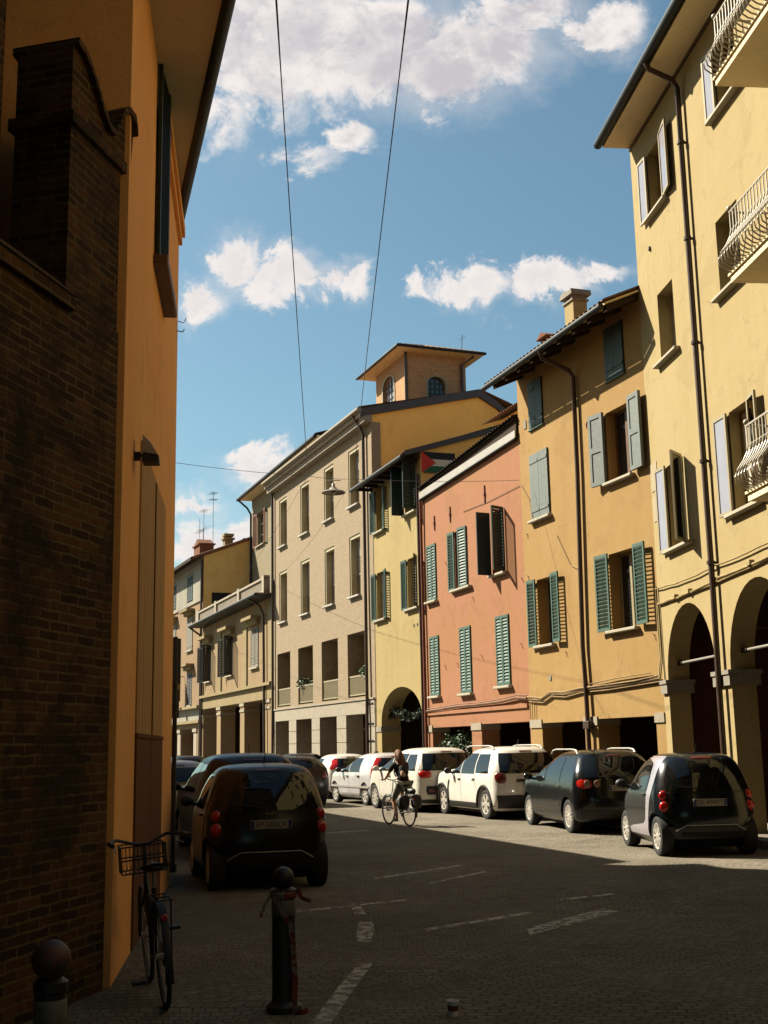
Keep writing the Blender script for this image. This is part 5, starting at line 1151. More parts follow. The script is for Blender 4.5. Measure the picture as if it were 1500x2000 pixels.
    def wheels(s, spokes=10, wide=.36, tw=.2):
        r = s.sp['r']
        for x in s.sp['wx']:
            for sg in (1, -1):
                rt = (0, 0, 0) if sg == 1 else (0, 0, math.pi)
                w = MB().lathe([(0.0001, -tw + .03), (r * .60, -tw + .03), (r * .60, -.05), (0.0001, -.05)], 28, 'Y').build('wheel', M['matte'], s.e, loc=(x, sg * (s.W / 2 - .03), r), rot=rt, smooth=50)
                MB().lathe([(r * .66, -tw), (r * .93, -tw), (r, -tw + .04), (r, -.03), (r * .97, -.008), (r * .9, 0.0), (r * .70, -.002), (r * .66, -.012), (r * .66, -tw)], 40, 'Y').build('tyre', M['tyre'], w, smooth=45)
                m = MB().lathe([(r * .56, -.06), (r * .60, -.012), (r * .665, -.004), (r * .675, -.012)], 40, 'Y').lathe([(0.0001, -.006), (r * .10, -.006), (r * .16, -.018), (r * .17, -.05)], 20, 'Y')
                for k in range(spokes):
                    a = 2 * math.pi * k / spokes; ca, sa = math.cos(a), math.sin(a); h0, h1 = r * .055 * wide / .36, r * .085 * wide / .36
                    P = []
                    for rr, hh, yy in ((r * .13, h0, -.014), (r * .60, h1, -.01)):
                        for q in (-1, 1):
                            for dy in (0, -.03): P.append((rr * ca - q * hh * sa, yy + dy, rr * sa + q * hh * ca))
                    m.add(P, [(0, 2, 6, 4), (1, 5, 7, 3), (0, 4, 5, 1), (2, 3, 7, 6)])
                m.build('rim', M['rim'], w, smooth=35)
    def mirror(s, x, z, mat=None):
        for sg in (1, -1):
            y = s.sy(x, z)
            mb = MB().ball((x, sg * (y + .13), z + .06), .1, 14, 10, (.62, 1.0, .78)); mb.tube([(x + .03, sg * (y - .02), z), (x + .02, sg * (y + .08), z + .03)], .025, 8)
            mb.build('mirror', mat or s.paint, s.e, smooth=60)
    def handles(s, pts, mat=None):
        for x, z in pts:
            for sg in (1, -1):
                y = s.sy(x, z)
                MB().bbox(x - .09, x + .09, min(sg * (y + .012), sg * (y + .04)), max(sg * (y + .012), sg * (y + .04)), z - .016, z + .016, .006).box(x - .085, x - .065, min(sg * (y - .01), sg * (y + .02)), max(sg * (y - .01), sg * (y + .02)), z - .01, z + .01).box(x + .065, x + .085, min(sg * (y - .01), sg * (y + .02)), max(sg * (y - .01), sg * (y + .02)), z - .01, z + .01).build('door_handle', mat or s.paint, s.e)
    def seams(s, lines, mat=None):
        """door shut lines as narrow dark strips: lines of (x,z) pairs"""
        for sg in (1, -1):
            mb = MB()
            for ln in lines:
                P = []
                for (xa, za), (xb, zb) in zip(ln[:-1], ln[1:]):
                    for i in range(8): P.append((xa + (xb - xa) * i / 8, za + (zb - za) * i / 8))
                P.append(ln[-1])
                for (xa, za), (xb, zb) in zip(P[:-1], P[1:]):
                    d = math.hypot(xb - xa, zb - za); nx, nz = -(zb - za) / d * .004, (xb - xa) / d * .004
                    q = [(xa - nx, za - nz), (xb - nx, zb - nz), (xb + nx, zb + nz), (xa + nx, za + nz)]
                    mb.add([(x, sg * (s.sy(x, z) + .003), z) for x, z in q], [(0, 1, 2, 3)])
            mb.build('door_seam', M['matte'], s.e)
    def plate(s, txt, z, y=0, w=.52, h=.11):
        x = s.rx(y, z) - .012
        p = MB().bbox(x - .012, x + .004, y - w / 2, y + w / 2, z - h / 2, z + h / 2, .003).build('number_plate', M['plate'], s.e)
        for ya in (y + w / 2 - .045, y - w / 2 + .005): MB().box(x - .0135, x - .0121, ya, ya + .04, z - h / 2 + .006, z + h / 2 - .006).build('blue_band', M['plateblue'], p)
        if txt: text_mesh('plate_lettering', txt, .098, M['black'], p, (x - .0135, y, z), (R(90), 0, R(-90)), .001)
        return x
    def rails(s, x0, x1, z, y, mat='zinc'):
        for sg in (1, -1):
            zz = lambda x: z
            MB().tube([(x0, sg * y, z - .06), (x0 + .08, sg * y, z + .01), (x0 + .3, sg * y, z + .03), (x1 - .3, sg * y, z + .03), (x1 - .08, sg * y, z + .005), (x1, sg * y, z - .06)], [.022, .02, .018, .018, .02, .022], 8).build('roof_rail', M[mat], s.e, smooth=60)
    def lamps(s, z0, z1, y0, y1, mat='redlamp', out=.05):
        """one rounded lamp cluster on each rear corner"""
        for sg in (1, -1):
            yc, zc = (y0 + y1) / 2, (z0 + z1) / 2; ry, rz = (y1 - y0) / 2, (z1 - z0) / 2
            mb = MB(); n = 20
            prof = [(1.0, 0.0), (.97, .35), (.86, .65), (.6, .88), (.3, .98), (0.0001, 1.0)]
            def P(q, hh, a):
                ca, sa = math.cos(a), math.sin(a)
                y = yc + ry * q * math.copysign(abs(ca) ** .75, ca); z = zc + rz * q * math.copysign(abs(sa) ** .75, sa)
                return (s.rx(min(y, s.w(z) * .985), z) + .015 - hh * out, sg * y, z)
            mb.grid(lambda a, c: P(prof[min(5, int(round(c * 5)))][0], prof[min(5, int(round(c * 5)))][1], 2 * math.pi * a), n, 5)
            mb.build('tail_light', M[mat], s.e, smooth=60)
    def sidelamps(s, rows, mat='redlamp', off=.012):
        """tall lamps wrapping the rear corner, built on the side surface and the rear surface"""
        return s.panel('tail_light', M[mat], rows, off=off, nz=16, nx=8)

def paint(name, col, rough=.28, metal=0., dust=.1, coat=.5, spec=.4, k=.68):
    return plain(name, col, rough, metal, noise=dust, scale=3, coat=coat, spec=spec, k=k)
PW = paint('white_paint', (.74, .71, .64), k=.70); PW2 = paint('warm_white_paint', (.72, .69, .60), k=.70); PS = paint('silver_white_paint', (.62, .60, .60), .25, .15, k=.7)
PB_ = paint('black_paint', (.004, .005, .006), .2, coat=.25, spec=.35); PK = paint('dark_blue_black_paint', (.005, .008, .011), .22, coat=.25, spec=.35); PD = paint('dark_grey_paint', (.008, .009, .009), .3, coat=.15, spec=.3)
PL_ = paint('lilac_silver_paint', (.50, .47, .52), .25, .3); PG = paint('grey_paint', (.45, .43, .40)); PBR = paint('dark_brown_paint', (.006, .004, .0035), .3, coat=.1, spec=.3)

smart_rows = [(.17, .16, 2.50, .66, 6), (.26, .07, 2.62, .74, 6), (.40, .02, 2.68, .775, 6), (.58, .0, 2.69, .78, 6), (.76, .02, 2.64, .775, 5.6), (.90, .05, 2.50, .765, 5.4), (1.0, .07, 2.34, .745, 5.2), (1.08, .095, 2.20, .725, 5), (1.2, .14, 2.03, .695, 5), (1.32, .20, 1.84, .655, 5), (1.42, .27, 1.65, .605, 4.6), (1.48, .34, 1.50, .55, 4.2), (1.52, .46, 1.33, .45, 3.6), (1.54, .70, 1.1, .22, 3)]
def smart(label, rl, h, body, cell, txt, badge=None, roof=None):
    c = Car('microcar', label, 'car', rl, h, dict(W=1.56, rows=smart_rows, wx=(.40, 2.27), r=.295, paint=body, rr=.42, rf=.62))
    c.body()
    c.panel('safety_cell', cell, [(.27, .76, 1.84), (.34, .75, 1.86), (.40, .73, 1.55), (.45, .71, .98), (.55, .68, .84), (.80, .60, .80), (1.0, .50, .76), (1.2, .45, .70), (1.36, .46, .70), (1.42, .47, .86), (1.46, .49, 1.25), (1.495, .55, 1.5)], off=.008, nz=40, nx=12)
    c.panel('side_window', M['carglass'], [(.97, .86, 1.98), (1.1, .83, 1.88), (1.25, .80, 1.70), (1.36, .78, 1.55), (1.41, .80, 1.42)], off=.007)
    c.panel('quarter_window', M['carglass'], [(.98, .80, .83), (1.15, .755, .80), (1.3, .735, .77), (1.36, .74, .76)], off=.009, nx=3)
    c.rear('rear_window', M['carglass'], [(.97, -.63, .63), (1.1, -.62, .62), (1.25, -.58, .58), (1.36, -.54, .54), (1.42, -.48, .48)])
    c.rear('windscreen', M['carglass'], [(1.0, -.66, .66), (1.2, -.62, .62), (1.4, -.54, .54), (1.46, -.46, .46)], front=True)
    c.rear('brake_light', M['redlampd'], [(1.455, -.17, .17), (1.485, -.15, .15)], off=.01, nz=3)
    for sg in (1, -1):
        for z, rr in ((.74, .085), (.905, .075)):
            y = sg * .655; MB().ball((c.rx(y, z) + .02, y, z), rr, 18, 12, (.62, 1.0, 1.0)).build('tail_light', M['redlamp'], c.e, smooth=60)
    c.rear('bumper', M['black'], [(.26, -.66, .66), (.36, -.7, .7), (.44, -.68, .68)], off=.02)
    c.rear('bumper_insert', M['matte'], [(.30, -.45, .45), (.36, -.45, .45)], off=.03, nz=3)
    MB().tube([(c.rx(y, .47) - .02, y, .47 - .09 * max(0, abs(y) - .38) / .16) for y in (-.54, -.46, -.38, -.2, 0, .2, .38, .46, .54)], .008, 6).build('bumper_trim', M['zinc'], c.e, smooth=60)
    c.plate(txt, .80)
    if badge: text_mesh('badge_lettering', badge, .058, plain('gold_badge', (.75, .55, .12), .35), c.e, (c.rx(0, .935) - .012, -.0, .935), (R(90), 0, R(-90)), .003)
    c.wheels(spokes=11, wide=.26); c.mirror(1.98, .98, M['black']); c.handles([(.92, .90)], M['black'])
    c.seams([[(.84, .46), (.83, .7), (.80, .97)], [(1.86, .46), (1.98, .7), (1.99, .97)]])
    MB().tube([(.62, .0, 1.50), (.50, 0, 1.68)], .006, 5).build('antenna', M['black'], c.e)
    c.rear('hatch_seam', M['matte'], [(.945, -.66, .66), (.952, -.66, .66)], off=.004, nz=1)
    MB().tube([(c.rx(.05, 1.0) - .02, .02, .99), (c.rx(.2, 1.03) - .02, .22, 1.02), (c.rx(.4, 1.05) - .02, .45, 1.04)], .008, 5).build('wiper', M['black'], c.e)
    return c
smart('dark two-seat microcar with light lilac safety cell stripe, nearest parked at right', (4.11, 19.08), -3.5, PK, PL_, 'DL 494VT')
smart('black two-seat microcar with red lamps parked in shadow beside the orange wall', (-2.30, 15.65), -15.0, PBR, PBR, 'EP 585LX', badge='smart')

def hatch(name, label, rl, h, L, W, Hh, wx, r, pnt, style, txt='', low=None):
    belt = style.get('belt', .98); k = L / 4.2; xr0 = style.get('rake', .30); top = Hh
    hood = style.get('hood', 1.0); ws = style.get('ws', .70) * L; wt = style.get('wt', .52) * L
    rows = [(.20, .18, L - .22, W / 2 - .10, 6), (.30, .06, L - .06, W / 2 - .03, 6), (.45, .01, L - .01, W / 2 - .005, 6), (.62, .0, L, W / 2, 6), (.80, .02, L - .06, W / 2, 5.6), (hood - .07, .04, L - .16, W / 2 - .012, 5.2), (hood, .05, L - .42, W / 2 - .025, 5), (hood + .05, .06, ws + .32, W / 2 - .035, 5), (hood + .10, .08, ws + .02, W / 2 - .05, 5)]
    n = 5; za = hood + .10
    for i in range(1, n + 1):
        t = i / n; z = za + (top - .13 - za) * t
        rows.append((z, .08 + (xr0 - .08) * t ** 1.3, ws + .02 + (wt + .06 - ws - .02) * t, W / 2 - .05 - (.17) * t ** 1.25, 5))
    rows += [(top - .08, xr0 + .06, wt - .04, W / 2 - .27, 4.6), (top - .04, xr0 + .14, wt - .2, W / 2 - .34, 4.2), (top - .015, xr0 + .28, wt - .45, W / 2 - .45, 3.8), (top, xr0 + .6, wt - .8, .2, 3)]
    c = Car(name, label, 'car', rl, h, dict(W=W, rows=rows, wx=wx, r=r, paint=pnt))
    c.body()
    zb, zt = belt, top - .15
    def row(x0b, x0t, x1b, x1t): return [(zb, x0b, x1b), (zb + (zt - zb) * .5, (x0b + x0t) / 2, (x1b + x1t) / 2), (zt, x0t, x1t)]
    pB = style.get('pB', .50) * L; pC = style.get('pC', .27) * L
    fwin = ws - .12; ftop = wt - .12
    c.panel('front_window', M['carglass'], row(pB + .05, pB + .03, fwin, ftop))
    c.panel('rear_side_window', M['carglass'], row(pC + .04, pC + .08, pB - .03, pB - .04))
    q0 = style.get('q', .12) * L
    if style.get('quarter', True): c.panel('quarter_window', M['carglass'], [(zb + .02, q0, pC - .04), (zb + (zt - zb) * .5, q0 + .05, pC + .0), (zt - .02, q0 + .17, pC + .02)], nx=6)
    rw = W / 2 - .14
    c.rear('rear_window', M['carglass'], [(zb + style.get('rwz', .02), -rw, rw), (zb + (zt - zb) * .5, -rw + .03, rw - .03), (zt + .0, -rw + .12, rw - .12)], off=.008)
    c.rear('windscreen', M['carglass'], [(hood + .11, -rw, rw), ((hood + .11 + zt) / 2, -rw + .05, rw - .05), (zt + .02, -rw + .14, rw - .14)], front=True)
    low = low or M['black']
    if style.get('clad'):
        c.panel('sill_trim', low, [(.22, wx[0] + r + .1, wx[1] - r - .1), (.36, wx[0] + r + .09, wx[1] - r - .09)], off=.012, nz=4)
    b0, b1 = style.get('bump', (.28, .46))
    c.rear('bumper', low, [(b0, -W / 2 + .10, W / 2 - .10), (b1, -W / 2 + .05, W / 2 - .05)], off=.018)
    c.rear('front_bumper', low, [(.26, -W / 2 + .12, W / 2 - .12), (.42, -W / 2 + .12, W / 2 - .12)], off=.018, front=True)
    for sg in (1, -1):
        a, d = sorted((sg * (W / 2 - .38), sg * (W / 2 - .1))); c.rear('headlight', M['chrome'], [(.66, a, d), (.80, a, d)], off=.01, front=True, nz=4, ny=6)
    c.wheels(style.get('spokes', 10), style.get('wide', .36)); c.mirror(ws - .22, zb + .0, style.get('mirror'))
    c.handles([(pB + .12, zb - .12), (pC + .10, zb - .11)], style.get('handle'))
    c.seams([[(pB, .34), (pB, zb), (pB - .01, zt)], [(wx[1] - r - .14, .36), (wx[1] - r - .12, zb - .2), (ws - .1, zb)], [(pC - .05, .75), (pC + .02, zb)], [(wx[0] + r + .10, .36), (wx[0] + r + .02, .62), (pC - .05, .75)], [(wx[0] + r + .10, .345), (wx[1] - r - .14, .345)]])
    c.rear('hatch_seam', M['matte'], [(.52, -W / 2 + .2, W / 2 - .2), (.527, -W / 2 + .2, W / 2 - .2)], off=.004, nz=1)
    if txt is not None: c.plate(txt, style.get('pz', .70))
    c.rear('brake_light', M['redlampd'], [(top - .115, -.16, .16), (top - .095, -.15, .15)], off=.012, nz=2)
    MB().tube([(c.rx(y_, zb + .08) - .02, y_, zb + .08 + .03 * abs(y_)) for y_ in (.0, .15, .3, .45)], .007, 5).build('wiper', M['black'], c.e)
    MB().lathe([(0.0001, -.014), (.03, -.012), (.045, 0)], 16, 'X', (c.rx(0, zb - .08) - .004, 0, zb - .08)).build('emblem', M['chrome'], c.e, smooth=50)
    MB().tube([(xr0 + .5, 0, top - .02), (xr0 + .38, 0, top + .16)], .006, 5).build('antenna', M['black'], c.e)
    return c
# black compact people carrier
g = hatch('compact_mpv', 'glossy dark compact car with silver roof rails parked next to the microcar', (3.49, 24.12), -10.6, 4.2, 1.76, 1.58, (.78, 3.36), .318, PB_, dict(belt=.98, hood=1.0, ws=.735, wt=.53, rake=.34, pB=.50, pC=.27, q=.115, spokes=14, wide=.22, mirror=None, bump=(.27, .44), pz=.86, handle=M['chrome'], quarter=False), 'DT 474EJ')
g.rails(.75, 2.35, 1.56, .60)
g.lamps(.85, 1.04, .56, .84, 'redlamp', .03)
for sg in (1, -1):
    for y in (.66, .48): MB().lathe([(0.0001, -.035), (.06, -.03), (.075, 0)], 18, 'X', (g.rx(sg * y, .945) - .022, sg * y, .945)).build('lamp_lens', M['amber'], g.e, smooth=60)
g.panel('side_strip', M['black'], [(.50, 1.2, 2.9), (.53, 1.2, 2.9)], off=.01, nz=2)
# white suv
d = hatch('suv', 'white off-road car with grey roof rails and black cladding parked second behind the microcar', (2.25, 28.89), -19, 4.34, 1.80, 1.66, (.82, 3.49), .345, PW, dict(belt=1.03, hood=1.06, ws=.69, wt=.53, rake=.34, pB=.515, pC=.315, q=.135, spokes=6, wide=.62, mirror=M['black'], clad=True, bump=(.26, .56), pz=.80), '')
d.rails(.75, 2.45, 1.65, .63)
d.lamps(.82, 1.08, .63, .86, 'redlampd')
for sg in (1, -1):
    for x in d.sp['wx']:
        MB().tube([(x + (d.sp['r'] + .075) * math.cos(a), sg * (d.sy(x + .4 * math.cos(a), .55) + .0), d.sp['r'] + (d.sp['r'] + .075) * math.sin(a)) for a in [math.pi * (k / 16 * 1.12 - .06) for k in range(17)]], .03, 6).build('arch_trim', M['black'], d.e, smooth=60)
d.panel('wing_trim', M['black'], [(.44, 3.04, 3.12), (.62, 3.04, 3.10), (.86, 2.96, 3.02)], off=.014, nx=3)
d.rear('grip_trim', M['black'], [(.86, -.42, .42), (.92, -.38, .38)], off=.02, nz=3)
# white people carrier
f = hatch('compact_mpv', 'tall white people carrier with rounded red lamps parked behind the cyclist', (.57, 32.35), -22, 4.15, 1.78, 1.66, (.75, 3.36), .33, PW2, dict(belt=1.05, hood=1.08, ws=.745, wt=.55, rake=.30, pB=.50, pC=.26, q=.10, spokes=9, wide=.4, mirror=None, bump=(.24, .34), pz=.62, handle=M['chrome']), '')
f.lamps(.88, 1.08, .54, .85, 'redlamp')
f.rear('bumper_inset', M['black'], [(.46, -.66, .66), (.58, -.70, .70), (.68, -.68, .68)], off=.02)
for y in (.55, -.55): f.rear('reflector', M['redlampd'], [(.53, y - .09, y + .09), (.61, y - .09, y + .09)], off=.028, nz=3, ny=4)
# silver small car
u = hatch('small_hatchback', 'silvery small hatchback with tall red corner lamps parked left of the cyclist', (-.72, 36.5), -23, 4.02, 1.72, 1.52, (.76, 3.25), .31, PS, dict(belt=.96, hood=.98, ws=.70, wt=.51, rake=.26, pB=.50, pC=.28, q=.12, spokes=7, wide=.5, mirror=M['black'], bump=(.28, .52), clad=True, quarter=False, handle=M['black']), None, PS)
u.panel('door_moulding', M['zinc'], [(.50, .35, 3.8), (.56, .35, 3.8)], off=.016, nz=2, nx=30)
u.panel('tail_light', M['redlamp'], [(.80, .10, .26), (1.0, .13, .28), (1.2, .20, .34), (1.38, .27, .40)], off=.014, nx=5)
# white hatchback farther on
pu = hatch('small_hatchback', 'white small hatchback with tall red pillar lamps farther up the row beyond the silvery one', (-2.15, 41.4), -23, 3.84, 1.66, 1.48, (.68, 3.14), .3, PW, dict(belt=.96, hood=.98, ws=.70, wt=.51, rake=.30, pB=.50, pC=.28, q=.12, spokes=7, wide=.5, bump=(.26, .44), quarter=False, pz=.45), '')
pu.panel('tail_light', M['redlamp'], [(.98, .12, .26), (1.1, .16, .30), (1.3, .25, .40)], off=.014, nx=5)
pu.rear('tail_light', M['redlamp'], [(.98, .55, .74), (1.1, .54, .72), (1.3, .50, .66)], off=.014, ny=6); pu.rear('tail_light', M['redlamp'], [(.98, -.74, -.55), (1.1, -.72, -.54), (1.3, -.66, -.50)], off=.014, ny=6)
k = hatch('hatchback', 'dark hatchback in the roadway just beyond the shaded black microcar', (-3.5, 36.2), -20, 4.0, 1.72, 1.47, (.72, 3.2), .3, PD, dict(spokes=8, bump=(.27, .44), quarter=False), '')
k.lamps(.80, .98, .55, .80, 'redlampd')
k2 = hatch('hatchback', 'dark car farthest along the sunny parking row, only its roof showing', (-4.05, 46.6), -23, 4.1, 1.74, 1.5, (.74, 3.3), .3, PK, dict(spokes=8, quarter=False), '')
k2.lamps(.80, .98, .55, .80, 'redlampd')
k3 = hatch('suv', 'tall dark brown car parked nose to tail ahead of the black microcar', (-3.15, 20.2), -16, 4.2, 1.76, 1.66, (.76, 3.35), .33, PBR, dict(spokes=8, belt=1.03, hood=1.06), '')
k3.lamps(.85, 1.05, .58, .84, 'redlampd')
k6 = hatch('hatchback', 'pale grey car parked farthest forward along the orange wall, mostly hidden', (-5.5, 26.8), -18, 4.0, 1.70, 1.50, (.72, 3.2), .3, PG, dict(spokes=8, quarter=False), '')
k6.lamps(.80, .98, .55, .80, 'redlampd')
k4 = hatch('hatchback', 'dark car parked far down the street before the low balustraded house', (-8.6, 47.5), -21, 4.1, 1.74, 1.48, (.74, 3.3), .3, PD, dict(spokes=8, quarter=False), '')
k5 = hatch('hatchback', 'dark car parked farthest away before the white-topped house', (-10.7, 55), -21, 4.1, 1.74, 1.48, (.74, 3.3), .3, PK, dict(spokes=8, quarter=False), '')

# ================================================================== skinned figures
def skin(name, verts, edges, mat, parent, root=0, lev=2, smooth=True):
    me = bpy.data.meshes.new(name + '_s'); me.from_pydata([v[:3] for v in verts], edges, [])
    o = bpy.data.objects.new(name + '_s', me); COL.objects.link(o)
    md = o.modifiers.new('Skin', 'SKIN'); md.use_smooth_shade = True
    sv = me.skin_vertices[0].data
    for i, v in enumerate(verts):
        r = v[3]; sv[i].radius = (r, v[4] if len(v) > 4 else r); sv[i].use_root = (i == root)
    sd = o.modifiers.new('Sub', 'SUBSURF'); sd.levels = lev; sd.render_levels = lev
    dg = bpy.context.evaluated_depsgraph_get(); dg.update()
    m2 = bpy.data.meshes.new_from_object(o.evaluated_get(dg)); bpy.data.objects.remove(o)
    m2.name = name; m2.materials.clear(); m2.materials.append(mat)
    for p in m2.polygons: p.use_smooth = True; p.material_index = 0
    return link(bpy.data.objects.new(name, m2), parent)
def chain(verts, edges, pts, start=None):
    prev = start
    for p in pts:
        verts.append(p)
        if prev is not None: edges.append((prev, len(verts) - 1))
        prev = len(verts) - 1
    return prev

# ================================================================== bicycles
def bicycle(name, label, loc, h, frame, lean=0., wb=1.05, r=.345, basket=False, steer=0., rack=True, guard=True):
    t = thing(name, label, 'bicycle', loc, R(90 - h)); t.rotation_euler = (R(lean), 0, R(90 - h))
    def wheel(x):
        w = MB().lathe([(.012, -.045), (.024, -.045), (.024, .045), (.012, .045)], 10, 'Y').build('wheel', M['zinc'], t, loc=(x, 0, r))
        mt = MB(); n = 44; m = 8
        mt.grid(lambda a, c: ((r - .017 + .017 * math.cos(2 * math.pi * c)) * math.cos(2 * math.pi * a), .017 * math.sin(2 * math.pi * c), (r - .017 + .017 * math.cos(2 * math.pi * c)) * math.sin(2 * math.pi * a)), n, m)
        mt.build('tyre', M['tyre'], w, smooth=60)
        MB().lathe([(r - .045, -.010), (r - .03, -.012), (r - .03, .012), (r - .045, .010), (r - .045, -.010)], 44, 'Y').build('rim', M['iron'], w, smooth=50)
        ms = MB()
        for k in range(20):
            a = 2 * math.pi * k / 20; b_ = a + (.35 if k % 2 else -.35)
            ms.tube([(.022 * math.cos(b_), .03 * (1 if k % 2 else -1), .022 * math.sin(b_)), ((r - .04) * math.cos(a), 0, (r - .04) * math.sin(a))], .0016, 4, False)
        ms.build('spokes', M['zinc'], w)
    wheel(0); wheel(wb)
    bb = (.44, 0, .29); st = (.27, 0, .78); hd = (.82, 0, .82); hl = (.86, 0, .66)
    mb = MB().tube([bb, st], .016, 8).tube([bb, hl], .019, 8).tube([(bb[0], 0, bb[2] + .12), hd], .015, 8).tube([hd, hl], .02, 8)
    for sg in (1, -1):
        mb.tube([(0, sg * .06, r), (bb[0] - .05, sg * .04, bb[2])], .01, 6).tube([(0, sg * .06, r), (st[0] + .02, sg * .02, st[2] - .08)], .009, 6)
    mb.build('frame', frame, t, smooth=60)
    mb = MB()
    for sg in (1, -1): mb.tube([(hl[0], sg * .02, hl[2] - .02), (hl[0] + .04, sg * .055, hl[2] - .1), (wb - .03, sg * .055, r + .1), (wb, sg * .055, r)], .011, 6)
    mb.build('fork', frame, t, smooth=60)
    sd = MB().tube([st, (st[0] - .04, 0, st[2] + .13)], .013, 8).build('seat_post', M['zinc'], t, smooth=60)
    MB().grid(lambda a, c: (st[0] - .19 + .30 * a, (c - .5) * (.19 * (1 - a) ** .8 + .05), st[2] + .165 + .018 * math.cos((c - .5) * 3) - .02 * math.sin(a * 3) * 1), 14, 10).ball((st[0] - .1, 0, st[2] + .15), .09, 14, 8, (1.1, .95, .32)).ball((st[0] + .05, 0, st[2] + .15), .07, 14, 8, (1.3, .45, .3)).build('saddle', M['black'], t, smooth=70)
    hb = thing('x', None, None); bpy.data.objects.remove(hb)
    hx, hz = hd[0] - .05, hd[2] + .23
    ang = R(steer); ca, sa = math.cos(ang), math.sin(ang)
    def st_(p): return (hx + (p[0]) * ca - p[1] * sa, p[0] * sa + p[1] * ca, p[2])
    mb = MB().tube([hd, (hx + .02, 0, hz - .06), (hx + .03, 0, hz)], .013, 8)
    mb.tube([st_(p) for p in ((-.14, .30, hz + .03), (-.05, .29, hz + .04), (.05, .2, hz + .05), (.03, .05, hz), (.03, -.05, hz), (.05, -.2, hz + .05), (-.05, -.29, hz + .04), (-.14, -.30, hz + .03))], .012, 8)
    o = mb.build('handlebar', M['iron'], t, smooth=60)
    for sg in (1, -1):
        MB().tube([st_((-.16, sg * .30, hz + .028)), st_((-.05, sg * .292, hz + .04))], .018, 8).build('grip', M['black'], o, smooth=60)
        MB().tube([st_((-.0, sg * .25, hz + .02)), st_((-.06, sg * .25, hz - .01)), st_((-.12, sg * .27, hz - .02))], .006, 5).build('brake_lever', M['zinc'], o)
    MB().lathe([(0.0001, -.01), (.085, -.01), (.085, .01), (0.0001, .01)], 20, 'Y', (bb[0], -.05, bb[2])).tube([(bb[0], -.05, bb[2] + .085), (0.0, -.05, r + .03)], .005, 4).tube([(bb[0], -.05, bb[2] - .085), (0.0, -.05, r - .03)], .005, 4).build('chain_set', M['iron'], t)
    for sg, an in ((1, -100), (-1, 80)):
        px, pz = bb[0] + .17 * math.cos(R(an)), bb[2] + .17 * math.sin(R(an))
        c = MB().tube([(bb[0], sg * .07, bb[2]), (px, sg * .085, pz)], .009, 6).build('crank', M['zinc'], t)
        MB().bbox(px - .045, px + .045, min(sg * .09, sg * .19), max(sg * .09, sg * .19), pz - .012, pz + .012, .005).build('pedal', M['black'], c)
    if guard:
        for x, a0, a1 in ((0, 20, 200), (wb, 20, 160)):
            mb = MB()
            mb.grid(lambda a, c, x=x, a0=a0, a1=a1: (x + (r + .025 - .012 * abs(c - .5)) * math.cos(R(a0 + (a1 - a0) * a)), (c - .5) * .055, r + (r + .025) * math.sin(R(a0 + (a1 - a0) * a))), 20, 4)
            mb.build('mudguard', M['black'], t, smooth=60)
    if rack:
        mb = MB()
        for sg in (1, -1): mb.tube([(.2, sg * .05, .74), (-.3, sg * .06, .75)], .007, 5).tube([(-.2, sg * .06, .75), (0, sg * .065, r)], .006, 5)
        for x in (-.28, -.1, .08): mb.tube([(x, -.06, .75), (x, .06, .75)], .006, 5)
        mb.build('rack', M['iron'], t)
    if basket:
        mb = MB(); bx0, bx1 = hx + .1, hx + .38
        for zz in (hz - .22, hz - .12, hz - .02): mb.tube([(bx0, -.17, zz), (bx1, -.17, zz), (bx1, .17, zz), (bx0, .17, zz), (bx0, -.17, zz)], .006, 5)
        for i in range(12):
            y = -.17 + .34 * i / 11; mb.tube([(bx1, y, hz - .02), (bx1, y, hz - .22), (bx0, y, hz - .22), (bx0, y, hz - .02)], .003, 4)
        for i in range(8):
            x = bx0 + (bx1 - bx0) * i / 7
            for y in (-.17, .17): mb.tube([(x, y, hz - .02), (x, y, hz - .22)], .003, 4)
        mb.build('basket', M['iron'], t)
    MB().lathe([(0.0001, -.012), (.02, -.01), (.024, 0)], 12, 'X', (-r * .72 if guard else -.05, 0, r + .29)).build('reflector', M['redlamp'], t)
    return t
h_c = -27
fx_, fy_ = math.sin(R(h_c)), math.cos(R(h_c)); lx_, ly_ = -math.cos(R(h_c)), math.sin(R(h_c))
bike0 = (.42, 26.75)
def bw(x, y, z): return (bike0[0] + x * fx_ + y * lx_, bike0[1] + x * fy_ + y * ly_, z)
bk = bicycle('bicycle', 'dark city bicycle being ridden in the sun past the white people carrier', (bike0[0], bike0[1], 0), h_c, M['iron'])
CS = .93; bk.scale = (CS, CS, CS)
bicycle('bicycle', 'black city bicycle leaning in shadow against the orange wall at lower left', (-1.56, 8.72, 0), -17, M['iron'], lean=-5, basket=True, steer=14)
# cyclist -----------------------------------------------------------------
skinm = plain('skin', (.50, .27, .16), .55, k=.75); shirt = plain('dark_tshirt', (.022, .02, .018), .9, noise=.2); denim = plain('washed_denim', (.34, .34, .28), .9, noise=.25, scale=14, k=.7); hairm = plain('auburn_hair', (.15, .06, .022), .75, noise=.6, scale=30, k=.8)
per = thing('person', 'person with long auburn hair, dark top and knee-length denim shorts riding a bicycle', 'person', (bike0[0], bike0[1], 0), R(90 - h_c))
V = []; E_ = []
V.append((.24, 0, .985, .145, .12)); tor = chain(V, E_, [(.27, 0, 1.10, .13, .10), (.35, 0, 1.26, .145, .10), (.42, 0, 1.40, .13, .09), (.455, 0, 1.47, .06, .06), (.475, 0, 1.53, .05, .05)], 0)
hd_ = chain(V, E_, [(.50, 0, 1.60, .082, .088), (.515, 0, 1.66, .088, .095), (.51, 0, 1.71, .07, .075)], tor)
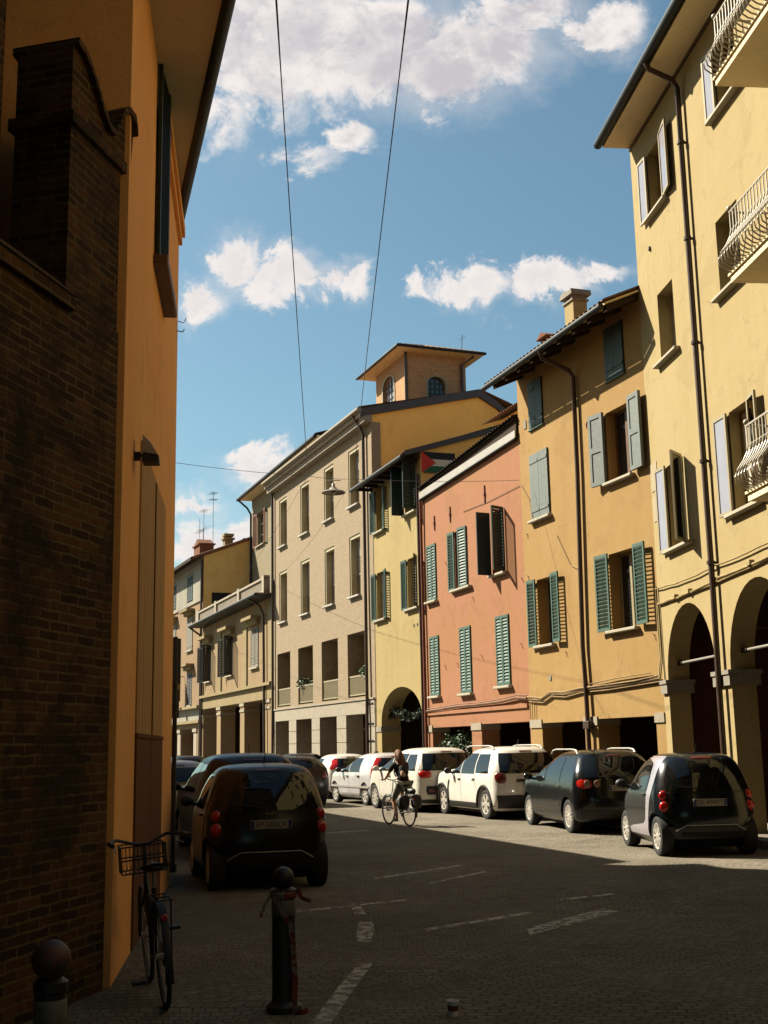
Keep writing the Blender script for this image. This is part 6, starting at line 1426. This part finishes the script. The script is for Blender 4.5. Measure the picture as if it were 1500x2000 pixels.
for sg in (1, -1):
    a = chain(V, E_, [(.425, sg * .17, 1.42, .055), (.53, sg * .235, 1.24, .042), (.585, sg * .25, 1.16, .038), (.66, sg * .27, 1.10, .030), (.715, sg * .285, 1.085, .026)], 3)
hipz = .95
for sg, kn, an, to in ((1, (.56, .115, .60), (.40, .115, .215), (.53, .125, .135)), (-1, (.66, -.115, .80), (.47, -.12, .50), (.60, -.125, .45))):
    chain(V, E_, [(.26, sg * .105, .94, .095), ((.26 + kn[0]) / 2, sg * .115, (.94 + kn[2]) / 2, .078), (kn[0], kn[1], kn[2], .056), ((kn[0] * .6 + an[0] * .4), kn[1], kn[2] * .6 + an[2] * .4, .052), (an[0], an[1], an[2], .034), (an[0] + .03, an[1], an[2] - .05, .036), (to[0], to[1], to[2], .026)], 0)
skin('body', V, E_, skinm, per)
V = []; E_ = []
V.append((.245, 0, .985, .16, .14)); t3 = chain(V, E_, [(.28, 0, 1.12, .145, .115), (.35, 0, 1.26, .16, .118), (.42, 0, 1.39, .145, .105), (.45, 0, 1.455, .085, .08)], 0)
for sg in (1, -1): chain(V, E_, [(.425, sg * .17, 1.415, .07), (.50, sg * .222, 1.29, .06), (.52, sg * .23, 1.255, .058)], 3)
skin('tshirt', V, E_, shirt, per)
V = []; E_ = []
V.append((.245, 0, 1.0, .155, .135))
for sg, kn in ((1, (.56, .115, .60)), (-1, (.66, -.115, .80))):
    chain(V, E_, [(.26, sg * .105, .94, .115), ((.26 + kn[0]) / 2, sg * .115, (.94 + kn[2]) / 2, .098), (.26 + (kn[0] - .26) * .92, sg * .115, .94 + (kn[2] - .94) * .92, .08)], 0)
skin('shorts', V, E_, denim, per)
mb = MB()
mb.ball((.485, 0, 1.675), .098, 20, 14, (1.0, .92, 1.0))
mb.tube([(.47, 0, 1.72), (.435, 0, 1.66), (.405, 0, 1.58), (.375, 0, 1.48), (.345, 0, 1.39), (.32, .01, 1.31), (.30, .02, 1.25), (.29, .02, 1.21)], [.06, .088, .086, .082, .075, .058, .04, .01], 16)
for k in range(90):                      # loose strands
    sd = random.uniform(-1, 1); r0 = random.uniform(.8, 1.06); ln = random.uniform(.25, .48)
    p0 = (.46 + random.uniform(-.03, .05), sd * .085 * r0, 1.71 - abs(sd) * .03)
    mb.tube([p0, (p0[0] - .06, sd * .11 * r0, p0[2] - ln * .35), (p0[0] - .10, sd * .11 * r0, p0[2] - ln * .7), (p0[0] - .13 + random.uniform(-.03, .03), sd * .09 + random.uniform(-.03, .03), p0[2] - ln)], [.007, .012, .011, .003], 5)
mb.build('hair', hairm, per, smooth=70)
mb = MB()
mb.tube([(.59, .0, 1.645), (.612, .0, 1.625), (.59, 0, 1.612)], [.010, .014, .012], 8)
mb.build('nose', skinm, per, smooth=60)
mb = MB()
for sg in (1, -1): mb.ball((.578, sg * .035, 1.66), .012, 8, 6)
mb.build('eyes', M['black'], per); MB().tube([(.585, -.025, 1.582), (.592, 0, 1.58), (.585, .025, 1.582)], .006, 6).build('mouth', M['redlampd'], per)
for sg in (1, -1):
    V = []; E_ = []                      # palm with five fingers closed round the grip
    V.append((.725, sg * .287, 1.083, .026, .018)); chain(V, E_, [(.755, sg * .29, 1.088, .03, .018)], 0)
    for j, (dy, ln) in enumerate(((-.026, .9), (-.009, 1.0), (.009, .97), (.026, .8))):
        chain(V, E_, [(.775, sg * .29 + dy, 1.095, .0095), (.795, sg * .29 + dy, 1.085 , .009), (.797, sg * .29 + dy, 1.062 - .006 * ln, .008), (.778, sg * .29 + dy, 1.048, .007)], 1)
    chain(V, E_, [(.745, sg * .258, 1.078, .010), (.765, sg * .25, 1.062, .009), (.783, sg * .256, 1.052, .008)], 0)
    skin('hand', V, E_, skinm, per, lev=1)
for sg, an, to in ((1, (.40, .115, .215), (.53, .125, .135)), (-1, (.47, -.12, .50), (.60, -.125, .45))):
    V = [(an[0] - .02, an[1], an[2] - .06, .042)]; E_ = []; chain(V, E_, [(an[0] + .06, an[1], an[2] - .075, .042, .034), (to[0] + .02, to[1], to[2] - .01, .038, .026), (to[0] + .05, to[1], to[2] - .012, .025, .018)], 0)
    skin('shoe', V, E_, plain('pale_shoe', (.45, .37, .26), .8, k=.8) if 'pale_shoe' not in bpy.data.materials else bpy.data.materials['pale_shoe'], per, lev=1)
bp_ = thing('backpack', 'brown and black backpack worn by the cyclist', 'backpack', (bike0[0], bike0[1], 0), R(90 - h_c))
V = [(.20, 0, 1.16, .13, .085)]; E_ = []; chain(V, E_, [(.235, 0, 1.24, .14, .09), (.28, 0, 1.34, .12, .075), (.31, 0, 1.40, .08, .05)], 0); skin('bag', V, E_, plain('dark_canvas', (.035, .028, .024), .9), bp_)
mb = MB()
for sg in (1, -1): mb.tube([(.33, sg * .10, 1.43), (.43, sg * .105, 1.50), (.52, sg * .11, 1.42), (.50, sg * .125, 1.28), (.38, sg * .145, 1.16), (.27, sg * .14, 1.12)], .018, 6)
mb.build('strap', plain('tan_strap', (.46, .33, .23), .8, k=.8), bp_, smooth=60)
V = [(.13, .05, 1.13, .09, .05)]; E_ = []; chain(V, E_, [(.15, .06, 1.2, .085, .05), (.2, .07, 1.28, .05, .03)], 0); skin('pocket', V, E_, plain('tan_canvas', (.44, .31, .21), .85, k=.8), bp_)
pn = thing('pannier_bag', 'pair of black pannier bags slung on the ridden bicycle rear rack', 'bag', (bike0[0], bike0[1], 0), R(90 - h_c))
for sg in (1, -1):
    V = [(-.06, sg * .16, .40, .10, .065)]; E_ = []; chain(V, E_, [(-.065, sg * .16, .50, .155, .085), (-.065, sg * .16, .62, .16, .085), (-.06, sg * .155, .74, .13, .06)], 0); skin('bag', V, E_, M['black'], pn)
    MB().box(-.10, -.06, min(sg * .225, sg * .25), max(sg * .225, sg * .25), .50, .64).build('reflective_tab', M['plate'], pn)
MB().tube([(-.26, 0, .80), (-.24, 0, .81), (.06, 0, .81), (.08, 0, .80)], [.04, .065, .065, .04], 14).build('roll_top', M['black'], pn, smooth=60)

for o_ in (per, bp_, pn): o_.scale = (CS, CS, CS)
# bystander whose head shows over the silver car
pb = thing('person', 'dark haired person standing under the portico, only the head visible over the silvery hatchback', 'person', (-.42, 41.0, 0.0), R(200))
V = [(0, 0, .86, .14, .11)]; E_ = []; t3 = chain(V, E_, [(0, 0, 1.0, .13, .1), (0, 0, 1.2, .15, .11), (0, 0, 1.28, .12, .09), (0, 0, 1.34, .055), (0, .01, 1.39, .05), (0, .02, 1.45, .082, .09), (0, .015, 1.52, .085, .092), (0, .01, 1.555, .06, .065)], 0)
for sg in (1, -1):
    chain(V, E_, [(sg * .17, 0, 1.26, .055), (sg * .22, 0, 1.04, .042), (sg * .21, .05, .82, .032), (sg * .21, .07, .73, .03)], 3)
    chain(V, E_, [(sg * .09, 0, .80, .09), (sg * .1, .02, .46, .058), (sg * .1, 0, .10, .036), (sg * .1, .12, .04, .034)], 0)
skin('body', V, E_, plain('dark_clothes', (.03, .028, .026), .9), pb)
V = [(0, .0, 1.53, .095, .1)]; E_ = []; chain(V, E_, [(0, -.03, 1.47, .09, .07), (0, -.04, 1.40, .06, .04)], 0); skin('hair', V, E_, plain('black_hair', (.012, .01, .01), .6), pb)

# ================================================================== street furniture
def bollard(label, loc, hgt, rad, ballr, topmat):
    t = thing('bollard', label, 'bollard', loc)
    zb = hgt - 2 * ballr
    MB().lathe([(rad * 1.5, 0), (rad * 1.5, .04), (rad * 1.05, .07), (rad, .1), (rad, zb - .05), (rad * 1.12, zb - .04), (rad * 1.12, zb - .005), (rad * .7, zb + .012)], 28).build('post', plain('bollard_iron', (.035, .033, .03), .5, metal=.2, noise=.25, scale=12, bump=.1) if 'bollard_iron' not in bpy.data.materials else bpy.data.materials['bollard_iron'], t, smooth=35)
    MB().ball((0, 0, hgt - ballr), ballr, 24, 16).build('knob', topmat, t, smooth=70)
    MB().lathe([(rad + .002, zb - .17), (rad + .0035, zb - .168), (rad + .0035, zb - .072), (rad + .002, zb - .07)], 28).build('band', plain('dull_white_band', (.30, .28, .24), .7, noise=.35, scale=20) if 'dull_white_band' not in bpy.data.materials else bpy.data.materials['dull_white_band'], t, smooth=50)
    return t
bollard('dark iron bollard with red and white scribble on its round knob, nearest at lower left', (-1.38, 5.1, 0), 1.0, .062, .078, stickered('scribbled_knob', (.03, .028, .026), (.10, .025, .015), 30))
bollard('grey iron bollard with tape knotted round its neck, before the black microcar', (-.74, 8.57, 0), .94, .08, .073, bpy.data.materials['bollard_iron'])
tp_ = thing('barrier_tape', 'torn red and white barrier tape knotted on the grey bollard and trailing down', 'tape', (-.74, 8.57, 0))
redt = stickered('barrier_tape_print', (.16, .016, .010), (.17, .13, .10), 9)
mb = MB()
def ribbon(pts, w=.018):
    for i in range(len(pts) - 1):
        a, c = Vector(pts[i]), Vector(pts[i + 1]); u_ = Vector((random.uniform(-.3, .3), random.uniform(-.3, .3), 1)) if i % 2 else Vector((.2, .1, 1))
        d_ = (c - a).normalized(); n_ = d_.cross(Vector((0, 1, .2))).normalized() * w
        mb.add([a - n_, c - n_, c + n_, a + n_, a - n_ + Vector((0, -.002, 0)), c - n_ + Vector((0, -.002, 0)), c + n_ + Vector((0, -.002, 0)), a + n_ + Vector((0, -.002, 0))], [(0, 1, 2, 3), (4, 7, 6, 5), (0, 4, 5, 1), (3, 2, 6, 7)])
mb.lathe([(.088, .735), (.093, .75), (.088, .772)], 24); mb.lathe([(.090, .75), (.096, .762), (.089, .785)], 24)
ribbon([(-.06, -.07, .76), (-.02, -.095, .70), (.02, -.10, .62), (.05, -.09, .58), (.07, -.085, .46), (.078, -.08, .32), (.085, -.08, .2), (.08, -.09, .08), (.1, -.11, .01)])
ribbon([(.09, -.03, .765), (.11, -.05, .80), (.12, -.05, .74), (.15, -.06, .73), (.19, -.05, .715)], .014); ribbon([(-.09, -.03, .75), (-.12, -.05, .70), (-.15, -.06, .62)], .010); ribbon([(.04, -.09, .03), (.13, -.13, .012), (.17, -.1, .03)], .02)
mb.build('tape', redt, tp_)
cp = thing('paper_cup', 'white paper cup standing on the shaded setts near bottom centre', 'cup', (.39, 8.32, 0))
MB().lathe([(.0001, .003), (.026, .003), (.03, .0), (.039, .095), (.042, .098), (.039, .102), (.036, .095), (.028, .01)], 20).build('cup', plain('cup_paper', (.75, .72, .66), .7, k=1), cp, smooth=40)
MB().lathe([(.0335, .035), (.0375, .07)], 20).build('print', M['rust'], cp)
sp_ = thing('sign_pole', 'dark thin pole carrying two sign panels seen edge-on at the corner of the orange house', 'sign pole', (-3.16, 18.0, 0), R(-16))
MB().tube([(0, 0, 0), (0, 0, 3.4)], .035, 10).build('pole', M['iron'], sp_, smooth=60)
MB().box(-.03, .03, -.16, .12, 2.7, 3.38).build('panel', M['matte'], sp_); MB().box(-.02, .02, -.10, .10, 2.2, 2.62).build('panel', M['matte'], sp_)
MB().tube([(0, 0, 0), (0, 0, .12)], .06, 12).build('base', M['iron'], sp_)
hs = thing('hanging_sign', 'small ochre hanging shop sign with dark motif on the far rosy wall', 'sign', (PL[0], PL[1], 0), R(-90 - HL))
MB().box(-4.9 - 0, -4.78, -1.1, -.25, 4.6, 6.0).build('board', M['ochreframe'], hs)
MB().box(-4.775, -4.765, -.95, -.4, 4.75, 5.15).box(-4.775, -4.765, -.85, -.5, 5.3, 5.75).build('motif', M['iron'], hs)
MB().tube([(-4.84, 0, 6.1), (-4.84, -1.15, 6.1)], .025, 6).build('bracket', M['iron'], hs)

# overhead cables and the lamp hung between the houses
def cat(a, c, s, n=14): return [(a[0] + (c[0] - a[0]) * i / n, a[1] + (c[1] - a[1]) * i / n, a[2] + (c[2] - a[2]) * i / n - s * 4 * (i / n) * (1 - i / n)) for i in range(n + 1)]
def cable(label, pts, r):
    t = thing('overhead_cable', label, 'cable', pts[0])
    MB().tube([tuple(Vector(p) - Vector(pts[0])) for p in pts], [r * (1 if Vector(p).length < 16 else .62) for p in pts], 6).build('cable', M['rope'], t, smooth=60)
n1, n2 = (-1.93, 30, 8.56), (-.80, 31, 8.68)
cable('thick overhead cable at left running up the sky to the lamp wire', cat((-.55, 2.0, 11.2), (-1.09, 12, 9.91), .0, 6) + cat((-1.09, 12, 9.91), n1, .14)[1:], .012)
cable('thick overhead cable at right running up the sky past the roof turret', cat((.75, 2.0, 11.1), (.38, 12, 9.88), 0., 6) + cat((.38, 12, 9.88), n2, -.1)[1:], .012)
cable('thin slack cable running down from the left lamp node to the balustraded house', cat(n1, (-10.9, 69.6, 8.6), .5), .008)
cable('thin slack cable running down from the right lamp node to the balustraded house', cat(n2, (-5.3, 55.2, 9.3), .35), .008)
cable('horizontal span wire carrying the street lamp across the street', cat((-5.2, 25, 7.9), n1, .05, 6) + cat(n1, n2, .03, 4)[1:] + cat(n2, (3.52, 30.35, 8.42), .05, 6)[1:], .009)
lm = thing('street_lamp', 'pale wide-brimmed street lamp hanging on the span wire in mid street', 'street lamp', (-1.30, 30.4, 8.22)); lm.scale = (.92, .92, .75)
MB().lathe([(.335, -.05), (.34, -.03), (.30, .01), (.16, .06), (.12, .09), (.10, .13), (.06, .16), (.0001, .165)], 32).lathe([(.335, -.05), (.30, .0), (.16, .05), (.0001, .06)], 32).build('shade', plain('lamp_enamel', (.46, .41, .32), .5, noise=.1), lm, smooth=50)
MB().lathe([(.05, .16), (.045, .27), (.02, .30), (.0001, .30)], 12).tube([(0, 0, .3), (.0, 0, .42)], .012, 6).tube([(-.18, -.05, .395), (.2, .05, .41)], .018, 6).build('hanger', M['zinc'], lm, smooth=50)
MB().ball((0, 0, -.02), .07, 14, 10).build('bulb', M['paleglass'], lm, smooth=60)

# ================================================================== plants
def leaves(mb, c, rad, n, size, flat=1.):
    for _ in range(n):
        while True:
            p = Vector((random.uniform(-1, 1), random.uniform(-1, 1), random.uniform(-1, 1)))
            if .25 < p.length < 1: break
        q = Vector((c[0] + p.x * rad[0], c[1] + p.y * rad[1], c[2] + p.z * rad[2]))
        a = Vector((random.uniform(-1, 1), random.uniform(-1, 1), random.uniform(-.6, .6))).normalized(); d_ = a.cross(Vector((random.uniform(-1, 1), random.uniform(-1, 1), random.uniform(-1, 1)))).normalized()
        s = size * random.uniform(.6, 1.3)
        mb.add([q, q + a * s * .5 + d_ * s * .32, q + a * s, q + a * s * .5 - d_ * s * .32], [(0, 1, 2, 3)])
def wl(P, h, u, d, z=0):
    p = on(P, h, u); n = (-math.cos(R(h)), math.sin(R(h))); return (p[0] + n[0] * d, p[1] + n[1] * d, z)
def bush(label, p, blobs, hgt):
    t = thing('potted_bush', label, 'plant', p, 0, 'potted bushes under the pink portico')
    MB().lathe([(.0001, .0), (.17, .0), (.22, .36), (.245, .36), (.245, .42), (.2, .42), (.19, .37), (.0001, .37)], 20).build('pot', M['rust'], t, smooth=40)
    mb = MB()
    for k in range(5): mb.tube([(0, 0, .36), (random.uniform(-.08, .08), random.uniform(-.08, .08), .9), (random.uniform(-.3, .3), random.uniform(-.3, .3), hgt)], [.018, .014, .006], 5)
    mb.build('stem', M['eavewood'], t)
    mb = MB()
    for c, r_, n in blobs: leaves(mb, c, r_, n, .11)
    mb.build('foliage', M['leaf'], t)
bush('left leafy potted bush under the pink portico behind the white people carrier', wl(P0, HO, -12.6, -.1, .13), (((0, 0, 1.1), (.42, .42, .55), 330), ((.2, -.1, 1.6), (.3, .3, .35), 150), ((-.2, .1, .8), (.35, .35, .3), 120)), 1.6)
bush('right taller leafy potted bush in the pink portico bay', wl(P0, HO, -11.4, -.2, .13), (((0, 0, 1.3), (.5, .45, .6), 380), ((.1, .1, 1.8), (.4, .35, .3), 180), ((.2, .3, .9), (.4, .4, .4), 120)), 1.8)
gt = thing('garland', 'dark leafy garland strung across the arched doorway of the narrow yellow house', 'plant', wl(P0, HO, -16.2, -.35, 0), R(-90 - HO))
mb = MB()
for i in range(30):
    a = i / 29; leaves(mb, (-2.0 + 4.0 * a, 0, 2.75 + .10 * math.sin(a * 9)), (.14, .14, .13 + .05 * math.sin(a * 17)), 22, .13)
mb.build('foliage', M['leafdark'], gt); MB().tube([(-2.0, 0, 2.78), (2.0, 0, 2.78)], .012, 5).build('wire', M['iron'], gt)
for i, (lab, u_) in enumerate((('small green trailing plant on the second loggia railing from the left', -9.0), ('small green trailing plant on the rightmost loggia railing', -1.2))):
    t = thing('balcony_plant', lab, 'plant', wl(PB, HB, u_, -.2, 4.25), 0)
    MB().lathe([(.0001, -.3), (.1, -.3), (.13, 0), (.0001, 0)], 14).build('pot', M['rust'], t); mb = MB(); leaves(mb, (0, 0, .12), (.38, .3, .25), 130, .13); mb.build('foliage', M['leaf'], t)

# ================================================================== light, sky, camera
SUN = Vector((-1.167, .624, 1.20)).normalized()          # towards the sun
el = math.asin(SUN.z); az = math.atan2(SUN.x, SUN.y)
sl_ = bpy.data.lights.new('sun', 'SUN'); sl_.energy = 5.0; sl_.angle = R(.53); sl_.color = (1.0, .91, .74)
so = bpy.data.objects.new('sun', sl_); so.rotation_euler = (-SUN).to_track_quat('-Z', 'Y').to_euler(); so.location = (-30, 20, 40); COL.objects.link(so)

w = bpy.data.worlds.new('World'); S.world = w; w.use_nodes = True
nt = w.node_tree; L = nt.links.new
bg = nt.nodes['Background']; out = nt.nodes['World Output']
sky = N(nt, 'ShaderNodeTexSky', sky_type='NISHITA', sun_disc=False, sun_elevation=el, sun_rotation=az, air_density=1.0, dust_density=DUST, ozone_density=1.2)
tint = N(nt, 'ShaderNodeMix', data_type='RGBA', blend_type='MULTIPLY', inp={0: 1.0}); tint.inputs[7].default_value = (*SKYTINT, 1); L(sky.outputs[0], tint.inputs[6])
tc = N(nt, 'ShaderNodeTexCoord'); sp = N(nt, 'ShaderNodeSeparateXYZ'); L(tc.outputs['Generated'], sp.inputs[0])
def mth(op, a, b_=None, clamp=False):
    n = N(nt, 'ShaderNodeMath', operation=op, use_clamp=clamp)
    for i, q in enumerate((a, b_)):
        if q is None: continue
        if isinstance(q, (int, float)): n.inputs[i].default_value = q
        else: L(q, n.inputs[i])
    return n.outputs[0]
ya = mth('MAXIMUM', mth('ABSOLUTE', sp.outputs[1]), .02)
X, Z = mth('DIVIDE', sp.outputs[0], ya), mth('DIVIDE', sp.outputs[2], ya)
cv = N(nt, 'ShaderNodeCombineXYZ'); L(X, cv.inputs[0]); L(Z, cv.inputs[1]); L(sp.outputs[1], cv.inputs[2])
nz = N(nt, 'ShaderNodeTexNoise', inp={'Scale': 15.0, 'Detail': 11.0, 'Roughness': .66, 'Distortion': .25}); L(cv.outputs[0], nz.inputs['Vector'])
nzb = N(nt, 'ShaderNodeTexNoise', inp={'Scale': 5.0, 'Detail': 6.0, 'Roughness': .55}); L(cv.outputs[0], nzb.inputs['Vector'])
wn = N(nt, 'ShaderNodeVectorMath', operation='SUBTRACT', inp={1: (.5, .5, .5)}); L(nz.outputs['Color'], wn.inputs[0])
ws_ = N(nt, 'ShaderNodeVectorMath', operation='SCALE', inp={'Scale': .10}); L(wn.outputs[0], ws_.inputs[0])
pv_ = N(nt, 'ShaderNodeVectorMath', operation='ADD'); L(cv.outputs[0], pv_.inputs[0]); L(ws_.outputs[0], pv_.inputs[1])
CL = [(-0.124, 0.649, 0.061, 0.101, 1), (-0.062, 0.638, 0.09, 0.079, 1), (0.013, 0.631, 0.071, 0.068, 1), (0.06, 0.614, 0.07, 0.06, 1), (0.107, 0.634, 0.052, 0.054, .9), (-0.137, 0.56, 0.03, 0.045, .55), (-0.021, 0.542, 0.024, 0.02, .8), (-0.059, 0.52, 0.03, 0.016, .35), (0.211, 0.642, 0.042, 0.03, .75), (0.137, 0.665, 0.066, 0.028, .8), (-0.13, 0.421, 0.026, 0.026, 1), (-0.082, 0.413, 0.029, 0.028, 1), (-0.028, 0.405, 0.022, 0.026, 1), (-0.055, 0.403, 0.028, 0.018, .9), (-0.104, 0.41, 0.03, 0.016, .8), (-0.10, 0.60, 0.05, 0.07, .9), (-0.105, 0.397, 0.028, 0.012, .6), (0.085, 0.402, 0.036, 0.023, 1), (0.144, 0.398, 0.056, 0.021, 1), (0.192, 0.4, 0.033, 0.013, .8), (-0.163, 0.384, 0.026, 0.025, 1), (0.038, 0.396, 0.016, 0.01, .55), (-0.105, 0.234, 0.038, 0.017, 1), (-0.152, 0.165, 0.046, 0.026, 1), (-0.161, 0.204, 0.028, 0.012, .6), (-0.122, 0.175, 0.03, 0.02, .9), (0.233, 0.652, 0.026, 0.02, .7)]
dens = None; hgt_ = None
for (cx_, cz_, a_, b_, k_) in CL:
    s1 = N(nt, 'ShaderNodeVectorMath', operation='SUBTRACT', inp={1: (cx_, cz_, 0)}); L(pv_.outputs[0], s1.inputs[0])
    s2 = N(nt, 'ShaderNodeVectorMath', operation='MULTIPLY', inp={1: (1 / a_, 1 / b_, 0)}); L(s1.outputs[0], s2.inputs[0])
    ln = N(nt, 'ShaderNodeVectorMath', operation='LENGTH'); L(s2.outputs[0], ln.inputs[0])
    v_ = mth('MULTIPLY', mth('SUBTRACT', 1.0, ln.outputs['Value'], False), k_)
    sx = N(nt, 'ShaderNodeSeparateXYZ'); L(s2.outputs[0], sx.inputs[0])
    if dens is None: dens = v_; 
    else: dens = mth('MAXIMUM', dens, v_)
front = mth('GREATER_THAN', sp.outputs[1], .05)
dd = mth('ADD', dens, mth('MULTIPLY', mth('SUBTRACT', nz.outputs['Fac'], .5), 1.9))
mk = N(nt, 'ShaderNodeMapRange', interpolation_type='SMOOTHSTEP', inp={1: -.08, 2: .46, 3: 0., 4: .96}); L(dd, mk.inputs[0])
# clouds elsewhere in the sky
other = N(nt, 'ShaderNodeMapRange', interpolation_type='SMOOTHSTEP', inp={1: .56, 2: .7, 3: 0., 4: .9}); L(nzb.outputs['Fac'], other.inputs[0])
side = N(nt, 'ShaderNodeMapRange', interpolation_type='SMOOTHSTEP', inp={1: .34, 2: .6, 3: 0., 4: 1.}); L(mth('ABSOLUTE', X), side.inputs[0])
oth = mth('MULTIPLY', other.outputs[0], mth('MAXIMUM', side.outputs[0], mth('SUBTRACT', 1.0, front)))
wsp = N(nt, 'ShaderNodeMapRange', interpolation_type='SMOOTHSTEP', inp={1: -.45, 2: 1.0, 3: 0., 4: .55}); L(mth('ADD', dens, mth('MULTIPLY', mth('SUBTRACT', nzb.outputs['Fac'], .5), 2.6)), wsp.inputs[0])
mask = mth('MAXIMUM', mth('MULTIPLY', mth('MAXIMUM', mk.outputs[0], wsp.outputs[0]), front), oth)
mask = mth('MULTIPLY', mask, mth('GREATER_THAN', sp.outputs[2], 0.0))
# lit tops and lavender-grey hearts of the clouds
of = N(nt, 'ShaderNodeVectorMath', operation='ADD', inp={1: (-.012, .014, 0)}); L(cv.outputs[0], of.inputs[0])
n2 = N(nt, 'ShaderNodeTexNoise', inp={'Scale': 15.0, 'Detail': 7.0, 'Roughness': .6, 'Distortion': .25}); L(of.outputs[0], n2.inputs['Vector'])
relief = mth('MULTIPLY', mth('SUBTRACT', n2.outputs['Fac'], nz.outputs['Fac']), 2.2)      # puffs turned away from the sun
thick = N(nt, 'ShaderNodeMapRange', interpolation_type='SMOOTHSTEP', inp={1: .1, 2: 1.0, 3: 0., 4: 1.}); L(mth('ADD', mth('ADD', dens, relief), mth('MULTIPLY', mth('SUBTRACT', nzb.outputs['Fac'], .5), 1.0)), thick.inputs[0])
hi = N(nt, 'ShaderNodeMapRange', interpolation_type='SMOOTHSTEP', inp={1: .40, 2: .60, 3: .3, 4: .9}); L(Z, hi.inputs[0])
cc = N(nt, 'ShaderNodeMix', data_type='RGBA'); cc.inputs[6].default_value = (*CLOUDHI, 1); cc.inputs[7].default_value = (*CLOUDLO, 1); L(mth('MULTIPLY', thick.outputs[0], hi.outputs[0]), cc.inputs[0])
mx = N(nt, 'ShaderNodeMix', data_type='RGBA'); L(mask, mx.inputs[0]); L(tint.outputs[2], mx.inputs[6]); L(cc.outputs[2], mx.inputs[7])
L(mx.outputs[2], bg.inputs['Color']); bg.inputs['Strength'].default_value = SKYSTR

cam = bpy.data.cameras.new('camera'); cam.sensor_fit = 'VERTICAL'; cam.sensor_height = 36; cam.lens = 36 * 2340 / 2000; cam.clip_end = 2000; cam.clip_start = .05
co = bpy.data.objects.new('camera', cam); COL.objects.link(co)
p_, r_ = R(11.0), R(-1.1)
F = Vector((0, math.cos(p_), math.sin(p_))); R0 = Vector((1, 0, 0)); U0 = Vector((0, -math.sin(p_), math.cos(p_)))
Rv = R0 * math.cos(r_) + U0 * math.sin(r_); Uv = -R0 * math.sin(r_) + U0 * math.cos(r_)
m4 = Matrix((Rv, Uv, -F)).transposed().to_4x4(); m4.translation = Vector((0, 0, 1.75)); co.matrix_world = m4
S.camera = co
S.view_settings.view_transform = 'Standard'; S.view_settings.look = 'None'; S.view_settings.gamma = 1; S.view_settings.exposure = EXPO
S.render.engine = 'CYCLES'; S.cycles.max_bounces = 6; S.cycles.diffuse_bounces = 2; S.cycles.use_denoising = True
